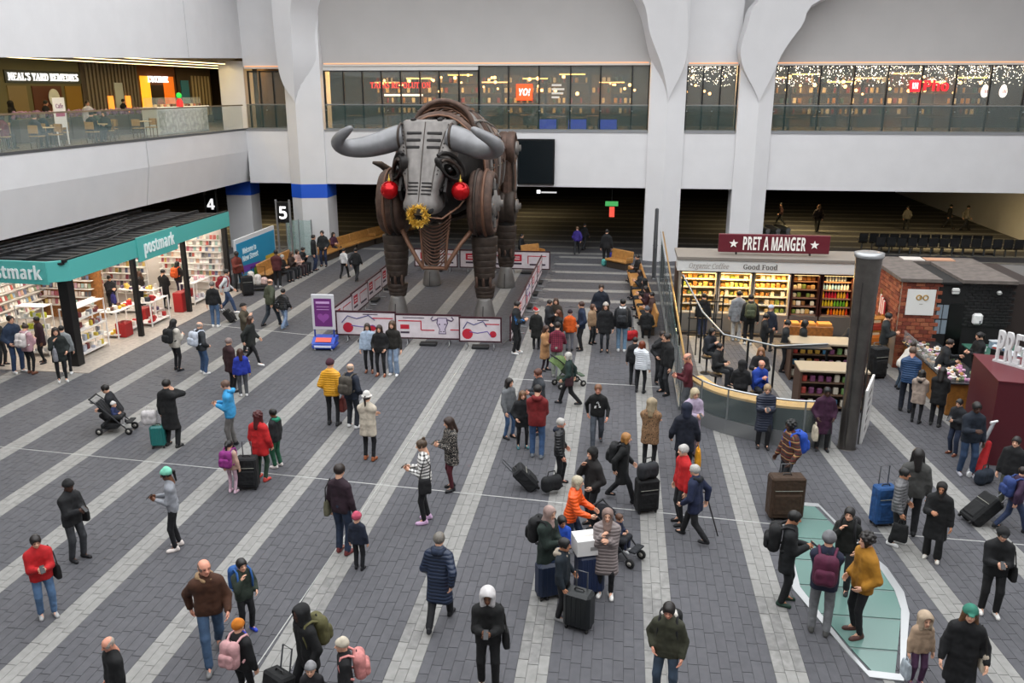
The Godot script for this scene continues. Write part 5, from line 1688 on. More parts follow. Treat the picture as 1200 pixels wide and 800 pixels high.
func build_benches() -> void:
	bench_run("long tan wooden bench beside the tall glass wall", [Vector3(1.15, 0, -30.6), Vector3(1.05, 0, -32.6), Vector3(0.95, 0, -34.6), Vector3(0.85, 0, -36.6), Vector3(0.75, 0, -38.6), Vector3(0.65, 0, -40.6)], 1.0)
	bench_run("tan wooden bench end turned across the opening", [Vector3(-0.6, 0, -43.6), Vector3(0.5, 0, -42.6)], -1.0)
	bench_run("tan wooden bench in the dark opening right of the statue", [Vector3(-5.0, 0, -43.8), Vector3(-4.1, 0, -44.6)], -1.0)
	bench_run("long curved tan wooden bench left of the statue running into the dark", [Vector3(-15.6, 0, -42.9), Vector3(-15.4, 0, -44.6), Vector3(-15.0, 0, -46.4), Vector3(-14.5, 0, -48.4), Vector3(-13.8, 0, -50.4), Vector3(-13.0, 0, -52.2)], -1.0)
	bench_run("tan wooden bench in front of the welcome hoarding", [Vector3(-16.55, 0, -37.4), Vector3(-16.55, 0, -39.4), Vector3(-16.5, 0, -41.4)], -1.0)
	# black airport seats behind the right-hand glazing
	for r in 2:
		for k in (14 if r == 0 else 13):
			var o := thing("waiting_seat", "black waiting seat, %s from the left in the %s row behind the kiosks" % [ORD[k], ["front", "rear"][r]], "seat", Vector3(14.2 + 0.55 * k - 0.6 * r, 0, -49.0 - 1.2 * r), PI, "black seats, %s row" % ["front", "rear"][r])
			var bl := mat("121315", 0.45)
			put_box(Vector3(-0.24, 0.42, -0.24), Vector3(0.24, 0.48, 0.24), bl, "seat", o, 0.02)
			put_box(Vector3(-0.24, 0.5, -0.28), Vector3(0.24, 0.98, -0.22), bl, "backrest", o, 0.02)
			put_box(Vector3(-0.03, 0.0, -0.05), Vector3(0.03, 0.42, 0.05), mat("55575a", 0.4, 0.5), "leg", o)
			put_box(Vector3(0.23, 0.6, -0.2), Vector3(0.27, 0.64, 0.2), mat("55575a", 0.4, 0.5), "armrest", o)
	# steel ticket gates left of the seats
	for k in 4:
		var o := thing("ticket_gate", "grey steel ticket gate behind the dark red sandwich shop sign", "gate", Vector3(7.4 + 0.62 * k, 0, -50.0 - 0.3 * k), 0.3, "ticket gates")
		put_box(Vector3(-0.13, 0, -0.8), Vector3(0.13, 1.0, 0.8), mat("8a8d90", 0.3, 0.6), "cabinet", o, 0.05)
		var b := MB.new()
		b.tube([Vector3(0, 1.05, -0.8), Vector3(0, 1.12, 0), Vector3(0, 1.05, 0.8)], 0.14, 8)
		put(b, mat("a4a6a8", 0.3, 0.6), "rounded_top", o)
		put_box(Vector3(0.13, 0.3, -0.05), Vector3(0.42, 0.95, -0.02), glass("b8c8cc", 0.25), "paddle", o)
	var lk := thing("glass_screen", "tall frosted glass screen beside the left banded column", "screen", Vector3(-17.4, 0, -44.0))
	for k in 2: put_box(Vector3(-0.5 + 0.7 * k, 0.1, -0.015), Vector3(0.17 + 0.7 * k, 2.0, 0.015), glass("a8c8c4", 0.35), "pane", lk)
	for k in 3: put_box(Vector3(-0.53 + 0.7 * k, 0, -0.03), Vector3(-0.48 + 0.7 * k, 2.05, 0.03), mat("9a9ea0", 0.4, 0.5), "post", lk)

# ---------------------------------------------------------------- sandwich shop
func build_sandwich_shop() -> void:
	var k := thing("sandwich_shop_kiosk", "sandwich shop kiosk with white fascia and steel roof edge", "kiosk")
	var z := -31.3
	put_box(Vector3(2.08, 2.42, z - 0.5), Vector3(8.6, 2.84, z + 0.35), mat("d2d2cf", 0.5), "fascia", k, 0.01)
	put_box(Vector3(2.06, 2.84, z - 1.5), Vector3(8.65, 2.94, z + 0.4), mat("7c756d", 0.6), "roof_slab", k)
	put_box(Vector3(2.1, 0, z - 1.45), Vector3(8.6, 2.42, z - 0.95), mat("5a4a40", 0.7), "rear_body", k)
	letters("Organic Coffee", 0.18, 0.01, mat("9a938c"), "lettering", k, Vector3(3.2, 2.62, z + 0.36), Basis(Vector3(1, 0, 0), Vector3(0.2, 1, 0), Vector3(0, 0, 1)), "Droid Serif", 400, 1.4)
	letters("Good Food", 0.18, 0.01, mat("5c5650"), "lettering", k, Vector3(5.0, 2.62, z + 0.36), Basis(), "Droid Serif", 600, 1.2)
	put_box(Vector3(2.1, 0.0, z - 0.9), Vector3(8.6, 0.1, z + 0.25), mat("2a2624", 0.6), "plinth", k)
	# name board standing on the roof
	var s := thing("shop_name_board", "dark red PRET A MANGER board with two white stars on the kiosk roof", "sign", Vector3(5.5, 2.98, z - 0.3))
	var brd := put_box(Vector3(-1.95, 0.06, -0.08), Vector3(1.95, 0.72, 0.08), mat("5e1422", 0.45), "board", s, 0.012)
	onto(brd, letters("PRET A MANGER", 0.42, 0.03, mat("f2efe8", 0.5), "lettering", s, Vector3(0, 0.39, 0.09), Basis.from_scale(Vector3(1, 1.15, 1)), "Droid Sans", 800, 2.2))
	for sx in [-1, 1]:
		var st := PackedVector2Array()
		for q in 10:
			var r := 0.16 if q % 2 == 0 else 0.065
			st.append(Vector2(sin(TAU * q / 10) * r, cos(TAU * q / 10) * r))
		var b := MB.new()
		b.slab(st, Vector3(1.42 * sx, 0.38, 0.08), Vector3.RIGHT, Vector3.UP, Vector3(0, 0, 0.03))
		onto(brd, put(b, mat("f2efe8", 0.5), "star", s))
		put_box(Vector3(1.3 * sx - 0.03, -0.02, -0.03), Vector3(1.3 * sx + 0.03, 0.06, 0.03), mat("333333"), "bracket", s)
	# five open fridges
	var xs := [2.2, 3.6, 4.85, 6.2, 7.25, 8.45]
	var warm := [true, true, true, false, false]
	var nm := ["at the left end", "second from the left", "in the middle", "dark one, fourth from the left", "with bright drinks at the right end"]
	var rng := RandomNumberGenerator.new()
	rng.seed = 12
	for f in 5:
		var o := thing("open_fridge", "open display fridge of the sandwich shop %s" % nm[f], "fridge", Vector3((xs[f] + xs[f + 1]) * 0.5, 0, z - 0.3))
		var w: float = xs[f + 1] - xs[f] - 0.04
		var frame := mat("b4aca0" if f < 3 else "3a1a18", 0.4, 0.3)
		put_box(Vector3(-w * 0.5, 0.1, -0.55), Vector3(w * 0.5, 2.4, -0.5), mat("c8ac78" if f < 3 else "4a2a20", 0.5), "back_panel", o)
		for sx in [-1, 1]: put_box(Vector3(sx * (w * 0.5 - 0.03) - 0.03, 0.1, -0.5), Vector3(sx * (w * 0.5 - 0.03) + 0.03, 2.4, 0.3), frame, "side_panel", o)
		put_box(Vector3(-w * 0.5, 0.1, -0.5), Vector3(w * 0.5, 0.78, 0.32), mat("8a8680" if f < 3 else "6a6864", 0.4, 0.4), "base_panel", o)
		put_box(Vector3(-w * 0.5, 2.3, -0.5), Vector3(w * 0.5, 2.42, 0.3), frame, "canopy", o)
		put_box(Vector3(-w * 0.5 + 0.08, 2.27, 0.1), Vector3(w * 0.5 - 0.08, 2.3, 0.22), glow("ffd890", 4.5 if f < 3 else 1.6), "tube_light", o)
		var l := AreaLight3D.new()
		l.name = "light"
		l.area_size = Vector2(w - 0.2, 0.12)
		l.light_color = Color("ffcf80")
		l.light_energy = [3.4, 5.0, 6.0, 0.8, 2.8][f]
		l.shadow_enabled = true
		o.add_child(l, true)
		l.position = Vector3(0, 2.25, 0.16)
		l.rotation.x = -PI / 2 - 0.5
		for r in 5:
			var y := 0.8 + 0.3 * r
			var shf := put_box(Vector3(-w * 0.5 + 0.06, y, -0.5), Vector3(w * 0.5 - 0.06, y + 0.02, 0.18 - 0.05 * r), mat("c8c4bc" if f < 3 else "5a3a30", 0.4, 0.3), "shelf", o)
			onto(shf, put_box(Vector3(-w * 0.5 + 0.06, y - 0.02, 0.18 - 0.05 * r), Vector3(w * 0.5 - 0.06, y + 0.03, 0.195 - 0.05 * r), mat("efe6d0" if f < 3 else "8a6a58", 0.5), "price_strip", o))
			var n := 6 if f < 3 else (5 if f == 3 else 9)
			for q in n:
				if rng.randf() < 0.12: continue
				var px: float = (xs[f] + xs[f + 1]) * 0.5 - w * 0.5 + 0.1 + (q + 0.5) * (w - 0.2) / n
				var at := Vector3(px, y + 0.02, z - 0.3 + 0.06 - 0.05 * r)
				if f == 4:
					var b := MB.new()
					b.lathe(Vector3.ZERO, [[0.042, 0], [0.045, 0.02], [0.045, 0.13], [0.02, 0.18], [0.02, 0.22]], 8)
					var d := put(b, mat([["e88a1a", "d8401a", "f0a82a"], ["6aa82a", "e0c02a", "d84a2a"], ["c82a3a", "e8b030"], ["d8d8d0", "8ab0d0"], ["b8c4d0", "9aa8b8"]][r][rng.randi() % 2], 0.25), "drink_bottle", self, at)
					tag(d, "small drink bottle, %s shelf up, %s from left, right-hand fridge" % [ORD[r], ORD[q]], "bottle", "drink bottles in the fridge")
				else:
					var s3 := Vector3(0.12 + 0.04 * rng.randf(), 0.1 + 0.08 * rng.randf(), 0.12)
					var hx: String = ["d8b070", "e8d8b0", "b07a3a", "f0e8d0", "8a5a2a", "c89a50", "7a8a3a"][rng.randi() % 7]
					var d := put(boxm(s3, 0.02), mat(hx, 0.5), "sandwich_pack", self, at + Vector3(0, s3.y * 0.5, 0), rng.randf_range(-0.2, 0.2))
					tag(d, "%s sandwich, %s shelf up, %s along, fridge %s" % [colour_word(hx), ORD[r], ORD[q], nm[f]], "sandwich", "sandwiches in the fridge " + nm[f])
	# wooden crates before the dark fridge, shelf islands
	var o := thing("wooden_crate", "low orange wooden crate stand before the dark fridge", "stand", Vector3(6.7, 0.0, -30.2))
	put_box(Vector3(-0.8, 0.0, -0.25), Vector3(0.8, 0.75, 0.25), grain("crate_wood", "a8682c", 0.5, 0.0, 0.3, 0.02, 1.2), "box", o, 0.02)
	for q in 3: put_box(Vector3(-0.8 + 0.55 * q, 0.76, -0.2), Vector3(-0.35 + 0.55 * q, 0.84, 0.2), mat("c8843a", 0.6), "basket", o)
	for f in 2:
		o = thing("snack_island", ["snack shelf island with a pale top near the steel column", "smaller snack shelf island behind the pale-topped one"][f], "shelf unit", [Vector3(6.05, 0, -23.9), Vector3(6.3, 0, -26.6)][f])
		put_box(Vector3(-0.95, 1.15, -0.45), Vector3(0.95, 1.22, 0.45), mat("9c8d76", 0.5), "top", o, 0.015)
		put_box(Vector3(-0.9, 0.0, -0.05), Vector3(0.9, 1.15, 0.05), mat("3a2a24", 0.6), "spine", o)
		for sx in [-1, 1]: put_box(Vector3(sx * 0.9 - 0.03, 0, -0.42), Vector3(sx * 0.9 + 0.03, 1.15, 0.42), mat("4a3428", 0.6), "side_panel", o)
		for r in 3:
			put_box(Vector3(-0.9, 0.1 + 0.36 * r, -0.4), Vector3(0.9, 0.13 + 0.36 * r, 0.4), mat("5a4434", 0.6), "shelf", o)
			for q in 8:
				var s3 := Vector3(0.14, 0.16 + 0.06 * rng.randf(), 0.1)
				var d := put(boxm(s3, 0.02), mat(["9a3a30", "3a6a88", "b08a3a", "5a7a44", "b0a898", "6a3a5a"][rng.randi() % 6], 0.4), "snack_bag", self, o.position + Vector3(-0.78 + 0.22 * q, 0.13 + 0.36 * r + s3.y * 0.5, 0.3))
				tag(d, "snack bag, %s shelf up, %s along, %s" % [ORD[r], ORD[q], ["snack island near the steel column", "smaller snack island"][f]], "snack", "snack bags on island, " + ["near", "far"][f])
	# tall glass wall beside the benches
	var gw := thing("tall_glass_wall", "tall teal glass wall running back from the curved bar", "glass wall", Vector3(1.85, 0, 0))
	var gl := glass("4a7672", 0.3)
	var steel := mat("8f9394", 0.3, 0.7)
	for q in 9:
		var z0 := -40.6 + 1.94 * q
		var h := 2.35 - 0.13 * q
		var b := MB.new()
		b.slab(PackedVector2Array([Vector2(0.02, 0.1), Vector2(1.92, 0.1), Vector2(1.92, h - 0.13), Vector2(0.02, h)]), Vector3(-0.01, 0, z0), Vector3.BACK, Vector3.UP, Vector3(0.02, 0, 0))
		put(b, gl, "glass_pane", gw)
		if q == 0: continue
		put_box(Vector3(-0.02, 0, z0 - 0.02), Vector3(0.02, h, z0 + 0.02), steel, "clamp_post", gw)
	var rb := MB.new()
	rb.tube([Vector3(0.12, 2.3, -40.6), Vector3(0.12, 1.2, -23.2)], 0.035, 8)
	put(rb, grain("rail_wood", "a8844c", 0.4, 0.0, 0.2, 0.02, 1.0), "handrail", gw)
	put_box(Vector3(-0.06, 0, -40.6), Vector3(0.06, 0.1, -23.1), steel, "shoe_rail", gw)
	var po := thing("steel_mast", "slim grey steel mast at the far end of the glass wall", "post", Vector3(1.65, 0, -40.8))
	var mb := MB.new()
	mb.lathe(Vector3.ZERO, [[0.16, 0], [0.16, 0.04], [0.1, 0.06], [0.1, 1.6], [0.13, 1.62], [0.1, 1.64], [0.085, 3.35], [0.0, 3.4]], 14)
	put(mb, mat("6a6c6e", 0.35, 0.6), "shaft", po)
	put_box(Vector3(-0.02, 1.5, 0.1), Vector3(0.02, 1.9, 0.16), steel, "bracket", po)
	# curved balustrade and bar
	var cu := [Vector2(1.85, -23.1), Vector2(2.31, -22.07), Vector2(2.93, -21.45), Vector2(3.94, -20.93), Vector2(4.75, -20.78), Vector2(5.45, -20.87)]
	var fine := []
	for q in 26:
		var t := q / 25.0 * (cu.size() - 1)
		var i := mini(int(t), cu.size() - 2)
		var f2 := t - i
		fine.append((cu[i] as Vector2).cubic_interpolate(cu[i + 1], cu[maxi(i - 1, 0)], cu[mini(i + 2, cu.size() - 1)], f2))
	var ba := thing("curved_balustrade", "curved steel and glass balustrade round the sandwich shop bar", "balustrade")
	var ribbon := func(y0: float, y1: float, inset: float, thick: float, a: int, c: int) -> MB:
		var m := MB.new()
		var outer := []
		var inner := []
		for q in range(a, c + 1):
			var d: Vector2 = (fine[mini(q + 1, 25)] - fine[maxi(q - 1, 0)]).normalized()
			var n := Vector2(d.y, -d.x)
			var p: Vector2 = fine[q] + n * inset
			var p2: Vector2 = p + n * thick
			outer.append([Vector3(p.x, y0, p.y), Vector3(p.x, y1, p.y)])
			inner.append([Vector3(p2.x, y0, p2.y), Vector3(p2.x, y1, p2.y)])
		m.grid(outer, false, true)
		m.grid(inner, false, false)
		var top := []
		var bot := []
		for q in outer.size():
			top.append([outer[q][1], inner[q][1]])
			bot.append([outer[q][0], inner[q][0]])
		m.grid(top, false, true)
		m.grid(bot, false, false)
		return m
	put(ribbon.call(0.0, 0.4, 0.0, 0.06, 0, 25), mat("8b8d8e", 0.3, 0.6), "steel_skirt", ba)
	for q in 5: put(ribbon.call(0.42, 1.22, 0.02, 0.015, q * 5, q * 5 + 5), glass("8a9c9a", 0.12), "glass_panel", ba)
	var rail := []
	for q in 26: rail.append(Vector3(fine[q].x, 1.25, fine[q].y - 0.02))
	mb = MB.new()
	mb.tube(rail, 0.028, 8)
	put(mb, mat("b4b6b6", 0.25, 0.8), "top_rail", ba)
	for q in 6: put_box(Vector3(fine[q * 5].x - 0.02, 0, fine[q * 5].y - 0.05), Vector3(fine[q * 5].x + 0.02, 1.24, fine[q * 5].y - 0.01), steel, "post", ba)
	var bar := thing("curved_bar", "curved pale wooden bar top inside the glass balustrade", "bar")
	put(ribbon.call(0.98, 1.04, 0.12, 0.42, 1, 24), grain("bar_wood", "d4ac6a", 0.4, 0.0, 0.15, 0.02, 0.8), "bar_top", bar)
	put(ribbon.call(0.0, 0.98, 0.5, 0.04, 1, 24), mat("2a2c2e", 0.6), "front_panel", bar)
	for q in 6:
		var p: Vector2 = fine[2 + 4 * q]
		var d: Vector2 = (fine[3 + 4 * q] - fine[1 + 4 * q]).normalized()
		var n := Vector2(d.y, -d.x)
		var st := thing("bar_stool", "dark bar stool behind the curved bar", "stool", Vector3(p.x + n.x * 0.95, 0, p.y + n.y * 0.95), 0.0, "stools of the curved bar")
		mb = MB.new()
		mb.lathe(Vector3(0, 0.68, 0), [[0.0, 0], [0.17, 0], [0.19, 0.03], [0.17, 0.07], [0.0, 0.08]], 14, Basis(), false)
		put(mb, mat("2c2622", 0.5), "seat", st)
		for a in 4:
			mb = MB.new()
			mb.tube([Vector3(cos(a * PI / 2 + 0.8) * 0.12, 0.68, sin(a * PI / 2 + 0.8) * 0.12), Vector3(cos(a * PI / 2 + 0.8) * 0.2, 0, sin(a * PI / 2 + 0.8) * 0.2)], 0.014, 6)
			put(mb, mat("1a1a1a", 0.4, 0.5), "leg", st)
	# inner black railing with a long sloping rail
	var ir := thing("black_railing", "black railing with steel rail inside the sandwich shop", "railing")
	var rp := [Vector3(2.2, 2.55, -29.6), Vector3(2.75, 1.75, -27.6), Vector3(3.3, 1.4, -26.2), Vector3(4.74, 1.32, -25.4), Vector3(6.37, 1.3, -25.9)]
	mb = MB.new()
	mb.tube(rp, 0.03, 8)
	put(mb, mat("9a9c9c", 0.3, 0.7), "top_rail", ir)
	for p in [Vector3(2.2, 2.5, -29.6), Vector3(2.75, 1.72, -27.6), Vector3(3.3, 1.38, -26.2), Vector3(4.0, 1.33, -25.8), Vector3(4.74, 1.3, -25.4), Vector3(6.37, 1.28, -25.9)]:
		put_box(Vector3(p.x - 0.03, 0, p.z - 0.03), Vector3(p.x + 0.03, p.y, p.z + 0.03), mat("0f1011", 0.5), "post", ir)
	put_box(Vector3(4.7, 1.24, -25.9), Vector3(6.4, 1.28, -25.4), mat("141414", 0.5), "ledge", ir)
	var gs := thing("slatted_divider", "black upright divider at the left end of the sandwich shop", "divider", Vector3(2.4, 0, -28.4))
	for q in 5: put_box(Vector3(0.28 * q - 0.02, 0, -0.1 * q), Vector3(0.28 * q + 0.02, 2.1, -0.1 * q + 0.04), mat("0f1011", 0.5), "upright", gs)
	for q in 3: put_box(Vector3(-0.02, 0.6 + 0.6 * q, -0.42), Vector3(1.14, 0.64 + 0.6 * q, -0.38), mat("0f1011", 0.5), "crossbar", gs)
	# steel column
	var c := thing("steel_column", "tall dark steel column, wider at its top, in front of the sandwich shop", "column", Vector3(5.88, 0, -20.95))
	mb = MB.new()
	mb.lathe(Vector3.ZERO, [[0.24, 0], [0.215, 0.03], [0.22, 2.0], [0.225, 2.03], [0.21, 2.06], [0.225, 2.09], [0.3, 4.8], [0.31, 4.92]], 28)
	put(mb, grain("column_steel", "6e6a66", 0.32, 0.7, 0.2, 0.02, 0.6), "shaft", c)
	mb = MB.new()
	mb.lathe(Vector3(0, 4.9, 0), [[0.33, 0], [0.34, 0.02], [0.34, 0.1], [0.26, 0.12], [0.0, 0.12]], 28)
	put(mb, mat("a4a5a6", 0.3, 0.6), "cap", c)
	for q in 3:
		mb = MB.new()
		mb.box(Vector3(0.27 * cos(q * 2.1), 2.5, 0.27 * sin(q * 2.1)), Vector3(0.03, 4.8, 0.03), Basis(Vector3.UP, -q * 2.1))
		put(mb, mat("4a4846", 0.35, 0.6), "cover_strip", c)
	# white pricing panel behind the column
	var ws := thing("white_info_panel", "tall white printed panel right of the steel column", "sign", Vector3(6.55, 0, -21.9), 1.2)
	put_box(Vector3(-0.75, 0.0, -0.03), Vector3(0.75, 1.45, 0.03), mat("d6d5d3", 0.5), "panel", ws, 0.01)
	for q in 5: put_box(Vector3(-0.5 + 0.05 * q, 0.25 + 0.22 * q, 0.03), Vector3(-0.2 + 0.14 * q, 0.35 + 0.22 * q, 0.034), mat("6a6664"), "print", ws)

# ---------------------------------------------------------------- brick kiosk and bakery counters
func build_brick_kiosk() -> void:
	var k := thing("brick_kiosk", "small brick and black kiosk with a flat grey roof", "kiosk", Vector3(8.95, 0, -27.9))
	put_box(Vector3(0.05, 0, -3.6), Vector3(4.2, 2.86, -0.1), mat("2b211d", 0.8), "core", k)
	var brick_m := []
	for q in 5: brick_m.append(grain("brick%d" % q, ["9a4c34", "8a4230", "a85a3e", "7e3c2c", "b06848"][q], 0.85, 0.0, 0.3, 0.04, 2.0))
	var bm := boxm(Vector3(0.262, 0.118, 0.06), 0.008).mesh()
	var bh := boxm(Vector3(0.126, 0.118, 0.06), 0.008).mesh()
	var rng := RandomNumberGenerator.new()
	rng.seed = 5
	put_box(Vector3(0.0, 0, -0.1), Vector3(1.12, 2.86, -0.03), mat("8f8578", 0.9), "mortar", k)
	put_box(Vector3(0.03, 0, -3.5), Vector3(0.1, 2.86, -0.05), mat("8f8578", 0.9), "mortar", k)
	for r in 22:
		var y := 0.065 + 0.13 * r
		var off := 0.0 if r % 2 == 0 else 0.137
		for q in 4:
			var cx := 0.137 + 0.274 * q + off
			if cx > 1.12: continue
			put(bm, brick_m[rng.randi() % 5], "brick", k, Vector3(cx, y, -0.012 - 0.006 * rng.randf()))
		if r % 2 == 1: put(bh, brick_m[rng.randi() % 5], "brick", k, Vector3(0.068, y, -0.015))
		if r >= 9:
			for q in 12:
				var o := put(bm, brick_m[rng.randi() % 5], "brick", k, Vector3(0.012 + 0.006 * rng.randf(), y, -0.2 - 0.274 * q - off))
				o.rotation.y = PI / 2
	var bw := mat("141414", 0.35)
	put_box(Vector3(1.12, 0, -0.1), Vector3(3.25, 2.86, -0.02), mat("0a0a0a", 0.7), "black_wall", k)
	var tm := boxm(Vector3(0.19, 0.09, 0.02), 0.006).mesh()
	for r in 14:
		for q in 7:
			put(tm, bw, "black_tile", k, Vector3(2.02 + 0.2 * q + (0.1 if r % 2 else 0.0), 1.5 + 0.1 * r, -0.01))
	put_box(Vector3(1.5, 0, -0.02), Vector3(1.95, 2.2, 0.02), mat("050505", 0.3), "door", k)
	for q in 2:
		for r in 2: put_box(Vector3(1.14 + 0.19 * q, 1.2 + 0.5 * r, -0.02), Vector3(1.3 + 0.19 * q, 1.65 + 0.5 * r, 0.0), mat("7a8690", 0.3), "window_pane", k)
	# roof slabs with a dark gap
	var rm := grain("felt", "6f6660", 0.85, 0.0, 0.25, 0.02, 0.5)
	for s in [[-0.1, 1.15], [1.75, 3.4]]:
		put_box(Vector3(s[0], 2.88, -3.7), Vector3(s[1], 3.0, 0.12), rm, "roof_slab", k, 0.01)
	put_box(Vector3(1.15, 2.84, -3.7), Vector3(1.75, 2.9, 0.1), mat("0c0b0b", 0.8), "roof_gap", k)
	put_box(Vector3(1.0, 2.9, -3.7), Vector3(2.0, 3.0, -2.9), rm, "roof_slab", k)
	put_box(Vector3(0.9, 3.0, -3.6), Vector3(1.6, 3.03, -3.0), mat("c4bcb4", 0.7), "roof_sheet", k)
	put_box(Vector3(1.65, 3.0, -3.5), Vector3(2.6, 3.03, -3.0), mat("b08468", 0.7), "roof_sheet", k)
	put_box(Vector3(3.4, 2.5, -4.2), Vector3(9.0, 2.7, -0.6), mat("5c5a58", 0.8), "rear_roof", k)
	put_box(Vector3(3.3, 0, -0.3), Vector3(3.7, 2.5, -0.2), mat("c8c8c4", 0.6), "white_end_panel", k)
	put_box(Vector3(3.7, 0, -0.8), Vector3(9.0, 2.5, -0.7), mat("b8b8b4", 0.6), "rear_wall", k)
	var s := thing("white_wall_sign", "square white sign with two gold letters on the brick kiosk", "sign", Vector3(9.55, 2.22, -27.87))
	var wp := put(boxm(Vector3(0.86, 0.84, 0.04), 0.008), mat("dcdcd8", 0.5), "panel", s)
	for q in 2:
		var b := MB.new()
		var pts := []
		for t in 13: pts.append(Vector3(cos(TAU * t / 12.0) * 0.075, sin(TAU * t / 12.0) * 0.075, 0))
		b.tube(pts, 0.02, 5)
		onto(wp, put(b, mat("b08a3a", 0.4, 0.3), "ring_letter", s, Vector3(-0.07 + 0.2 * q, 0.16, 0.025)))
	put_box(Vector3(-0.06, 0.13, 0.02), Vector3(0.01, 0.17, 0.035), mat("b08a3a"), "letter_bar", s)
	put_box(Vector3(-0.04, -0.06, 0.02), Vector3(0.06, -0.04, 0.03), mat("a8a49c"), "fine_print", s)
	s = thing("hand_dryer", "white towel dispenser on the black tiled kiosk wall", "dispenser", Vector3(11.3, 1.75, -27.8))
	put(boxm(Vector3(0.3, 0.36, 0.2), 0.06), mat("e2e2e0", 0.4), "cover", s)
	put(boxm(Vector3(0.06, 0.1, 0.02), 0.01), mat("6a6c70", 0.3), "window", s, Vector3(0.06, -0.08, 0.1))
	for q in 2:
		s = thing("wall_lamp", "small white bulkhead lamp on the brick kiosk, %s" % ["over the dark doorway", "near the right corner"][q], "lamp", [Vector3(10.55, 2.62, -27.85), Vector3(11.85, 2.6, -27.85)][q])
		put(boxm(Vector3(0.22 - 0.1 * q, 0.2 - 0.08 * q, 0.12), 0.03), mat("d4d4d0", 0.4), "cover", s)
		put(boxm(Vector3(0.24 - 0.1 * q, 0.04, 0.13), 0.01), mat("8a8a88", 0.4), "bezel", s)
	s = thing("striped_flag", "red and white striped flag hanging at the brick kiosk's side", "flag", Vector3(8.85, 1.75, -29.3))
	for q in 6: put_box(Vector3(-0.03, -0.3, -0.3 + 0.1 * q), Vector3(0.0, 0.32 - 0.03 * q, -0.2 + 0.1 * q), mat("b03038" if q % 2 else "dcd4d0", 0.8), "stripe", s)
	put_box(Vector3(-0.02, -0.6, -0.34), Vector3(0.02, 0.5, -0.3), mat("8a6a3a", 0.5), "staff", s)
	s = thing("wooden_rack", "tall orange wooden display rack beside the brick kiosk", "rack", Vector3(8.5, 0, -28.6), 0.3)
	var w := grain("rack_wood", "b07428", 0.5, 0.0, 0.25, 0.02, 1.2)
	for q in 4: put_box(Vector3(-0.35 + (0.64 if q % 2 else 0.0), 0, -0.2 + (0.36 if q > 1 else 0.0)), Vector3(-0.29 + (0.64 if q % 2 else 0.0), 1.55, -0.16 + (0.36 if q > 1 else 0.0)), w, "upright", s)
	for r in 4: put_box(Vector3(-0.35, 0.2 + 0.42 * r, -0.2), Vector3(0.35, 0.24 + 0.42 * r, 0.2), w, "shelf", s)
	for r in 3: put_box(Vector3(-0.28, 0.24 + 0.42 * r, -0.14), Vector3(0.28, 0.44 + 0.42 * r, 0.14), mat(["c84a2a", "d87a2a", "a83a2a"][r], 0.6), "goods", s, 0.03)
	# bakery counter
	var c := thing("bakery_counter", "long wooden bakery counter with dark glass top before the brick kiosk", "counter", Vector3(9.6, 0, -25.8))
	put_box(Vector3(-0.45, 0, -1.85), Vector3(0.45, 0.95, 2.2), grain("counter_wood", "a06a2c", 0.45, 0.0, 0.25, 0.02, 1.0), "body", c, 0.02)
	put_box(Vector3(-0.55, 0.95, -1.9), Vector3(0.55, 1.0, 2.3), mat("26272a", 0.25), "top", c, 0.01)
	put_box(Vector3(-0.5, 1.0, -1.8), Vector3(-0.48, 1.35, 1.0), glass("c8d4d4", 0.2), "sneeze_guard", c)
	for q in 90:
		var at := Vector3(9.15 + 0.85 * rng.randf(), 1.0, -27.6 + 3.9 * rng.randf())
		var o := thing("pastry", "small pastry or sweet on the bakery counter", "pastry", at, rng.randf() * 6.0, "pastries on the bakery counter")
		var b := MB.new()
		b.lathe(Vector3.ZERO, [[0.04, 0], [0.055, 0.025], [0.045, 0.05 + 0.03 * rng.randf()], [0.0, 0.07]], 8)
		put(b, mat(["c8a07a", "b87aa0", "d8ccc0", "8a5a34", "c09ab0", "a0743f", "d8b890", "6a7a5a"][rng.randi() % 8], 0.6), "crust", o)
		if q % 3 == 0:
			b = MB.new()
			b.lathe(Vector3(0, -0.002, 0), [[0.1, 0], [0.105, 0.012], [0.0, 0.012]], 10)
			put(b, mat("e4e2de", 0.4), "paper_plate", o)
	var t := thing("till_screen", "black till screen beside the bakery server", "till", Vector3(10.9, 1.0, -25.0), -0.9)
	put(boxm(Vector3(0.5, 0.42, 0.06), 0.02), mat("0b0c0d", 0.3), "display", t, Vector3(0, 0.35, 0))
	put(boxm(Vector3(0.08, 0.2, 0.08), 0.01), mat("1a1a1a", 0.4), "neck", t, Vector3(0, 0.1, -0.02))
	put(boxm(Vector3(0.3, 0.03, 0.25), 0.01), mat("1a1a1a", 0.4), "stand", t, Vector3(0, 0.015, 0))
	var rc := thing("rear_counter", "rear work counter with green top behind the bakery server", "counter", Vector3(11.3, 0, -26.3))
	put_box(Vector3(-0.4, 0, -1.2), Vector3(1.2, 0.96, 2.0), mat("2c2e2f", 0.5), "body", rc, 0.02)
	put_box(Vector3(-0.45, 0.96, -1.25), Vector3(1.25, 1.0, 2.05), mat("3f6a5a", 0.4), "top", rc)
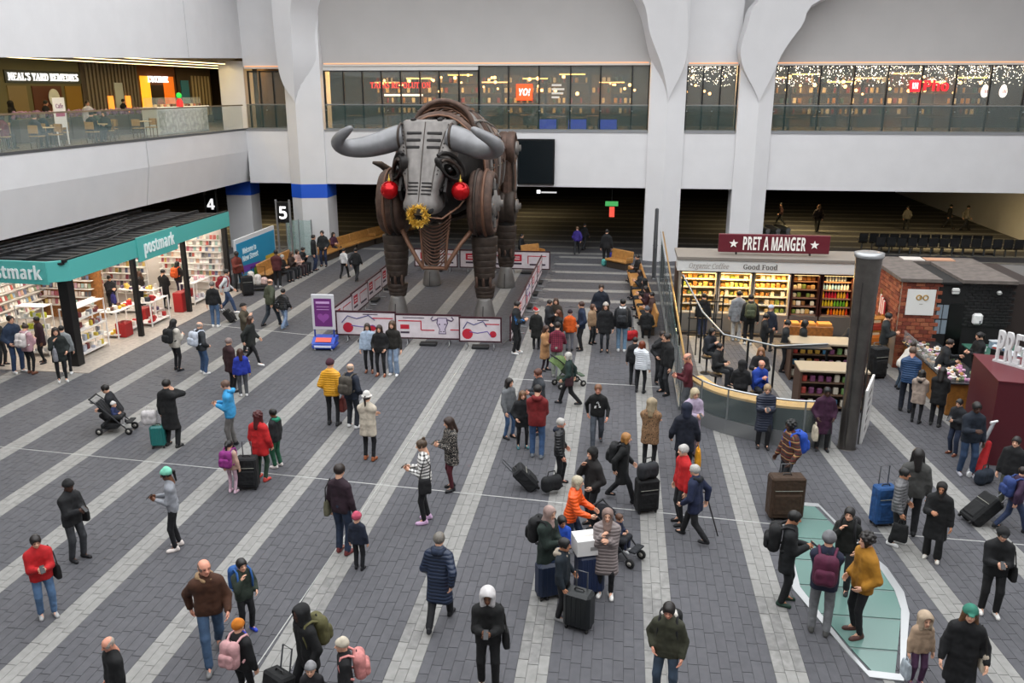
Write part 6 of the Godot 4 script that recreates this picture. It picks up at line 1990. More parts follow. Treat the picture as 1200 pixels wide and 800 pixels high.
	for q in 14:
		var at := Vector3(11.1 + 1.2 * rng.randf(), 1.0, -27.3 + 2.9 * rng.randf())
		var o := thing("storage_tub", "small tub among the clutter on the rear counter", "tub", at, rng.randf(), "tubs on the rear counter")
		var s3 := Vector3(0.2 + 0.12 * rng.randf(), 0.14 + 0.16 * rng.randf(), 0.2)
		put(boxm(s3, 0.03), mat(["d8e0e4", "b8c4cc", "c83a2a", "4a6a8a", "e4e2de", "8a9aa8"][rng.randi() % 6], 0.4), "tub_body", o, Vector3(0, s3.y * 0.5, 0))
		put(boxm(Vector3(s3.x + 0.02, 0.025, s3.z + 0.02), 0.008), mat("c8ccd0", 0.4), "lid", o, Vector3(0, s3.y + 0.01, 0))
	# dark red pod with PRET letters
	var p := thing("red_pod", "tall dark red block counter at the right edge", "counter", Vector3(8.95, 0, -20.3))
	var b := MB.new()
	b.slab(PackedVector2Array([Vector2(0, 0), Vector2(3.4, 0.6), Vector2(3.4, -1.6), Vector2(0.25, -2.2)]), Vector3.ZERO, Vector3.RIGHT, Vector3.BACK, Vector3(0, 2.12, 0))
	put(b, mat("4a0f1a", 0.45), "body", p)
	b = MB.new()
	b.slab(PackedVector2Array([Vector2(-0.02, 0.02), Vector2(3.4, 0.62), Vector2(3.4, -1.62), Vector2(0.23, -2.22)]), Vector3(0, 2.12, 0), Vector3.RIGHT, Vector3.BACK, Vector3(0, 0.03, 0))
	put(b, mat("5a1420", 0.4), "top", p)
	var pl := thing("white_letters", "white standing PRET letters on the dark red block", "sign", Vector3(9.72, 2.15, -21.6), -0.95)
	letters("PRET", 0.75, 0.08, mat("d0d0d0", 0.5), "lettering", pl, Vector3(0, 0.42, 0), Basis(), "Droid Sans", 800, 0.8)
	put_box(Vector3(-0.42, 0, -0.08), Vector3(0.42, 0.05, 0.08), mat("c8c8c8", 0.4), "base", pl)
	var gd := thing("glass_jar", "glass jar on the dark red block", "jar", Vector3(10.6, 2.15, -20.6))
	b = MB.new()
	b.lathe(Vector3.ZERO, [[0.1, 0], [0.12, 0.03], [0.12, 0.22], [0.07, 0.27], [0.07, 0.3]], 14)
	put(b, mat("8a7a4a", 0.2), "body", gd)
	b = MB.new()
	b.lathe(Vector3(0, 0.3, 0), [[0.08, 0], [0.08, 0.03], [0, 0.035]], 14)
	put(b, mat("b0a890", 0.3, 0.4), "lid", gd)
	var hs := thing("hanging_red_sign", "dark red sign on a black post at the right edge", "sign", Vector3(12.75, 0, -26.0))
	put_box(Vector3(-0.06, 0, -0.06), Vector3(0.06, 3.3, 0.06), mat("101011", 0.5), "post", hs)
	put_box(Vector3(0.1, 2.3, -0.05), Vector3(1.2, 3.4, 0.05), mat("641626", 0.45), "board", hs)
	letters("PRET", 0.3, 0.02, mat("e8e0dc"), "lettering", hs, Vector3(0.65, 2.9, 0.06), Basis(), "Droid Sans", 800, 0.8)

func build_skylight() -> void:
	var poly := [Vector2(4.1, -17.66), Vector2(4.5, -17.64), Vector2(4.65, -17.05), Vector2(5.0, -15.75), Vector2(5.24, -15.1), Vector2(5.3, -14.28), Vector2(5.19, -13.6), Vector2(4.55, -11.75), Vector2(4.05, -11.78), Vector2(3.87, -12.3), Vector2(3.33, -14.14), Vector2(3.45, -15.6), Vector2(3.75, -16.7)]
	var pp := PackedVector2Array(poly)
	var o := struct("floor_light")
	var inner := Geometry2D.offset_polygon(pp, -0.13)[0]
	# frame as a ring of pieces
	var cen := Vector2(4.3, -14.6)
	for k in poly.size():
		var a: Vector2 = poly[k]
		var c: Vector2 = poly[(k + 1) % poly.size()]
		var ai := a + (cen - a).normalized() * 0.16
		var ci := c + (cen - c).normalized() * 0.16
		var b := MB.new()
		b.slab(PackedVector2Array([a, c, ci, ai]), Vector3(0, 0.0, 0), Vector3.RIGHT, Vector3.BACK, Vector3(0, 0.025, 0))
		put(b, mat("b9bbbc", 0.3, 0.5), "frame_piece", o)
	# panes between cross bars
	var cuts := [-17.8, -16.9, -16.05, -15.2, -14.3, -13.4, -12.5, -11.6]
	for k in cuts.size() - 1:
		var strip := PackedVector2Array([Vector2(2, cuts[k] + 0.03), Vector2(7, cuts[k] + 0.03 + 0.0), Vector2(7, cuts[k + 1] - 0.03), Vector2(2, cuts[k + 1] - 0.03)])
		for g in Geometry2D.intersect_polygons(inner, strip):
			var b := MB.new()
			b.slab(g, Vector3(0, 0.002, 0), Vector3.RIGHT, Vector3.BACK, Vector3(0, 0.014, 0))
			put(b, mat("628079", 0.2), "frosted_pane", o)
	var bl := MB.new()
	bl.slab(inner, Vector3(0, 0.0, 0), Vector3.RIGHT, Vector3.BACK, Vector3(0, 0.004, 0))
	put(bl, mat("5f716d", 0.4), "bar_grid", o)
# ---------------------------------------------------------------- great metal bull
func ring_xz(y: float, zc: float, hx: float, hz: float, p := 3.5, n := 28) -> Array:
	var r := []
	for k in n:
		var t := TAU * k / n
		var c := cos(t)
		var s := sin(t)
		r.append(Vector3(signf(c) * pow(absf(c), 2.0 / p) * hx, y, zc + signf(s) * pow(absf(s), 2.0 / p) * hz))
	return r

func bands(st: Array) -> MB:   # stacked steel hoops: [y0, y1, r0, r1]
	var b := MB.new()
	for q in st:
		b.lathe(Vector3.ZERO, [[q[2] * 0.9, q[0]], [q[2], q[0] + 0.03], [q[3], q[1] - 0.03], [q[3] * 0.9, q[1]]], 20, Basis.from_scale(Vector3(1, 1, 0.9)))
	return b

func wheel_mb(r: float, w: float, outer: float) -> MB:
	var b := MB.new()
	var bs := Basis(Vector3(0, 0, 1), -PI / 2 * outer)
	b.lathe(Vector3.ZERO, [[0.0, -w * 0.5], [r * 0.82, -w * 0.5], [r * 0.95, -w * 0.45], [r, -w * 0.35], [r, -w * 0.1], [r * 0.95, -w * 0.08], [r * 0.95, 0.0], [r, 0.03], [r, w * 0.3], [r * 0.93, w * 0.42], [r * 0.84, w * 0.44], [r * 0.82, w * 0.34], [0.0, w * 0.34]], 36, bs, false)
	return b

func build_bull() -> void:
	var steel := grain("bull_steel", "8a8581", 0.5, 0.3, 0.3, 0.015, 0.5, 0.6)
	var dark := grain("bull_dark", "2d2927", 0.6, 0.3, 0.4, 0.02, 0.6)
	var rust := grain("bull_rust", "6a5246", 0.6, 0.35, 0.4, 0.02, 0.6, 0.6)
	var brown := grain("bull_brown", "4c4038", 0.55, 0.35, 0.4, 0.02, 0.6, 0.6)
	var pipe := mat("6e4e3c", 0.5, 0.35)
	var slotm := mat("201d1c", 0.7, 0.2)
	var o := thing("bull_statue", "giant dark metal bull statue of plates, wheels and pipes in the pen", "statue", Vector3(-6.92, 0, -35.2))
	# --- head, turned a little to its right
	var H := Transform3D(Basis(Vector3.UP, -0.07), Vector3(-0.2, 6.1, 4.0))
	var prof := [[1.56, 0.86, 0.0, -0.9], [1.5, 0.95, 0.1, -0.95], [1.0, 1.02, 0.34, -1.0], [0.45, 1.06, 0.58, -1.0], [0.0, 0.98, 0.76, -0.9], [-0.4, 0.78, 0.92, -0.75], [-0.85, 0.62, 1.08, -0.5], [-1.1, 0.62, 1.2, -0.35], [-1.3, 0.68, 1.3, -0.25], [-1.5, 0.68, 1.3, -0.2], [-1.68, 0.55, 1.18, -0.1], [-1.74, 0.3, 1.0, 0.1]]
	var rows := []
	for q in prof:
		var r := ring_xz(q[0], (q[2] + q[3]) * 0.5, q[1], (q[2] - q[3]) * 0.5, 4.0, 36)
		for k in r.size(): r[k] = H * r[k]
		rows.append(r)
	var b := MB.new()
	b.grid(rows, true, true)
	b.cap(rows[0], Vector3.UP)
	b.cap(rows[-1], Vector3.DOWN)
	put(b, steel, "head", o)
	var front_z := func(y: float) -> float:
		for k in prof.size() - 1:
			if y <= prof[k][0] and y >= prof[k + 1][0]:
				return lerpf(prof[k + 1][2], prof[k][2], (y - prof[k + 1][0]) / (prof[k][0] - prof[k + 1][0]))
		return prof[0][2]
	var slope := func(y: float) -> float: return atan2(front_z.call(y - 0.1) - front_z.call(y + 0.1), 0.2)
	for r in 3:
		for s in [-1, 1]:
			var y: float = 1.12 - 0.24 * r
			b = MB.new()
			b.cham(H * Vector3(0.38 * s, y, front_z.call(y) + 0.0), Vector3(0.56 - 0.03 * r, 0.1, 0.06), 0.02, H.basis * Basis(Vector3.RIGHT, -slope.call(y)))
			put(b, slotm, "forehead_slot", o)
	for r in 4:
		for s in [-1, 1]:
			var y: float = -0.58 - 0.125 * r
			b = MB.new()
			b.cham(H * Vector3(0.25 * s, y, front_z.call(y)), Vector3(0.38, 0.055, 0.05), 0.015, H.basis * Basis(Vector3.RIGHT, -slope.call(y)))
			put(b, slotm, "muzzle_slot", o)
	# seams: raised welts
	b = MB.new()
	var seam := []
	for k in 14:
		var y := 1.5 - 0.21 * k
		seam.append(H * Vector3(0, y, front_z.call(y) + 0.005))
	b.tube(seam, 0.018, 5)
	put(b, brown, "centre_seam", o)
	for s in [-1, 1]:
		seam = []
		for k in 11:
			var t := k / 10.0
			var y := 1.2 - 2.0 * t
			seam.append(H * Vector3(s * lerpf(0.78, 0.45, sin(t * PI * 0.5)), y, front_z.call(y) + 0.006))
		b = MB.new()
		b.tube(seam, 0.015, 5)
		put(b, brown, "cheek_seam", o)
		# brow plate and eye
		var E := H * Transform3D(Basis(Vector3.UP, 0.95 * s) * Basis(Vector3.BACK, -0.6 * s) * Basis.from_scale(Vector3(1.2, 1.3, 1.0)), Vector3(0.92 * s, -0.12, 0.38))
		var eye := thing_part("eye", o)
		b = MB.new()
		var pr := []
		for q in [[0.5, -0.1], [0.5, 0.1], [0.44, 0.16], [0.38, 0.13], [0.34, 0.05]]:
			var ring := []
			for k in 24:
				var t := TAU * k / 24
				ring.append(E * Vector3(cos(t) * q[0] * 1.15, sin(t) * q[0] * 0.5 * (1.0 + 0.25 * cos(t)), q[1]))
			pr.append(ring)
		b.grid(pr, true, true)
		put(b, dark, "socket", eye)
		b = MB.new()
		var lid := []
		for k in 11:
			var t := PI * k / 10
			lid.append(E * Vector3(cos(t) * 0.44, sin(t) * 0.2 - 0.02, 0.16))
		b.tube(lid, 0.06, 8)
		put(b, brown, "upper_lid", eye)
		b = MB.new()
		lid = []
		for k in 11:
			var t := PI + PI * k / 10
			lid.append(E * Vector3(cos(t) * 0.46, sin(t) * 0.22, 0.13))
		b.tube(lid, 0.045, 8)
		put(b, dark, "lower_lid", eye)
		b = MB.new()
		var ball := MB.new()
		ball.ball(Vector3.ZERO, 0.2, 16)
		b.merge(ball, E * Transform3D(Basis.from_scale(Vector3(1.4, 0.6, 0.4)), Vector3(0, -0.03, 0.09)))
		put(b, mat("131110", 0.2, 0.2), "eyeball", eye)
		# brow strip
		b = MB.new()
		lid = []
		for k in 9:
			var t := 0.3 + (PI - 0.5) * k / 8
			lid.append(E * Vector3(cos(t) * 0.62, sin(t) * 0.36, 0.06))
		b.tube(lid, 0.075, 8)
		put(b, dark, "brow", o)
		# cheek folds under the eye
		for q in 3:
			b = MB.new()
			lid = []
			for k in 7:
				var t := k / 6.0
				lid.append(H * Vector3(s * (0.92 - 0.1 * q - 0.15 * t), -0.42 - 0.17 * q - 0.3 * t, 0.15 + 0.55 * t))
			b.tube(lid, 0.05, 6)
			put(b, dark, "cheek_fold", o)
		# nostril
		b = MB.new()
		var ns := MB.new()
		ns.ball(Vector3.ZERO, 0.17, 14)
		b.merge(ns, H * Transform3D(Basis(Vector3.BACK, 0.5 * s) * Basis.from_scale(Vector3(1.25, 0.75, 0.5)), Vector3(0.36 * s, -1.56, 1.2)))
		put(b, mat("0e0c0c", 0.8), "nostril", o)
		# horn
		b = MB.new()
		var hp := [[0.85, 0.98, 0.0, 0.46], [1.2, 0.9, 0.05, 0.45], [1.75, 0.72, 0.2, 0.42], [2.3, 0.6, 0.5, 0.37], [2.75, 0.62, 0.95, 0.3], [2.88, 0.8, 1.35, 0.25], [2.68, 1.02, 1.6, 0.2], [2.4, 1.2, 1.75, 0.16], [2.18, 1.34, 1.82, 0.1], [2.12, 1.38, 1.83, 0.03]]
		var fine := []
		var rad := []
		for k in 46:
			var t: float = k / 45.0 * (hp.size() - 1)
			var i := mini(int(t), hp.size() - 2)
			var f := t - i
			var v := []
			for c in 4: v.append(cubic_interpolate(hp[i][c], hp[i + 1][c], hp[maxi(i - 1, 0)][c], hp[mini(i + 2, hp.size() - 1)][c], f))
			fine.append(H * Vector3(v[0] * s, v[1], v[2]))
			rad.append(maxf(v[3], 0.02))
		b.tube(fine, rad, 18)
		put(b, grain("horn_steel", "88888a", 0.42, 0.35, 0.2, 0.012, 0.5), "horn", o)
		b = MB.new()
		var cf := []
		for k in 25: cf.append(H * Vector3(s * 0.95, 0.97 + cos(TAU * k / 24) * 0.47, sin(TAU * k / 24) * 0.47 + 0.0))
		b.tube(cf, 0.05, 6)
		put(b, brown, "horn_collar", o)
		# ear-side jaw plate
		b = MB.new()
		b.slab(PackedVector2Array([Vector2(-0.9, 0.2), Vector2(0.3, 0.1), Vector2(0.9, -0.9), Vector2(0.6, -1.3), Vector2(-0.4, -0.9)]), H * Vector3(0.8 * s, 0, -0.1), H.basis * Vector3(0, 0, 1), Vector3.UP, H.basis * Vector3(0.1 * s, 0, 0))
		put(b, dark, "jaw_plate", o)
		# latches on the poll
		b = MB.new()
		b.cham(H * Vector3(0.5 * s, 1.58, -0.05), Vector3(0.2, 0.14, 0.2), 0.05, H.basis)
		put(b, dark, "poll_bolt", o)
	# lower jaw
	rows = []
	for q in [[-0.9, 0.5, 0.2, -0.3], [-1.3, 0.5, 0.5, -0.25], [-1.75, 0.46, 0.85, -0.1], [-2.0, 0.36, 0.85, 0.1], [-2.1, 0.2, 0.7, 0.25]]:
		var r := ring_xz(q[0], (q[2] + q[3]) * 0.5, q[1], (q[2] - q[3]) * 0.5, 3.0, 24)
		for k in r.size(): r[k] = H * r[k]
		rows.append(r)
	b = MB.new()
	b.grid(rows, true, true)
	b.cap(rows[-1], Vector3.DOWN)
	put(b, dark, "lower_jaw", o)
	# rivets along the forehead edge
	b = MB.new()
	for s in [-1, 1]:
		for k in 14:
			var y := 1.42 - 0.13 * k
			b.ball(H * Vector3(s * (0.86 - 0.02 * k), y, front_z.call(y) - 0.02), 0.028, 6)
	var rv := put(b, brown, "rivets", o)
	rv.set_meta("kind", "stuff")
	# --- neck and trunk core, dark inside
	var core := [[-4.2, 0.9, 6.2, 4.6], [-3.6, 1.35, 6.7, 4.2], [-2.0, 1.5, 7.0, 4.0], [0.0, 1.5, 7.2, 3.9], [1.6, 1.45, 7.5, 3.9], [2.6, 1.25, 7.2, 4.0], [3.4, 0.9, 6.9, 4.4], [3.9, 0.7, 6.6, 5.0]]
	rows = []
	for q in core:
		var r := []
		for k in 24:
			var t := TAU * k / 24
			r.append(Vector3(cos(t) * q[1], (q[2] + q[3]) * 0.5 + sin(t) * (q[2] - q[3]) * 0.5, q[0]))
		rows.append(r)
	b = MB.new()
	b.grid(rows, true, true)
	b.cap(rows[0], Vector3.FORWARD)
	b.cap(rows[-1], Vector3.BACK)
	put(b, dark, "trunk_core", o)
	# ribs: bent flats round the trunk
	for k in 11:
		var z := 2.6 - 0.62 * k
		var top := 8.22 - 0.05 * pow(absf(z - 1.6), 1.7) if z < 1.6 else 8.22 - 0.35 * pow(z - 1.6, 1.5)
		var hw := 1.78 - 0.02 * k + (0.12 if k > 2 else 0.0)
		var arc := []
		for q in 19:
			var t := PI * (-0.12 + 1.24 * q / 18.0)
			arc.append(Vector3(cos(t) * hw, 5.6 + sin(t) * (top - 5.6), z + 0.12 * sin(q * 1.3)))
		b = MB.new()
		b.tube(arc, 0.13, 6, true, 0.55)
		put(b, [rust, brown, steel][k % 3], "rib", o)
		var arc2 := []
		for p in arc: arc2.append(p + Vector3(0, -0.06, 0.25))
		b = MB.new()
		b.tube(arc2, 0.045, 6)
		put(b, pipe, "rib_pipe", o)
	# long flats along the back and flanks
	for k in 13:
		var t := PI * (0.02 + 0.96 * k / 12.0)
		var line := []
		for q in 12:
			var z := 2.4 - 0.56 * q
			var top := 8.3 - 0.05 * pow(absf(z - 1.6), 1.7)
			line.append(Vector3(cos(t) * (1.84 + 0.03 * sin(q * 2.1 + k)), 5.6 + sin(t) * (top - 5.6), z))
		b = MB.new()
		b.tube(line, 0.1 if k % 2 else 0.06, 6, true, 0.5)
		put(b, [brown, rust, pipe, steel][k % 4], "back_strip", o)
	# plates on the flanks
	var rng := RandomNumberGenerator.new()
	rng.seed = 15
	for s in [-1, 1]:
		for k in 12:
			var t := 0.15 + 0.9 * rng.randf()
			var z := 1.6 - 4.6 * rng.randf()
			var n := Vector3(cos(t) * s, sin(t), 0)
			var at := Vector3(cos(t) * 1.82 * s, 5.6 + sin(t) * 2.3, z)
			var u := Vector3(0, 0, 1).rotated(n, rng.randf_range(-0.5, 0.5))
			var w := n.cross(u)
			b = MB.new()
			b.cham(at, Vector3(0.5 + 0.5 * rng.randf(), 0.35 + 0.3 * rng.randf(), 0.07), 0.03, Basis(u, w, n))
			put(b, [steel, rust, brown, dark][rng.randi() % 4], "flank_plate", o)
	# hump: open hoop behind the head with machinery
	for k in 3:
		var arc := []
		for q in 15:
			var t := PI * q / 14.0
			arc.append(Vector3(0.1 + cos(t) * (1.15 - 0.12 * k), 7.2 + sin(t) * (1.12 - 0.1 * k), 2.35 - 0.16 * k))
		b = MB.new()
		b.tube(arc, 0.1 - 0.02 * k, 8)
		put(b, [rust, pipe, brown][k], "hump_hoop", o)
	for k in 5:
		b = MB.new()
		b.cham(Vector3(-0.5 + 0.25 * k, 7.55 + 0.1 * (k % 2), 2.2), Vector3(0.16, 0.4, 0.3), 0.05)
		put(b, [steel, dark][k % 2], "hump_machinery", o)
	# --- legs
	for s in [-1, 1]:
		for f in [1, -1]:
			var leg := thing_part("leg", o)
			leg.position = Vector3(1.74 * s, 0, 3.1 * f)
			# hoof
			b = MB.new()
			b.lathe(Vector3(0, 0, 0.1), [[0.4, 0.0], [0.43, 0.06], [0.4, 0.3], [0.34, 0.6], [0.27, 0.88], [0.24, 0.95], [0.0, 0.95]], 28, Basis.from_scale(Vector3(1.0, 1, 1.12)))
			put(b, grain("hoof_steel", "7d7a77", 0.45, 0.35, 0.2, 0.012, 0.5), "hoof", leg)
			b = MB.new()
			b.cham(Vector3(0, 0.36, 0.535), Vector3(0.025, 0.66, 0.04), 0.01, Basis(Vector3.RIGHT, -0.22))
			put(b, dark, "hoof_seam", leg)
			# fetlock bands
			put(bands([[0.9, 1.08, 0.33, 0.36], [1.06, 1.24, 0.36, 0.39], [1.22, 1.42, 0.39, 0.42]]), brown, "shin_bands", leg)
			b = MB.new()
			b.lathe(Vector3.ZERO, [[0.26, 1.3], [0.3, 1.8]], 14)
			put(b, dark, "knee_core", leg)
			for q in 3:
				b = MB.new()
				b.tube([Vector3(-0.28 + 0.28 * q, 1.4, 0.26), Vector3(-0.26 + 0.26 * q, 1.6, 0.36), Vector3(-0.28 + 0.28 * q, 1.8, 0.3)], 0.06, 6)
				put(b, rust, "knee_rod", leg)
			if f == 1:
				put(bands([[1.7, 1.95, 0.4, 0.42], [1.93, 2.2, 0.42, 0.45], [2.18, 2.45, 0.44, 0.47], [2.43, 2.72, 0.46, 0.49], [2.7, 3.0, 0.48, 0.5], [2.98, 3.35, 0.5, 0.52]]), brown, "thigh_bands", leg)
				b = MB.new()
				b.lathe(Vector3.ZERO, [[0.36, 1.7], [0.4, 4.0]], 16)
				put(b, dark, "thigh_core", leg)
				var W := Node3D.new()
				put(wheel_mb(1.22, 1.0, s), rust, "shoulder_wheel", leg, Vector3(0, 4.6, 0))
				for q in 2:
					b = MB.new()
					var c := []
					for t in 33: c.append(Vector3((0.12 - 0.32 * q) * s, 4.6 + cos(TAU * t / 32) * 1.24, sin(TAU * t / 32) * 1.24))
					b.tube(c, 0.06, 6)
					put(b, [pipe, brown][q], "wheel_hoop", leg)
				b = MB.new()
				var bs := Basis(Vector3(0, 0, 1), -PI / 2 * s)
				b.lathe(Vector3(0.36 * s, 4.6, 0), [[0.5, 0.0], [0.5, 0.1], [0.3, 0.14], [0.3, 0.24], [0.14, 0.26], [0.14, 0.36], [0.0, 0.36]], 20, bs, false)
				put(b, steel, "hub", leg)
				for q in 8:
					var t := TAU * q / 8
					b = MB.new()
					b.cham(Vector3(0.38 * s, 4.6 + cos(t) * 0.72, sin(t) * 0.72), Vector3(0.14, 0.42, 0.16), 0.04, Basis(Vector3.RIGHT, t))
					put(b, dark if q % 2 else steel, "spoke", leg)
				W.free()
			else:
				put(bands([[1.4, 1.7, 0.38, 0.4], [1.68, 1.98, 0.4, 0.43], [1.96, 2.26, 0.43, 0.46], [2.24, 2.56, 0.46, 0.48], [2.54, 2.86, 0.48, 0.5]]), brown, "hock_bands", leg)
				b = MB.new()
				b.lathe(Vector3.ZERO, [[0.36, 1.4], [0.42, 3.6]], 16)
				put(b, dark, "hock_core", leg)
				put(wheel_mb(0.8, 0.9, s), brown, "stifle_wheel", leg, Vector3(0.05 * s, 3.7, 0))
				put(wheel_mb(0.72, 0.8, s), rust, "hip_wheel", leg, Vector3(0.1 * s, 6.25, 0))
				b = MB.new()
				b.cham(Vector3(0.05 * s, 5.0, 0.0), Vector3(0.5, 2.2, 1.0), 0.15)
				put(b, rust, "thigh_plate", leg)
				for q in 3:
					b = MB.new()
					b.tube([Vector3(0.34 * s, 6.0, -0.4 + 0.4 * q), Vector3(0.4 * s, 5.0, -0.45 + 0.4 * q), Vector3(0.36 * s, 4.0, -0.4 + 0.35 * q)], 0.06, 6)
					put(b, [steel, pipe, brown][q], "thigh_strip", leg)
				for y in [3.7, 6.25]:
					b = MB.new()
					b.lathe(Vector3(0.45 * s, y, 0), [[0.3, 0], [0.3, 0.1], [0.14, 0.12], [0.14, 0.22], [0, 0.22]], 16, Basis(Vector3(0, 0, 1), -PI / 2 * s), false)
					put(b, steel, "hub", leg)
	# chest: hanging loops of rusty cable between two swept arms
	for s in [-1, 1]:
		b = MB.new()
		b.tube([Vector3(1.4 * s, 3.7, 3.6), Vector3(1.0 * s, 3.2, 4.1), Vector3(0.62 * s, 2.6, 4.3), Vector3(0.42 * s, 2.25, 4.2)], [0.09, 0.085, 0.08, 0.08], 8)
		put(b, pipe, "chest_arm", o)
		b = MB.new()
		b.tube([Vector3(0.42 * s, 2.25, 4.2), Vector3(0.5 * s, 3.4, 4.1), Vector3(0.6 * s, 4.4, 3.9)], 0.05, 6)
		put(b, pipe, "chest_upright", o)
	b = MB.new()
	b.tube([Vector3(-0.45, 2.27, 4.2), Vector3(0.45, 2.27, 4.2)], 0.07, 8)
	put(b, pipe, "chest_bar", o)
	var cable := mat("5f4234", 0.6, 0.2)
	for k in 13:
		var y := 4.2 - 0.13 * k
		var w := 0.66 - 0.018 * k
		var line := []
		for q in 9:
			var t := q / 8.0
			line.append(Vector3(lerpf(-w, w, t), y - 0.38 * sin(PI * t), 4.05 + 0.12 * sin(PI * t)))
		b = MB.new()
		b.tube(line, 0.03, 5)
		put(b, cable, "chest_cable", o)
	b = MB.new()
	b.tube([H * Vector3(0.1, -1.75, 1.2), Vector3(0.5, 4.25, 5.0), Vector3(1.0, 4.6, 4.4), Vector3(1.3, 5.0, 3.6)], 0.04, 6)
	put(b, pipe, "lead_cable", o)
	# belly
	for k in 6:
		b = MB.new()
		var z := 2.2 - 0.9 * k
		b.tube([Vector3(-1.4, 4.7, z), Vector3(-0.9, 4.0, z), Vector3(0, 3.75, z), Vector3(0.9, 4.0, z), Vector3(1.4, 4.7, z)], 0.1, 6)
		put(b, brown, "belly_hoop", o)
	# tail
	b = MB.new()
	b.tube([Vector3(-0.6, 6.2, -4.1), Vector3(-1.6, 5.6, -4.3), Vector3(-2.8, 5.0, -3.6), Vector3(-3.4, 5.2, -2.6), Vector3(-3.7, 5.55, -2.1), Vector3(-4.0, 5.66, -1.9)], [0.2, 0.2, 0.2, 0.2, 0.15, 0.06], 10)
	put(b, brown, "tail", o)
	# Christmas dressing
	for s in [-1, 1]:
		var ba := thing("red_bauble", "large glossy red bauble hanging by the bull's %s cheek" % ["left-hand" if s < 0 else "right-hand"][0], "bauble", Vector3(-6.92 + (-1.52 if s < 0 else 1.12), 5.2, -35.2 + 4.55))
		b = MB.new()
		b.ball(Vector3.ZERO, 0.34, 24)
		var m := mat("b80f16", 0.15, 0.55)
		put(b, m, "ball", ba)
		b = MB.new()
		b.lathe(Vector3(0, 0.33, 0), [[0.06, 0], [0.06, 0.08], [0.02, 0.1], [0.02, 0.25]], 10)
		put(b, mat("c8a84a", 0.3, 0.8), "cap", ba)
	var wr := thing("gold_wreath", "shiny gold tinsel wreath hanging in the bull's nose", "wreath", Vector3(-6.92 - 0.28, 4.4, -35.2 + 5.35))
	b = MB.new()
	for k in 420:
		var t := TAU * rng.randf()
		var c := Vector3(cos(t) * 0.3, sin(t) * 0.3, 0)
		var d := Vector3(rng.randf_range(-1, 1), rng.randf_range(-1, 1), rng.randf_range(-1, 1)).normalized()
		var u := d.cross(Vector3(0.3, 0.8, 0.5)).normalized() * 0.03
		var tip := c + d * (0.12 + 0.12 * rng.randf())
		b.tri(c - u, c + u, tip)
		b.tri(c + u, c - u, tip + u * 0.2)
	var tw := put(b, mat("e0b64a", 0.3, 0.5), "tinsel", wr)
	tw.set_meta("kind", "stuff")
	b = MB.new()
	var c2 := []
	for t in 25: c2.append(Vector3(cos(TAU * t / 24) * 0.3, sin(TAU * t / 24) * 0.3, 0))
	b.tube(c2, 0.05, 6)
	put(b, mat("a8842c", 0.4, 0.7), "ring", wr)

func thing_part(called: String, parent: Node) -> Node3D:
	var n := Node3D.new()
	n.name = called
	parent.add_child(n, true)
	return n
# ---------------------------------------------------------------- crowd and luggage
func rounded(s: Vector3, cell: float) -> Array:
	var r := minf(s.x, minf(s.y, s.z)) * 0.42
	var a := s * 0.5 - Vector3(r, r, r)
	var o := []
	for x in [-1, 1]:
		for z in [-1, 1]: o.append(bone(Vector3(a.x * x, -a.y, a.z * z), r, Vector3(a.x * x, a.y, a.z * z), r, 0.05))
	for y in [-1.0, -0.3, 0.3, 1.0]:
		o.append(bone(Vector3(-a.x, a.y * y, 0), r, Vector3(a.x, a.y * y, 0), r, 0.06))
	return nets(o, cell)

func backpack(w: Transform3D, s: float, hex: String, label: String) -> void:
	var o := thing("backpack", label, "backpack")
	o.transform = w
	if not shares.has("backpack"):
		shares["backpack"] = as_mb(rounded(Vector3(0.32, 0.46, 0.2), 0.026)).mesh()
		shares["backpack_pocket"] = as_mb(rounded(Vector3(0.24, 0.22, 0.1), 0.024)).mesh()
	var c := put(shares["backpack"], cloth(hex), "bag_body", o)
	c.scale = Vector3.ONE * s
	c = put(shares["backpack_pocket"], cloth(hex), "front_pocket", o, Vector3(0, -0.07, -0.1) * s)
	c.scale = Vector3.ONE * s
	for q in [-1, 1]:
		var b := MB.new()
		b.tube([Vector3(0.1 * q, 0.2, 0.06) * s, Vector3(0.12 * q, 0.27, 0.16) * s, Vector3(0.13 * q, 0.26, 0.28) * s, Vector3(0.14 * q, 0.1, 0.335) * s, Vector3(0.15 * q, -0.1, 0.31) * s, Vector3(0.16 * q, -0.18, 0.12) * s], 0.022 * s, 6)
		put(b, mat(hex, 0.8), "strap", o)
	var b2 := MB.new()
	b2.tube([Vector3(-0.03, 0.22, 0.02) * s, Vector3(0, 0.27, 0.02) * s, Vector3(0.03, 0.22, 0.02) * s], 0.01 * s, 5)
	put(b2, mat("1a1a1a"), "grab_loop", o)

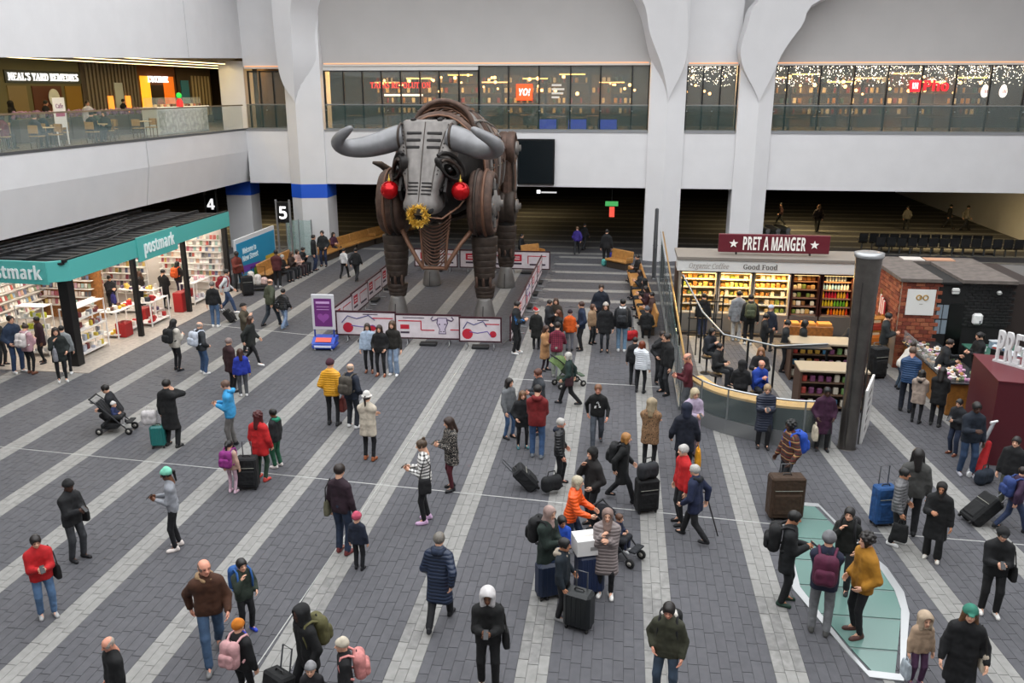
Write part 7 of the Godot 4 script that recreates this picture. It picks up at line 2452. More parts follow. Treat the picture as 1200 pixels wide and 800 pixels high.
func shoulder_bag(w: Transform3D, s: float, hex: String, label: String, held: bool) -> void:
	var o := thing("handbag" if not held else "carrier_bag", label, "bag")
	o.transform = w
	var b := MB.new()
	var k := 1.15 if held else 0.9
	var rows := []
	for q in [[-0.17, 0.13, 0.05], [-0.15, 0.14, 0.06], [0.0, 0.145, 0.06], [0.13, 0.13, 0.045], [0.16, 0.125, 0.02]]:
		var r := ring_xz(q[0] * k * s, 0.0, q[2] * k * s, q[1] * k * s, 4.0, 16)
		rows.append(r)
	b.grid(rows, true, false)
	b.cap(rows[0], Vector3.DOWN)
	b.cap(rows[-1], Vector3.UP)
	put(b, cloth(hex), "bag_body", o)
	b = MB.new()
	if held:
		b.tube([Vector3(0, 0.15, 0.07) * s, Vector3(0, 0.28, 0.03) * s, Vector3(0, 0.28, -0.03) * s, Vector3(0, 0.15, -0.07) * s], 0.01 * s, 5)
		put(b, mat(hex), "handle", o)
	else:
		b.tube([Vector3(0.0, 0.13, 0.1) * s, Vector3(-0.02, 0.4, 0.03) * s, Vector3(-0.08, 0.56, -0.03) * s, Vector3(-0.02, 0.4, -0.12) * s, Vector3(0.0, 0.13, -0.1) * s], 0.012 * s, 5)
		put(b, mat("1c1a18"), "strap", o)

func add_person(d: Dictionary) -> void:
	var w := Who.new()
	w.s = d.h / 1.79
	w.hk = d.get("hk", 1.0)
	w.girth = d.get("g", 1.0)
	w.far = d.get("far", false)
	w.pose = POSES[d.pose]
	w.top = d.t
	w.legs = d.get("l", "t")
	w.look = d.get("look", 0.0)
	w.nod = d.get("nod", 0.18 if d.pose in ["ph", "ph1", "sitph", "wkph", "crouch", "lean"] else 0.0)
	crowd.append([w, d])

func build_crowd() -> void:
	make_protos()
	for r in PEOPLE:
		var d: Dictionary = r[KEYS.size()].duplicate()
		for k in KEYS.size(): d[KEYS[k]] = r[k]
		add_person(d)
	var id := WorkerThreadPool.add_group_task(grow_one, crowd.size())
	WorkerThreadPool.wait_for_group_task_completion(id)
	for k in crowd.size():
		var w: Who = crowd[k][0]
		var d: Dictionary = crowd[k][1]
		var f := deg_to_rad(d.f)
		var at := Vector3(d.x, d.y, d.z)
		var seated: bool = d.pose in ["sit", "sitph"]
		if seated and not d.has("seat"): at -= Vector3(sin(f), 0, cos(f)) * 0.42 * w.s
		var o := thing("person", d.label, "person", at, f)
		person_parts(w, o, d)
		w.res.body = null
		w.res.top = null
		w.res.legs = null
		var lean: float = w.pose[5]
		var drop: float = w.pose[4]
		var thick := 0.004 if d.t == "s" else 0.02
		if d.has("bp"):
			backpack(o.transform * Transform3D(Basis(Vector3.RIGHT, 0.08), Vector3(0, 1.24 - drop, lean * 0.8 - 0.1 * w.girth - thick - 0.125) * w.s), w.s * (1.0 if w.s > 0.8 else 1.15), d.bp[0], d.bp[1])
		if d.has("tote"):
			var l: String = d.tote[1]
			var held: bool = l.contains("carrier") or l.contains("tote") or l.contains("holdall") or l.contains("yellow") or l.contains("blue bag")
			if held: shoulder_bag(o.transform * Transform3D(Basis(), (w.res.J[-1].ha + Vector3(-0.02, -0.4, 0.03)) * w.s), w.s, d.tote[0], l, true)
			else: shoulder_bag(o.transform * Transform3D(Basis(Vector3.UP, 0.2), Vector3(0.24 + 0.03 * w.girth, 0.9 - drop, 0.0) * w.s), w.s, d.tote[0], l, false)
		if d.pose in ["ph", "wkph"] and not w.far:
			var m: Vector3 = (w.res.J[1].ha + w.res.J[-1].ha) * 0.5 + Vector3(0, 0.05, 0.1)
			var ph := thing("smartphone", "phone held by the " + d.label, "phone")
			ph.transform = o.transform * Transform3D(Basis(Vector3.RIGHT, -0.9), m * w.s)
			put(boxm(Vector3(0.075, 0.15, 0.01), 0.004), mat("16171a", 0.3), "case", ph)
			put(boxm(Vector3(0.066, 0.138, 0.002)), glow("9fb4c8", 0.25), "display", ph, Vector3(0, 0, -0.006))
		if d.y > 0.25 and d.y < 0.3:
			var st := thing("bar_stool", "dark bar stool under the " + d.label, "stool", Vector3(at.x, 0, at.z))
			var sb := MB.new()
			sb.lathe(Vector3(0, 0.52, 0), [[0.0, 0], [0.17, 0], [0.19, 0.03], [0.17, 0.06], [0.0, 0.06]], 14, Basis(), false)
			put(sb, mat("2c2622", 0.5), "seat", st)
			sb = MB.new()
			sb.lathe(Vector3.ZERO, [[0.2, 0], [0.18, 0.02], [0.03, 0.04], [0.03, 0.52]], 12)
			put(sb, mat("1a1a1a", 0.4, 0.5), "pedestal", st)
		if d.has("sl"):
			for q in [1, -1]:
				var j: Dictionary = w.res.J[q]
				var sv := MB.new()
				sv.merge(as_mb(nets([bone(j.sh, 0.078, j.el, 0.068, 0.03), bone(j.el, 0.068, j.ha.lerp(j.el, 0.1), 0.054, 0.02)], 0.034)), Transform3D(Basis.from_scale(Vector3.ONE * w.s), Vector3.ZERO))
				put(sv, cloth(d.sl), "sleeve", o)
		if d.has("print"):
			var b := MB.new()
			for q in 9: b.cham(Vector3(sin(q * 2.3) * 0.06, 1.2 + cos(q * 1.7) * 0.09, 0.118) * w.s, Vector3(0.05, 0.04, 0.01), 0.004)
			put(b, mat("d8d8d8"), "chest_print", o)

func suitcase(at: Vector3, turn: float, tilt: float, s: Vector3, hex: String, label: String, handle := 0.35, soft := false) -> void:
	var o := thing("suitcase", label, "suitcase", at, turn)
	var T := Transform3D(Basis(Vector3.RIGHT, tilt), Vector3.ZERO)
	var b := MB.new()
	b.cham(T * Vector3(0, 0.06 + s.y * 0.5, 0), s, 0.05 if not soft else 0.035, T.basis)
	put(b, mat(hex, 0.4) if not soft else cloth(hex), "shell", o)
	for q in 5:
		if soft: break
		b = MB.new()
		b.cham(T * Vector3(-s.x * 0.36 + s.x * 0.18 * q, 0.06 + s.y * 0.5, 0), Vector3(0.018, s.y * 0.86, s.z + 0.02), 0.006, T.basis)
		put(b, mat(hex, 0.45), "rib", o)
	if soft:
		b = MB.new()
		b.cham(T * Vector3(0, 0.06 + s.y * 0.36, s.z * 0.5), Vector3(s.x * 0.8, s.y * 0.5, 0.06), 0.025, T.basis)
		var pk := put(b, cloth(hex), "front_pocket", o)
		b = MB.new()
		b.tube([T * Vector3(-s.x * 0.4, 0.06 + s.y * 0.7, s.z * 0.5 + 0.01), T * Vector3(s.x * 0.4, 0.06 + s.y * 0.7, s.z * 0.5 + 0.01)], 0.008, 5)
		onto(pk, put(b, mat("8a8a80", 0.5), "zip", o))
	for x in [-1, 1]:
		for z in [-1, 1]:
			b = MB.new()
			b.lathe(T * Vector3(x * s.x * 0.38, 0.035, z * s.z * 0.32), [[0.034, -0.016], [0.034, 0.016]], 10, T.basis * Basis(Vector3(0, 0, 1), PI / 2))
			put(b, mat("1a1a1b", 0.6), "wheel", o)
	if handle > 0.0:
		b = MB.new()
		var y := 0.06 + s.y
		b.tube([T * Vector3(-0.1, y - 0.02, -s.z * 0.35), T * Vector3(-0.1, y + handle, -s.z * 0.35), T * Vector3(0.1, y + handle, -s.z * 0.35), T * Vector3(0.1, y - 0.02, -s.z * 0.35)], 0.013, 6)
		put(b, mat("6a6c70", 0.35, 0.6), "pull_handle", o)
	b = MB.new()
	b.tube([T * Vector3(-0.09, 0.05 + s.y, 0), T * Vector3(-0.07, 0.095 + s.y, 0), T * Vector3(0.07, 0.095 + s.y, 0), T * Vector3(0.09, 0.05 + s.y, 0)], 0.014, 6)
	put(b, mat("161616", 0.5), "top_handle", o)

func pram(at: Vector3, turn: float, hex: String, trim: String, label: String, hood := true) -> void:
	var o := thing("pushchair", label, "pushchair", at, turn)
	var st := mat("26272a", 0.4, 0.4)
	for x in [-1, 1]:
		var b := MB.new()
		b.tube([Vector3(0.22 * x, 0.12, 0.42), Vector3(0.23 * x, 0.5, 0.05), Vector3(0.23 * x, 0.85, -0.3), Vector3(0.22 * x, 1.0, -0.48)], 0.017, 6)
		put(b, st, "side_tube", o)
		b = MB.new()
		b.tube([Vector3(0.22 * x, 0.12, -0.32), Vector3(0.23 * x, 0.5, 0.02)], 0.017, 6)
		put(b, st, "rear_strut", o)
		for z in [0.42, -0.34]:
			b = MB.new()
			b.lathe(Vector3(0.22 * x, 0.1, z), [[0.03, -0.025], [0.09, -0.025], [0.1, 0.0], [0.09, 0.025], [0.03, 0.025]], 16, Basis(Vector3(0, 0, 1), PI / 2))
			put(b, mat("1a1a1a", 0.7), "wheel", o)
			b = MB.new()
			b.lathe(Vector3(0.22 * x, 0.1, z), [[0.0, -0.03], [0.045, -0.03], [0.045, 0.03], [0.0, 0.03]], 10, Basis(Vector3(0, 0, 1), PI / 2), false)
			put(b, mat("a8a49c", 0.5), "hub_cap", o)
	var b := MB.new()
	b.tube([Vector3(-0.22, 1.0, -0.48), Vector3(0.22, 1.0, -0.48)], 0.024, 8)
	put(b, mat("15161a", 0.7), "handlebar", o)
	put(as_mb(nets([bone(Vector3(-0.12, 0.45, 0.2), 0.07, Vector3(-0.12, 0.47, -0.1), 0.07, 0.05), bone(Vector3(0.12, 0.45, 0.2), 0.07, Vector3(0.12, 0.47, -0.1), 0.07, 0.05), bone(Vector3(-0.12, 0.47, -0.1), 0.06, Vector3(-0.12, 0.85, -0.32), 0.05, 0.05), bone(Vector3(0.12, 0.47, -0.1), 0.06, Vector3(0.12, 0.85, -0.32), 0.05, 0.05), bone(Vector3(0, 0.46, 0.2), 0.07, Vector3(0, 0.47, -0.1), 0.07, 0.05), bone(Vector3(0, 0.47, -0.1), 0.06, Vector3(0, 0.85, -0.32), 0.05, 0.05)], 0.03)), cloth(hex), "seat", o)
	var rows := []
	for k in 7:
		var t := -0.2 + 1.5 * k / 6.0
		var r := []
		for q in 9:
			var a := PI * q / 8.0
			r.append(Vector3(cos(a) * 0.24, 0.62 + sin(a) * 0.4 * cos(t - 0.6) * 1.0, -0.34 + sin(a) * 0.42 * sin(t - 0.6)))
		rows.append(r)
	b = MB.new()
	b.grid(rows)
	b.grid(rows, false, true)
	if hood: put(b, cloth(trim), "canopy", o)
	else: put_box(Vector3(-0.2, 0.86, -0.5), Vector3(0.2, 0.94, -0.34), cloth(trim), "folded_canopy", o, 0.03)
	put_box(Vector3(-0.2, 0.16, -0.3), Vector3(0.2, 0.3, 0.15), cloth(hex), "basket", o, 0.03)
	put_box(Vector3(-0.18, 0.3, 0.35), Vector3(0.18, 0.34, 0.5), cloth(hex), "footrest", o, 0.01)

func ground(x: float, z: float) -> Vector3: return Vector3(x, 0.0, z)

func build_luggage() -> void:
	for q in LUGGAGE: suitcase(ground(q[0], q[1]), deg_to_rad(q[2]), deg_to_rad(q[3]), Vector3(q[4], q[5], q[6]), q[7], q[8], q[9], q[10])
	var sp := func(k: String) -> Vector3: return ground(SPOTS[k][0], SPOTS[k][1])
	pram(sp.call("pram_a"), deg_to_rad(100), "17181b", "8a8886", "black pushchair that the crouching man bends over", false)
	pram(sp.call("pram_b"), deg_to_rad(60), "1a1c22", "22252c", "black and white pushchair before the orange puffer")
	pram(sp.call("pram_c"), deg_to_rad(120), "4a5a48", "8aa46a", "green-trimmed pushchair before the checked shirt")
	# toddler in the second pushchair
	var o := thing("bag_pile", "white bags heaped on a wheeled trolley by the welcome hoarding", "luggage", sp.call("trolley"), 0.3)
	put_box(Vector3(-0.35, 0.18, -0.3), Vector3(0.35, 0.26, 0.3), mat("1c1c1e", 0.5), "deck", o)
	for x in [-1, 1]:
		for z in [-1, 1]:
			var b := MB.new()
			b.lathe(Vector3(0.3 * x, 0.09, 0.24 * z), [[0.09, -0.03], [0.09, 0.03]], 12, Basis(Vector3(0, 0, 1), PI / 2))
			put(b, mat("141414", 0.7), "wheel", o)
	for k in 3:
		var c := put(as_mb(rounded(Vector3(0.26, 0.62 - 0.15 * k, 0.24), 0.03)), cloth(["d8d2ca", "dcd6d0", "d8b8b0"][k]), "soft_bag", o, Vector3(-0.26 + 0.27 * k, 0.56 - 0.07 * k, 0))
		c.rotation.z = 0.1 - 0.08 * k
	var b3 := MB.new()
	b3.tube([Vector3(-0.3, 0.2, -0.3), Vector3(-0.3, 1.0, -0.38), Vector3(0.3, 1.0, -0.38), Vector3(0.3, 0.2, -0.3)], 0.018, 6)
	put(b3, mat("1c1c1e", 0.4, 0.5), "handle", o)
	# white box on the navy suitcase
	o = thing("white_box", "white cardboard box on top of the navy suitcase", "box", Vector3(SPOTS.navy[0], 0.86, SPOTS.navy[1]), 0.35)
	put_box(Vector3(-0.3, 0, -0.2), Vector3(0.3, 0.3, 0.2), mat("dcdad8", 0.6), "carton", o, 0.006)
	put_box(Vector3(-0.3, 0.298, -0.03), Vector3(0.3, 0.304, 0.03), mat("c4c0ba", 0.4), "tape", o)
	put_box(Vector3(-0.06, 0.1, 0.2), Vector3(0.08, 0.17, 0.204), mat("8a8886"), "print", o)
	# holdalls
	for q in [["black_holdall", "black holdall held low beside the white-haired man", sp.call("holdall"), "141518", 0.08], ["black_holdall", "black handbag standing on the black suitcase", Vector3(SPOTS.case_c[0], 0.79, SPOTS.case_c[1]), "26282c", 0.0], ["black_holdall", "dark blue and black bag beside the red case at the right", sp.call("bag_r"), "1c2634", 0.0], ["blue_rucksack", "violet-blue rucksack on the floor by the far bench", sp.call("bag_b"), "2a2f8a", 0.0], ["teal_bag", "pale teal bag with round mark by the far bench", sp.call("bag_t"), "5fb8b0", 0.0], ["red_bag", "bright red bag standing at the bench's near end", sp.call("bag_d"), "c01f28", 0.0]]:
		o = thing(q[0], q[1], "bag", q[2] + Vector3(0, q[4], 0), 0.6)
		put(as_mb(rounded(Vector3(0.46, 0.34, 0.24), 0.03)), cloth(q[3]), "bag_body", o, Vector3(0, 0.17, 0))
		var b := MB.new()
		b.tube([Vector3(-0.12, 0.3, 0.0), Vector3(-0.08, 0.46, 0.0), Vector3(0.08, 0.46, 0.0), Vector3(0.12, 0.3, 0.0)], 0.014, 6)
		put(b, mat("141414"), "handles", o)
	o = thing("carrier_bag", "white carrier bag resting on the teal suitcase", "bag", Vector3(SPOTS.teal[0] - 0.15, 0.66, SPOTS.teal[1] + 0.05), 0.3)
	put(as_mb(rounded(Vector3(0.34, 0.36, 0.2), 0.03)), cloth("c9c4c4"), "bag_body", o, Vector3(0, 0.16, 0))
	var b4 := MB.new()
	b4.tube([Vector3(-0.06, 0.3, 0), Vector3(-0.04, 0.44, 0), Vector3(0.04, 0.44, 0), Vector3(0.06, 0.3, 0)], 0.01, 5)
	put(b4, mat("c9c4c4"), "handle", o)
	# red case leaning on a grey pole
	o = thing("red_folded_scooter", "red folded scooter with grey pole standing before the red block", "scooter", sp.call("scooter"), 0.4)
	var b5 := MB.new()
	b5.tube([Vector3(-0.3, 0.06, 0), Vector3(0.32, 1.25, -0.1)], 0.045, 8)
	put(b5, mat("9a9ca0", 0.35, 0.5), "pole", o)
	put(as_mb(nets([bone(Vector3(0.0, 0.14, 0.02), 0.12, Vector3(0.22, 0.75, -0.05), 0.07, 0.05)], 0.03)), cloth("b81c22"), "red_cover", o)
	b5 = MB.new()
	b5.tube([Vector3(0.22, 1.25, -0.1), Vector3(0.42, 1.27, -0.1)], 0.03, 8)
	put(b5, mat("d8d8d8", 0.4), "grip", o)
	for x in [-0.3, 0.1]:
		b5 = MB.new()
		b5.lathe(Vector3(x, 0.07, 0.05), [[0.07, -0.02], [0.07, 0.02]], 14, Basis(Vector3(1, 0, 0), PI / 2))
		put(b5, mat("d0d0d0", 0.5), "wheel", o)
	# walking stick
	o = thing("walking_stick", "dark walking stick held by the woman in the navy coat", "stick", sp.call("stick"), 0.0)
	b5 = MB.new()
	b5.tube([Vector3(0.12, 0.0, 0.05), Vector3(-0.14, 0.82, -0.1)], 0.014, 6)
	put(b5, mat("1c1a1a", 0.5), "shaft", o)
	b5 = MB.new()
	b5.tube([Vector3(-0.14, 0.82, -0.1), Vector3(-0.16, 0.88, -0.1), Vector3(-0.24, 0.9, -0.08), Vector3(-0.28, 0.86, -0.06)], 0.016, 6)
	put(b5, mat("2a1c14", 0.5), "crook", o)
const KEYS := ["x","z","y","h","f","pose","t","tc","l","lc","sc","skin","hair","label"]
const PEOPLE := [
	[-19.05,-23.83,0.0,1.93,70,"pk","j","26364e","t","34486a","d8d8d8","p",[["short","2a2018"]],"man in navy jacket and jeans talking at the card shop front",{"far":true,"jeans":true}],
	[-18.53,-23.73,0.0,1.69,175,"ph","j","c39aa2","n","15161a","6a4030","p",[["fold","c39aa2"],["bun","4a3a30"]],"woman in pink hooded jacket and brown boots at the card shop front",{"far":true,"bp":["d8cfcc","white backpack on the woman in pink"]}],
	[-18.87,-24.85,0.0,1.64,-30,"st2","m","3a2028","n","15161a","15161a","b",[["short","15110f"]],"woman in dark maroon coat facing the pink jacket",{"far":true}],
	[-17.06,-23.16,0.0,1.79,40,"mouth","m","1c2322","n","15161a","c8c8c8","p",[["long","2a1e18"]],"woman in black-green coat with hand at her mouth by the thick post",{"far":true,"tote":["8a8a90","grey carrier bag held beside the thick black post"]}],
	[-17.31,-23.79,0.0,1.66,-150,"st","j","8b9092","n","15161a","d8d8d8","p",[["short","1c1815"]],"person in light grey jacket against the thick black post",{"far":true}],
	[-20.04,-24.42,0.0,1.62,90,"st","j","17181a","t","26282c","15161a","p",[["short","1a1512"]],"person in black at the left picture edge outside the card shop",{"far":true}],
	[-14.07,-24.65,0.0,1.75,160,"ph","j","cfc8bd","n","15161a","15161a","p",[["long","120f10"]],"woman in cream jacket with long black hair",{"far":true,"bp":["17181b","black backpack slung on the woman in cream"]}],
	[-13.06,-24.43,0.0,1.76,150,"pk","j","33363a","t","3a5478","c8c8c8","p",[["thin","b8b0a8"]],"balding man in charcoal jacket and blue jeans",{"far":true,"bp":["c4cbd8","pale blue and white backpack on the balding man"],"jeans":true}],
	[-15.26,-29.83,0.0,1.82,190,"st","s","16171a","t","506a8c","e8e8e8","p",[["short","8a857e"]],"grey-haired person in black top and jeans with white trainers",{"far":true,"jeans":true}],
	[-15.76,-32.01,0.0,1.87,100,"wk","s","d3d4d6","t","34486a","e0e0e0","p",[["short","1a1614"]],"man in white hoodie walking past the card shop",{"far":true,"bp":["8a1f28","red backpack on the man in the white hoodie"],"jeans":true}],
	[-12.7,-26.91,0.0,1.76,85,"up","j","4d4636","t","26282c","15161a","p",[["cap","22201e"]],"man in camouflage jacket and cap looking up",{"far":true,"nod":-0.3}],
	[-11.92,-25.55,0.0,1.74,90,"wk","m","202422","n","15161a","e4e4e4","p",[["long","4a2f20"]],"woman with long brown hair striding in white trainers",{"far":true}],
	[-11.4,-22.93,0.0,1.72,150,"st","m","35191e","n","15161a","15161a","p",[["short","a08a84"]],"older woman in dark maroon coat beside the royal blue jacket",{}],
	[-10.91,-22.62,0.0,1.5,-150,"st","j","2438a6","t","4c4e52","c8c8c8","p",[["long","4a2a1c"]],"person in royal blue jacket seen from behind",{}],
	[-13.17,-30.22,0.0,1.93,150,"wk","j","454b3a","t","27303a","15161a","p",[["thin","8a6a58"]],"man in olive jacket walking away beside the black puffer",{"far":true}],
	[-12.59,-30.05,0.0,1.59,170,"wk2","j","121316","w","7a8fac","7d93ad","p",[["short","121010"]],"person in black puffer jacket and pale blue jeans",{"far":true,"tp":"quilt","jeans":true}],
	[-13.13,-39.0,0.0,1.53,170,"wk","s","d6d6d8","t","15161a","15161a","p",[["short","1c1614"]],"person in white hoodie walking away near the curved bench",{"far":true}],
	[-12.38,-38.51,0.0,1.64,175,"wk2","j","1a1b1e","t","26282c","15161a","p",[["short","1a1614"]],"person in black walking away beside the white hoodie",{"far":true}],
	[-15.09,-41.68,0.0,1.89,0,"pk","j","23282a","t","2a3450","15161a","p",[["short","2a201a"]],"man in dark jacket standing facing us by the left bench",{"far":true}],
	[-15.19,-40.57,0.0,1.85,100,"st","j","17191d","t","2a3858","15161a","p",[["short","15110f"]],"man in black standing sideways by the left bench",{"far":true}],
	[-15.52,-36.63,0.0,1.78,-170,"ph","j","4e1c20","t","15161a","b8b8b8","d",[["short","0f0d0c"]],"man in maroon jacket standing in front of the seated row",{"far":true}],
	[-17.01,-35.74,0.0,1.86,60,"ph1","j","6b2a20","t","15171c","15161a","d",[["short","0f0d0c"]],"man in rust jacket beside the welcome hoarding",{"far":true}],
	[-15.46,-37.93,0.0,1.72,75,"sit","j","221d1c","t","26282c","15161a","p",[["bob","c8c4be"]],"white-haired person in black seated before the welcome hoarding",{"far":true}],
	[-15.38,-38.71,0.0,1.72,75,"sitph","j","3a2c26","t","26282c","15161a","p",[["long","6a4a38"]],"person in brown coat seated before the welcome hoarding",{"far":true}],
	[-15.26,-39.32,0.0,1.72,75,"sit","j","c4a79e","t","3a2c30","15161a","p",[["bob","3a2a20"]],"person in pale pink seated before the welcome hoarding",{"far":true}],
	[-15.27,-39.93,0.0,1.72,75,"sitph","j","191a1d","t","26282c","15161a","p",[["short","15110f"]],"person in black seated last in the row by the welcome hoarding",{"far":true}],
	[-15.25,-44.51,0.0,1.72,60,"sit","j","4a2438","t","26282c","15161a","p",[["long","2a1a16"]],"person in plum jacket seated on the curved left bench",{"far":true}],
	[-18.57,-32.22,0.0,1.71,175,"ph","c","101013","t","3c3a40","15161a","p",[["short","15110f"]],"woman in long black coat browsing inside the card shop",{"far":true}],
	[-19.07,-34.31,0.0,1.62,170,"ph","j","241c1c","n","3a2a44","15161a","p",[["long","120f0e"]],"woman browsing inside the card shop with orange bag",{"far":true,"bp":["d85a1e","orange backpack inside the card shop"]}],
	[-20.27,-31.16,0.0,1.64,60,"ph","j","1b1c22","t","26282c","15161a","p",[["short","1a1412"]],"person in black leaning over the card shop table",{"far":true,"tote":["3a3a8a","blue bag of the person at the card shop table"]}],
	[-19.84,-32.65,0.0,1.52,-90,"st","j","2c2624","t","26282c","15161a","p",[["long","6a4a3a"]],"person half hidden behind the second card shop post",{"far":true,"tote":["d8c04a","yellow bag behind the second card shop post"]}],
	[-13.2,-19.96,0.0,1.72,-70,"crouch","j","16181e","t","15161a","15161a","p",[["short","1c1411"]],"man in black jacket crouching over the pushchair",{}],
	[-11.11,-18.83,0.0,1.85,172,"ear","c","101113","t","15161a","2a2a2a","p",[["short","1e1814"]],"man in long black coat with a hand at his ear",{}],
	[-9.58,-19.03,0.0,1.82,-75,"ph","j","3fa3dc","t","6d6a68","15161a","p",[["short","7a5c4c"],["fold","3fa3dc"]],"man in bright sky blue jacket looking at his phone",{}],
	[-8.46,-16.56,0.0,1.27,175,"st","j","c9a493","n","d8b4c4","d8b8c8","p",[["tail","14100f"],["fold","d4b8bc"]],"small girl in pale pink with purple backpack",{"hk":1.25,"bp":["8a2a7a","purple backpack on the small girl"]}],
	[-8.06,-17.27,0.0,1.74,170,"st2","m","c41c20","n","27402f","b8403a","p",[["long","5a1618"],["curly","5a1618"]],"woman with long red hair in red jacket",{}],
	[-7.98,-17.99,0.0,1.52,-100,"st","j","14171b","t","1f5a40","d8d0cc","b",[["short","0e0c0b"],["fold","1f8a6a"]],"boy in black jacket and green trousers",{}],
	[-7.53,-20.75,0.0,1.91,178,"pk","j","d99b1c","n","15161a","15161a","p",[["beanie","4a2430"]],"woman in mustard yellow puffer with maroon hat",{"tp":"quilt","tote":["6a2a24","brown bag hanging on the woman in mustard yellow"]}],
	[-6.95,-20.64,0.0,1.85,165,"pk","j","1c2434","t","20242c","c8c8c8","p",[["thin","c8b8a8"]],"balding person in navy jacket beside the mustard puffer",{"bp":["4a443c","brown and yellow backpack on the person in navy"]}],
	[-5.91,-18.66,0.0,1.79,175,"fold","m","cdc2b0","n","15161a","8a4a26","p",[["tail","2a1c16"],["brimhat","dedad4"]],"woman in cream fleece coat and white hat",{}],
	[-7.86,-25.27,0.0,1.67,10,"st","j","b4c6dc","n","15161a","6a3c28","p",[["long","3a2a20"]],"girl in pale blue jacket, leftmost of three by the barrier",{"far":true}],
	[-7.38,-24.98,0.0,1.71,0,"pk","j","141416","n","15161a","7a4028","p",[["long","3a241a"]],"girl in black jacket, middle of three by the barrier",{}],
	[-7.0,-25.12,0.0,1.83,-5,"st","s","26241f","w","8fa3bd","e0e0e0","p",[["long","5a4028"]],"girl in pale ripped jeans, rightmost of three by the barrier",{"jeans":true}],
	[-8.47,-14.1,0.0,1.77,-65,"ph","s","9a9da4","n","15161a","dcd2cc","b",[["tail","15110f"],["beanie","7fd0b4"]],"woman in mint green woolly hat on her phone",{}],
	[-10.18,-13.46,0.0,1.72,75,"ph","j","1a1b1e","t","3a3c40","15161a","d",[["beanie","1c1c1e"]],"man in black jacket and black woolly hat on his phone",{"tote":["0f0f11","black shoulder bag of the man in the black woolly hat"]}],
	[-9.57,-11.68,0.0,1.6,45,"ph","j","c41a20","t","5a7aa0","a8a8a8","p",[["short","1f1613"]],"person in bright red jacket and blue jeans with phone",{"tote":["101012","black crossbody bag on the red jacket"],"jeans":true}],
	[-6.78,-9.32,0.0,1.53,-35,"st","j","0e0f11","t","15161a","15161a","r",[["thin","c8bcb0"]],"balding man in black at the bottom left edge",{"nod":0.25}],
	[-6.18,-10.93,0.0,1.9,30,"wk","j","4c2c1a","t","3f5876","6a6a6a","r",[["thin","9a8274"],["fold","a88a66"]],"tall balding man in brown jacket with fleece collar",{"look":0.3,"jeans":true}],
	[-5.98,-11.72,0.0,1.37,50,"mouth","j","2e3a30","t","15161a","2a44c0","p",[["short","15110f"]],"boy in green jacket and blue shoes beside the brown jacket",{"hk":1.15,"bp":["2a5a9a","blue backpack on the boy in green"]}],
	[-5.22,-9.94,0.0,1.5,165,"st","j","141417","n","15161a","15161a","p",[["beanie","d07a1c"]],"person in orange woolly hat at the bottom edge",{"bp":["c9999a","pink backpack under the orange woolly hat"]}],
	[-4.29,-10.17,0.0,1.73,-40,"pull","m","0f1012","t","15161a","15161a","d",[["hood","111214"]],"person in black hooded coat pulling a suitcase at the bottom edge",{"bp":["5d5a36","olive backpack on the hooded person"]}],
	[-3.59,-9.73,0.0,1.5,-70,"st","j","131316","t","15161a","15161a","p",[["beanie","cabfac"]],"person in beige woolly hat at the bottom edge",{"bp":["d48a86","pink backpack under the beige woolly hat"]}],
	[-4.02,-9.57,0.0,1.17,10,"st","j","1c1a1e","t","15161a","15161a","p",[["beanie","8d8d8f"]],"child in grey woolly hat at the bottom edge",{"hk":1.2}],
	[-2.8,-12.28,0.0,1.79,175,"wk","c","1d2a42","t","15161a","15161a","p",[["short","8d877e"],["fold","1d2a42"]],"grey-haired person in long navy quilted coat walking away",{"tp":"quilt"}],
	[-1.75,-10.86,0.0,1.75,5,"ph","j","0e0f10","t","101113","c8beb4","b",[["hood","d8d4d4"]],"person in black jacket with white hood up on phone",{"tote":["121214","black bag at the hip of the white-hooded person"]}],
	[-5.16,-14.33,0.0,1.93,165,"st","s","2f1c28","t","28364e","6a2a2a","p",[["short","2a1c16"]],"man in dark plum sweater with shoulder bag",{"tote":["6a6852","olive satchel on the man in the plum sweater"],"jeans":true}],
	[-4.68,-13.8,0.0,1.19,175,"st","j","1c2538","t","17191e","15161a","p",[["beanie","c8506a"]],"small child in multicoloured woolly hat",{"hk":1.3}],
	[-3.83,-15.79,0.0,1.91,-80,"ph","s","e2e0dc","n","15161a","c9a6c8","p",[["bun","5a4632"]],"woman in white sweater with black stripes on her phone",{"g":1.15,"tp":"stripe","tote":["17171a","black bag of the woman in stripes"]}],
	[-3.59,-17.35,0.0,1.8,-60,"ph","m","ffffff","n","521824","15161a","p",[["long","3a2419"]],"woman in dark spotted dress and burgundy tights",{"g":1.08,"tp":"spots"}],
	[-3.45,-27.89,0.0,1.9,80,"ph","j","15181c","t","15161a","e0e0e0","p",[["short","1f1612"]],"man in black vest with bright blue sleeves leaning on the barrier",{"far":true,"sl":"2f7fc8"}],
	[-2.8,-28.48,0.0,1.5,175,"st","c","1b1c1a","t","15161a","15161a","p",[["santa","c01c20"],["brim","ece8e4"]],"person in dark coat and red and white Christmas hat",{"far":true}],
	[-2.29,-26.15,0.0,1.55,65,"ph","c","b98a5e","n","2a1c24","15161a","p",[["long","4a2c1c"]],"woman in camel coat seen from the side",{"far":true}],
	[-1.85,-25.44,0.0,1.86,178,"push","s","7a2038","t","8d9488","8a8a86","p",[["short","2c211a"]],"man in maroon checked shirt and pale trousers",{"tp":"check"}],
	[-2.46,-29.38,0.0,1.61,70,"ph","j","23252a","t","26282c","15161a","p",[["short","2a1e18"]],"man in dark jacket behind the red and white hat",{"far":true}],
	[-2.21,-29.63,0.0,1.62,0,"st","j","3a3228","t","26282c","15161a","p",[["long","4a3020"]],"woman with brown hair facing us in the centre group",{"far":true}],
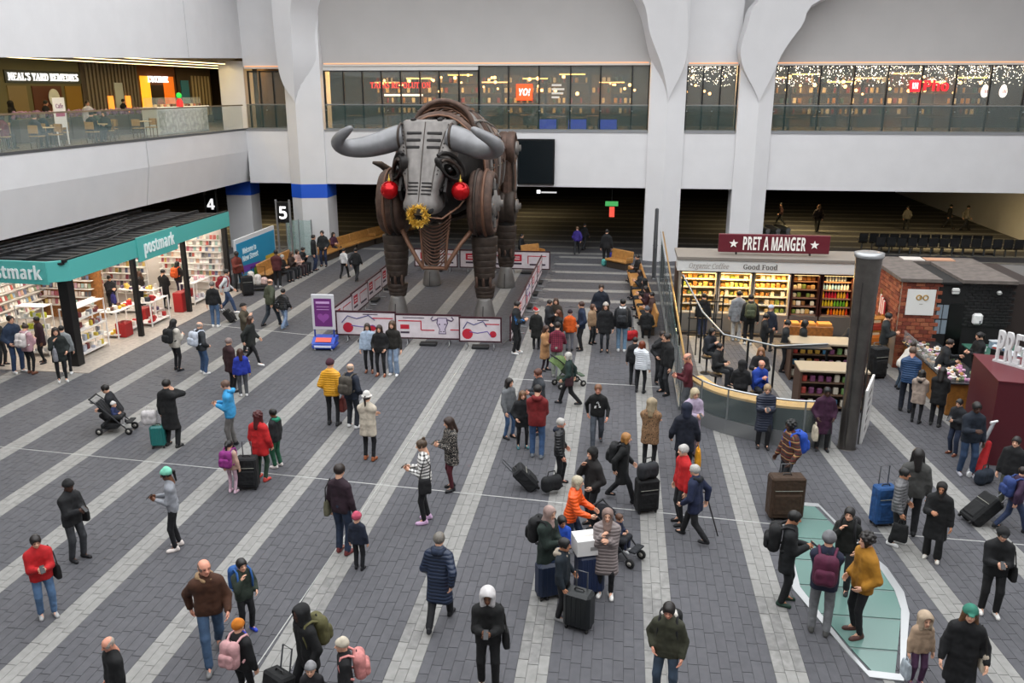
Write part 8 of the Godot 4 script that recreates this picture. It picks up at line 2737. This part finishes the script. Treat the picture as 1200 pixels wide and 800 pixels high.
	[-1.98,-28.28,0.0,1.53,-60,"ph","j","191a1c","t","26282c","15161a","p",[["long","6a3a22"]],"woman in black behind the checked shirt",{"far":true}],
	[-1.63,-28.43,0.0,1.5,178,"st","j","e2601c","t","6a6a72","15161a","p",[["beanie","2a1a24"]],"person in bright orange jacket and dark hat in the centre group",{"far":true}],
	[-1.23,-28.58,0.0,1.78,-75,"pk","j","182842","t","16171a","15161a","p",[["short","4a2a1c"]],"man in navy jacket facing the orange jacket",{"far":true}],
	[-0.9,-29.36,0.0,1.5,60,"st","j","a88a6c","t","26282c","15161a","p",[["bob","6a4630"]],"woman in tan jacket behind the navy jacket",{"far":true}],
	[-0.64,-30.74,0.0,1.93,5,"pk","j","18202e","t","26282c","15161a","p",[["short","3a2a22"]],"man in navy coat with maroon scarf facing us",{"far":true}],
	[-0.42,-28.48,0.0,1.79,0,"st","m","16171a","n","22262c","15161a","p",[["long","4a3626"],["beanie","b8b0a8"]],"woman in black coat and pale woolly hat facing us",{"far":true}],
	[0.16,-28.55,0.0,1.93,178,"st","j","1c1e22","t","6c8aa4","c8c8c8","p",[["short","120f0e"],["fold","dcdcdc"]],"man with black backpack and white hood walking away",{"far":true,"bp":["2a2c30","black backpack under the white hood"],"jeans":true}],
	[-1.3,-23.13,0.0,1.65,-90,"wk","m","1c322e","t","15161a","15161a","p",[["bob","d8d4cc"]],"white-haired woman in dark green coat walking left",{"tote":["3a1c22","dark bag behind the green coat"]}],
	[-0.42,-20.2,0.0,1.77,0,"wk","s","0e0f10","t","454b54","3a3c40","r",[["short","8a5c3c"]],"man in black hoodie with white print facing us",{"print":true}],
	[-2.71,-20.47,0.0,1.69,60,"hand","j","6d7073","n","47648a","15161a","p",[["long","1f1613"]],"woman in grey jacket and jeans with black boots",{"jeans":true}],
	[-2.29,-19.91,0.0,1.56,20,"pk","m","15171b","n","15161a","3d6a72","p",[["long","7a5636"]],"woman in black coat and teal boots",{}],
	[-1.95,-20.92,0.0,1.83,-60,"ph","j","34383e","t","26282c","15161a","r",[["short","6a3a26"]],"man with reddish hair in dark grey jacket",{}],
	[-1.86,-19.33,0.0,1.92,178,"ph","j","7a1a1c","t","3d5a82","6a7076","p",[["short","231c18"],["fold","7a1a1c"]],"person in dark red jacket with grey shoulders from behind",{"jeans":true}],
	[-1.21,-17.92,0.0,1.66,85,"hand","j","17181b","t","15161a","15161a","r",[["short","d8d4ce"],["fold","1c2436"]],"white-haired man in black puffer pulling a suitcase",{"tp":"quilt"}],
	[-0.39,-16.05,0.0,1.8,-55,"mouth","j","1b1818","t","15161a","15161a","p",[["bob","15110f"],["beanie","141414"]],"woman in black hat and dark jacket beside the orange puffer",{}],
	[-0.76,-14.83,0.0,1.75,80,"push","j","ec5a14","t","26364e","15161a","p",[["bob","d8cbae"]],"blonde woman in bright orange puffer pushing the pushchair",{"tp":"quilt"}],
	[0.22,-17.29,0.0,1.68,80,"wk","c","101113","t","15161a","15161a","p",[["bob","c48a48"]],"blonde woman in long black coat with black backpack walking right",{"bp":["141518","black backpack on the blonde woman in black"]}],
	[-1.1,-13.42,0.0,1.8,60,"ph","m","1b2a24","t","15161a","15161a","p",[["scarf","a88e86"]],"woman in beige headscarf and dark green coat",{"bp":["121315","large black bag behind the dark green coat"]}],
	[-0.88,-13.81,0.0,1.41,30,"ph","j","1f4fb8","t","26282c","15161a","m",[["short","15110f"]],"boy in bright blue jacket beside the dark green coat",{"hk":1.12}],
	[-0.77,-12.73,0.0,1.56,75,"hand","j","14202a","t","15161a","8a8a8a","m",[["short","120f0e"],["fold","a89c8c"]],"boy in black coat with fur hood by the black suitcase",{"hk":1.1}],
	[-0.05,-13.53,0.0,1.76,0,"chin","c","857a78","n","15161a","e4e2de","p",[["scarf","8a736a"]],"woman in long grey puffer and brown headscarf facing us",{"tp":"quilt"}],
	[0.86,-19.03,0.0,1.82,170,"fold","m","ffffff","n","15161a","15161a","p",[["long","b8a07c"],["hood","a8987c"]],"person in leopard print jacket and black trousers",{"tp":"leopard"}],
	[1.64,-18.61,0.0,1.9,178,"hand","m","141a2a","t","15161a","15161a","p",[["hood","182036"]],"person in navy hooded coat with orange bag",{"tote":["e8a01c","bright orange carrier bag held by the navy hooded person"]}],
	[1.89,-19.86,0.0,1.85,25,"ph","m","b6a6bc","t","8a7a88","15161a","p",[["bob","dcc9a4"]],"blonde woman in lilac coat",{}],
	[1.45,-16.39,0.0,1.82,-70,"st","j","c81c20","n","1f2126","15161a","p",[["short","dcd8d2"]],"white-haired woman in red jacket",{}],
	[1.67,-15.74,0.0,1.7,-120,"wk","m","1a2444","t","15161a","15161a","p",[["short","d4d0ca"],["fold","16181e"]],"white-haired woman in navy coat with walking stick",{}],
	[0.74,-24.41,0.0,1.65,165,"earl","j","d3d7dc","n","15161a","15161a","p",[["bob","8a3e1e"]],"red-haired woman in white puffer and black skirt",{"tp":"quilt"}],
	[0.55,-25.09,0.0,1.56,170,"st","j","191a1d","t","26282c","15161a","p",[["short","1a1412"]],"person in black behind the white puffer",{}],
	[1.48,-24.43,0.0,1.93,-60,"ear","j","131416","t","26282c","15161a","p",[["short","1f1612"]],"man in black on the phone by the glass wall",{}],
	[1.36,-25.35,0.0,1.72,20,"pk","j","1c1d20","t","26282c","15161a","p",[["short","2a1c16"]],"man in dark clothes behind the one on the phone",{}],
	[1.97,-22.47,0.0,1.93,-85,"ph","s","571522","t","55585c","15161a","r",[["thin","b08a78"]],"bald man in maroon sweater leaning by the curved bar",{}],
	[0.89,-10.91,0.0,1.71,-12,"hip","j","3b3c2c","t","3a4a5c","15161a","r",[["short","1f1612"],["fold","d8d4cc"]],"man in olive jacket with hand on hip at the bottom edge",{"nod":0.25,"bp":["141517","black backpack on the man in olive"],"jeans":true}],
	[3.75,-20.68,0.0,1.75,0,"ph","c","1b2336","t","15161a","15161a","p",[["short","b89a72"]],"woman in long navy puffer standing by the curved bar",{"tp":"quilt"}],
	[5.2,-20.71,0.0,1.71,0,"pk","c","3b1432","t","15161a","15161a","d",[["short","0f0d0c"]],"woman in purple coat standing by the steel column",{"tote":["cfc4ae","cream tote bag of the woman in purple"]}],
	[3.86,-18.01,0.0,1.84,-70,"hand","j","ffffff","t","23252b","15161a","d",[["curly","0f0d0c"]],"man in striped blanket jumper behind the brown suitcase",{"tp":"blanket","bp":["2450b8","blue backpack on the striped jumper"]}],
	[3.07,-13.69,0.0,1.84,80,"ph","m","14171a","t","15171a","1f3a2e","m",[["short","0f0d0c"]],"dark-haired man in black coat holding a cup by the floor light",{"bp":["101113","black backpack on the man holding a cup"]}],
	[4.18,-14.21,0.0,1.71,-25,"mouth","s","10130f","t","26282c","15161a","p",[["short","15110f"]],"man in glasses and black sweater by the floor light",{"bp":["15161a","black backpack on the man in glasses"]}],
	[3.51,-12.85,0.0,1.92,165,"fold","j","1a2038","t","7b7d80","4a4a48","p",[["short","6a5a4a"],["beanie","77777a"]],"person in grey woolly hat and grey trousers on the floor light",{"bp":["551836","plum backpack under the grey woolly hat"]}],
	[4.13,-12.9,0.0,1.93,-75,"pk","j","b07a1e","n","15161a","4a2a24","p",[["curly","1f1814"]],"curly-haired person in mustard jacket on the floor light",{}],
	[6.02,-16.51,0.0,1.93,170,"st","j","4a4a48","t","15161a","15161a","p",[["long","1a1412"]],"person with long dark hair behind the grey puffer",{}],
	[5.63,-16.08,0.0,1.69,60,"hand","j","626264","t","15161a","e2e2e0","m",[["short","0f0d0c"]],"young man in grey puffer jacket and white trainers",{"tp":"quilt","tote":["0f1012","black holdall of the young man in grey"]}],
	[6.19,-15.59,0.0,1.67,-25,"ph1","c","0f1012","w","0f1012","d0ccc4","m",[["scarf","1a1716"]],"woman in black headscarf and long black coat",{}],
	[6.55,-13.82,0.0,1.71,-10,"ph","j","101114","t","131416","d6d4d0","p",[["short","15110f"],["cap","121214"]],"man in black cap and black jacket looking at his phone",{"tote":["0e0f11","black messenger bag of the man in the black cap"]}],
	[4.71,-11.75,0.0,1.24,10,"st","j","b79c82","t","5a3a58","8a6a8a","p",[["hood","b9a48c"]],"small child in beige fleece coat at the bottom right",{"hk":1.3,"tote":["aab4bc","pale printed carrier bag held by the small child"]}],
	[5.11,-11.27,0.0,1.75,-15,"hand","c","0f1013","t","15161a","15161a","p",[["long","7a5432"],["cap","2f7a66"]],"woman in green cap and long black coat at the bottom right",{"tote":["d8c9b4","cream crossbody bag of the woman in the green cap"]}],
	[8.16,-16.92,0.0,1.5,95,"wk","j","3a2440","t","2a3858","15161a","p",[["short","2a1c16"]],"traveller in purple striding out of the right edge",{"bp":["2a3f78","blue and purple rucksack at the right edge"]}],
	[8.51,-18.03,0.0,1.69,-40,"st","j","131417","t","4a4c44","6a6a6a","p",[["short","15110f"]],"person in black at the right edge before the red block",{}],
	[8.25,-19.64,0.0,1.88,5,"ph1","j","16202e","t","2c4260","a8a8b0","d",[["short","1f1c1a"]],"man in navy jacket holding a cup before the red block",{"jeans":true}],
	[8.4,-20.85,0.0,1.5,-55,"ph","j","171a20","t","26324a","6a3a2a","p",[["short","1a1412"]],"man leaning with a white cup beside the navy jacket",{}],
	[8.13,-23.79,0.0,1.93,160,"ph","j","1d3f66","t","1c2230","15161a","r",[["short","6a5648"]],"man in blue puffer jacket at the bakery counter",{"tp":"quilt"}],
	[8.15,-22.94,0.0,1.54,150,"ph","m","a8978a","n","15161a","15161a","p",[["long","15110f"],["fold","a8978a"]],"woman in beige coat with long dark hair at the bakery counter",{}],
	[8.59,-22.75,0.0,1.69,150,"ph","m","101113","t","15161a","2a2a2a","p",[["long","1a1210"]],"woman in black at the bakery counter",{}],
	[8.53,-25.8,0.0,1.52,100,"lean","j","d6d0c8","t","3a4a5a","15161a","p",[["short","3a2a20"]],"person in white fleece leaning over the bakery counter",{"far":true}],
	[10.76,-26.0,0.0,1.85,-80,"ph","j","101114","t","26282c","15161a","p",[["tail","1a1210"]],"server in black behind the bakery counter",{"far":true}],
	[9.43,-25.37,0.0,1.8,80,"reach","j","14171c","t","26282c","15161a","p",[["short","2a1c16"]],"man in black reaching across the bakery counter",{"far":true}],
	[8.53,-27.72,0.0,1.93,70,"ph","j","23282a","t","5a4c38","15161a","p",[["short","15110f"]],"man in dark jacket by the wooden rack",{"far":true,"tote":["101012","large black bag by the wooden rack"]}],
	[4.27,-30.46,0.0,1.89,178,"st","m","8d9094","w","b8b8b6","c8c8c8","p",[["short","1f1612"]],"man in light grey jacket at the shop fridges",{"far":true}],
	[4.62,-29.96,0.0,1.89,175,"st","j","14171a","t","15161a","c8c8c8","p",[["short","1a1412"]],"man in black at the shop fridges",{"far":true,"bp":["4c523a","olive backpack at the shop fridges"]}],
	[3.07,-30.64,0.0,1.72,178,"st","j","16181c","t","2a3450","15161a","p",[["short","15110f"]],"person in black left of the grey jacket at the fridges",{"far":true}],
	[4.86,-28.36,0.0,1.6,90,"ph","j","131417","t","15161a","15161a","m",[["short","0f0d0c"]],"bearded man in black holding a cup in the sandwich shop",{"far":true}],
	[5.2,-29.3,0.0,1.67,150,"st","j","1a2030","t","26282c","15161a","p",[["cap","b8c4d8"]],"person in pale cap and navy jacket in the sandwich shop",{"far":true}],
	[5.31,-27.04,0.0,1.75,80,"ph","j","1c2022","t","15161a","15161a","p",[["short","15110f"]],"man in dark jacket in the sandwich shop queue",{"far":true}],
	[5.86,-27.11,0.0,1.75,85,"ph","c","121416","t","15161a","15161a","p",[["bob","15110f"]],"woman in long black coat in the sandwich shop queue",{"far":true}],
	[7.15,-27.54,0.0,1.65,80,"lean","j","14161a","t","26282c","15161a","p",[["short","b8b4ae"]],"grey-haired man in black at the snack shelves",{"far":true}],
	[4.11,-24.11,0.26,1.72,-10,"sit","j","1d1c1e","t","26282c","15161a","p",[["long","a8744a"]],"woman with ginger hair seated inside the curved bar",{}],
	[4.09,-22.94,0.26,1.72,20,"sitph","j","1f45a8","t","26282c","15161a","r",[["thin","c8b0a0"]],"balding man in bright blue seated inside the curved bar",{}],
	[3.32,-24.59,0.26,1.72,60,"sit","j","1a1a1c","t","26282c","15161a","p",[["short","1a1412"]],"man in black seated inside the curved bar",{}],
	[3.13,-26.24,0.26,1.72,40,"sitph","j","22262e","t","26282c","15161a","p",[["bob","15110f"]],"person in dark jacket seated at the bar left end",{"far":true}],
	[3.53,-23.47,0.26,1.72,170,"sit","j","17181b","t","26282c","15161a","p",[["hood","1a1a1c"]],"hooded person seated with back to us inside the bar",{}],
	[1.05,-30.38,0.0,1.72,178,"sit","j","131416","t","26282c","15161a","p",[["beanie","5a5e66"]],"person in grey woolly hat sitting with back to us on the bench",{"far":true}],
	[0.81,-33.31,0.0,1.72,-80,"sitph","j","3a1c24","t","26282c","15161a","p",[["long","2a1c16"]],"person in maroon seated on the bench by the glass wall",{"far":true}],
	[0.93,-32.28,0.0,1.72,-80,"sit","j","4a3430","t","26282c","15161a","p",[["short","1a1412"]],"person in brown seated on the bench by the glass wall",{"far":true}],
	[0.69,-34.69,0.0,1.72,-80,"sit","j","16181c","t","26282c","15161a","p",[["hood","1a1b1e"]],"hooded person seated farther along the bench by the glass wall",{"far":true}],
	[0.6,-36.51,0.0,1.72,-80,"sitph","j","20262c","t","26282c","15161a","p",[["long","3a2419"]],"person in slate grey seated farther along the bench",{"far":true}],
	[0.5,-39.97,0.0,1.72,-70,"sit","j","121316","t","26282c","15161a","p",[["short","15110f"]],"person in black seated at the far end of the bench",{"far":true}],
	[-0.71,-43.75,0.0,1.93,178,"st","j","141518","t","15161a","15161a","p",[["short","1a1412"]],"tall dark figure standing in the dark opening",{"far":true}],
	[-2.37,-46.67,0.0,1.61,175,"wk","j","3a2a86","t","26282c","15161a","p",[["short","8a6a50"]],"person in violet jacket walking in the dark opening",{"far":true}],
	[-2.05,-48.04,0.0,1.6,150,"wk2","j","15161a","t","26282c","15161a","p",[["short","15110f"]],"dark figure beside the violet jacket",{"far":true}],
	[-4.97,-45.33,0.0,1.72,70,"sit","j","16181c","t","26282c","15161a","p",[["short","15110f"]],"person in black seated in the opening right of the statue",{"far":true}],
	[12.41,-56.31,0.0,1.84,175,"wk","j","2a2022","t","26282c","15161a","p",[["long","6a4a38"]],"distant walker in the dim concourse above the name board",{"far":true}],
	[18.25,-57.76,0.0,1.64,170,"wk2","j","6a6660","t","26282c","15161a","p",[["short","1a1412"]],"distant walker in grey in the dim concourse, third from right",{"far":true}],
	[21.19,-58.85,0.0,1.66,90,"wk","j","16171a","t","26282c","15161a","p",[["short","15110f"]],"distant dark walker in the dim concourse, second from right",{"far":true}],
	[10.58,-58.98,0.0,1.59,-90,"wk","j","3a1a1c","t","26282c","15161a","p",[["short","15110f"]],"distant walker at the left of the dim concourse",{"far":true}],
	[22.03,-58.24,0.0,1.69,90,"wk2","j","8a8478","t","26282c","15161a","p",[["short","15110f"]],"distant walker in beige in the dim concourse, rightmost",{"far":true}],
	[0.14,-14.88,0.2,0.95,60,"sit","j","1c2744","t","2a3048","c8c8c8","p",[["short","6a4630"]],"toddler in navy sitting in the black and white pushchair",{"hk":1.35,"seat":1}],
	[-13.1,-19.55,0.2,0.85,100,"sit","j","24305a","t","c8c4c4","c8c8c8","p",[["beanie","d8d4d0"]],"baby in navy and white lying in the black pushchair",{"hk":1.35,"seat":1}],
	[-21.9,-26.85,6.6,1.7,178,"sit","j","1a1c22","t","26282c","15161a","p",[["short","15110f"]],"person in black seated at the first balcony table from the left",{"far":true,"seat":1}],
	[-22.8,-29.7,6.6,1.7,175,"sitph","j","6a1c38","t","26282c","15161a","p",[["bob","3a2a24"]],"woman in maroon seated on the balcony behind the glass",{"far":true,"seat":1}],
	[-21.9,-30.35,6.6,1.7,178,"sit","j","2a3040","t","26282c","15161a","p",[["short","6a5a4a"]],"man in slate jacket seated on the balcony behind the glass",{"far":true,"seat":1}],
	[-22.8,-32.1,6.6,1.7,170,"sit","j","22304a","t","26282c","15161a","p",[["bob","b8b0a4"]],"white-haired person in navy seated on the balcony",{"far":true,"seat":1}],
	[-21.9,-33.85,6.6,1.7,178,"sitph","j","15171b","t","26282c","15161a","p",[["short","1a1412"]],"person in black seated beyond the balcony menu easel",{"far":true,"seat":1}],
	[-21.9,-34.95,6.6,1.7,0,"sit","j","1c1e26","t","26282c","15161a","p",[["long","3a2419"]],"long-haired person seated facing us on the balcony",{"far":true,"seat":1}],
	[-22.8,-35.6,6.6,1.7,178,"sit","j","3a4a3a","t","26282c","15161a","p",[["short","15110f"]],"person in dark green seated near the balcony counter",{"far":true,"seat":1}],
	[-23.7,-36.6,6.6,1.7,60,"st","j","c8c8d4","t","26282c","15161a","p",[["short","15110f"]],"waiter in white shirt and dark apron standing on the balcony",{"far":true,"seat":0}],
	[-25.6,-36.4,6.6,1.7,100,"ph","j","17181c","t","26282c","15161a","p",[["short","15110f"]],"customer in black standing before the olive shop front",{"far":true,"seat":0}],
	[-25.9,-34.6,6.6,1.7,-80,"st","j","1c1a1a","t","26282c","15161a","p",[["hood","1a1a1c"]],"hooded customer standing before the olive shop front",{"far":true,"seat":0}],
	[-26.2,-43.6,6.6,1.7,90,"st","j","14151a","t","26282c","15161a","p",[["short","15110f"]],"customer in black standing by the ribbed pier",{"far":true,"seat":0}],
]
const LUGGAGE := [
	[-11.43,-18.74,15,0,0.36,0.55,0.24,"1f6d6a","teal hard suitcase beside the man in the long black coat",0.0,false],
	[-8.19,-16.81,10,0,0.46,0.72,0.3,"121316","black suitcase held by the woman with long red hair",0.32,true],
	[-4.7,-9.76,-30,-12,0.44,0.66,0.28,"131416","black suitcase with orange mark pulled at the bottom edge",0.35,true],
	[-1.71,-17.64,100,-42,0.42,0.62,0.28,"141518","black suitcase tipped over behind the white-haired man",0.35,true],
	[0.75,-16.84,20,0,0.48,0.72,0.3,"0f1012","black suitcase pulled by the blonde woman in black",0.3,true],
	[-1.05,-13.35,25,0,0.46,0.66,0.28,"16233a","black and blue patterned suitcase by the dark green coat",0.35,false],
	[-0.34,-13.58,20,0,0.5,0.76,0.34,"1c2a4a","large navy suitcase under the white box",0.0,false],
	[-0.47,-12.5,-20,0,0.48,0.66,0.3,"14181a","black ribbed suitcase before the fur-hooded boy",0.3,false],
	[3.64,-16.93,8,0,0.72,0.92,0.36,"3d2a1a","very large brown soft suitcase by the floor light",0.2,true],
	[5.61,-16.89,15,0,0.44,0.82,0.3,"1d4d84","blue suitcase behind the young man in grey",0.4,true],
	[7.4,-17.19,-75,-48,0.46,0.72,0.3,"121315","black suitcase tipped along behind the purple traveller",0.4,true],
	[-16.24,-35.0,30,0,0.5,0.8,0.32,"0f1012","large black suitcase before the man in rust",0.1,true],
	[-14.88,-30.64,100,-35,0.36,0.5,0.24,"131416","small black suitcase rolling behind the white hoodie",0.35,true],
	[8.15,-26.8,20,0,0.5,0.95,0.4,"0d0e10","tall black suitcase by the wooden rack",0.1,true],
]
const SPOTS := {"pram_a":[-13.1,-19.55],"pram_b":[0.14,-14.88],"pram_c":[-1.45,-24.75],"trolley":[-16.2,-36.02],"navy":[-0.34,-13.58],"teal":[-11.43,-18.74],"holdall":[-1.34,-17.43],"case_c":[0.75,-16.84],"bag_r":[8.5,-19.21],"bag_b":[-0.47,-45.66],"bag_t":[-0.71,-43.75],"bag_d":[0.52,-30.09],"scooter":[8.56,-19.68],"stick":[2.06,-16.0]}
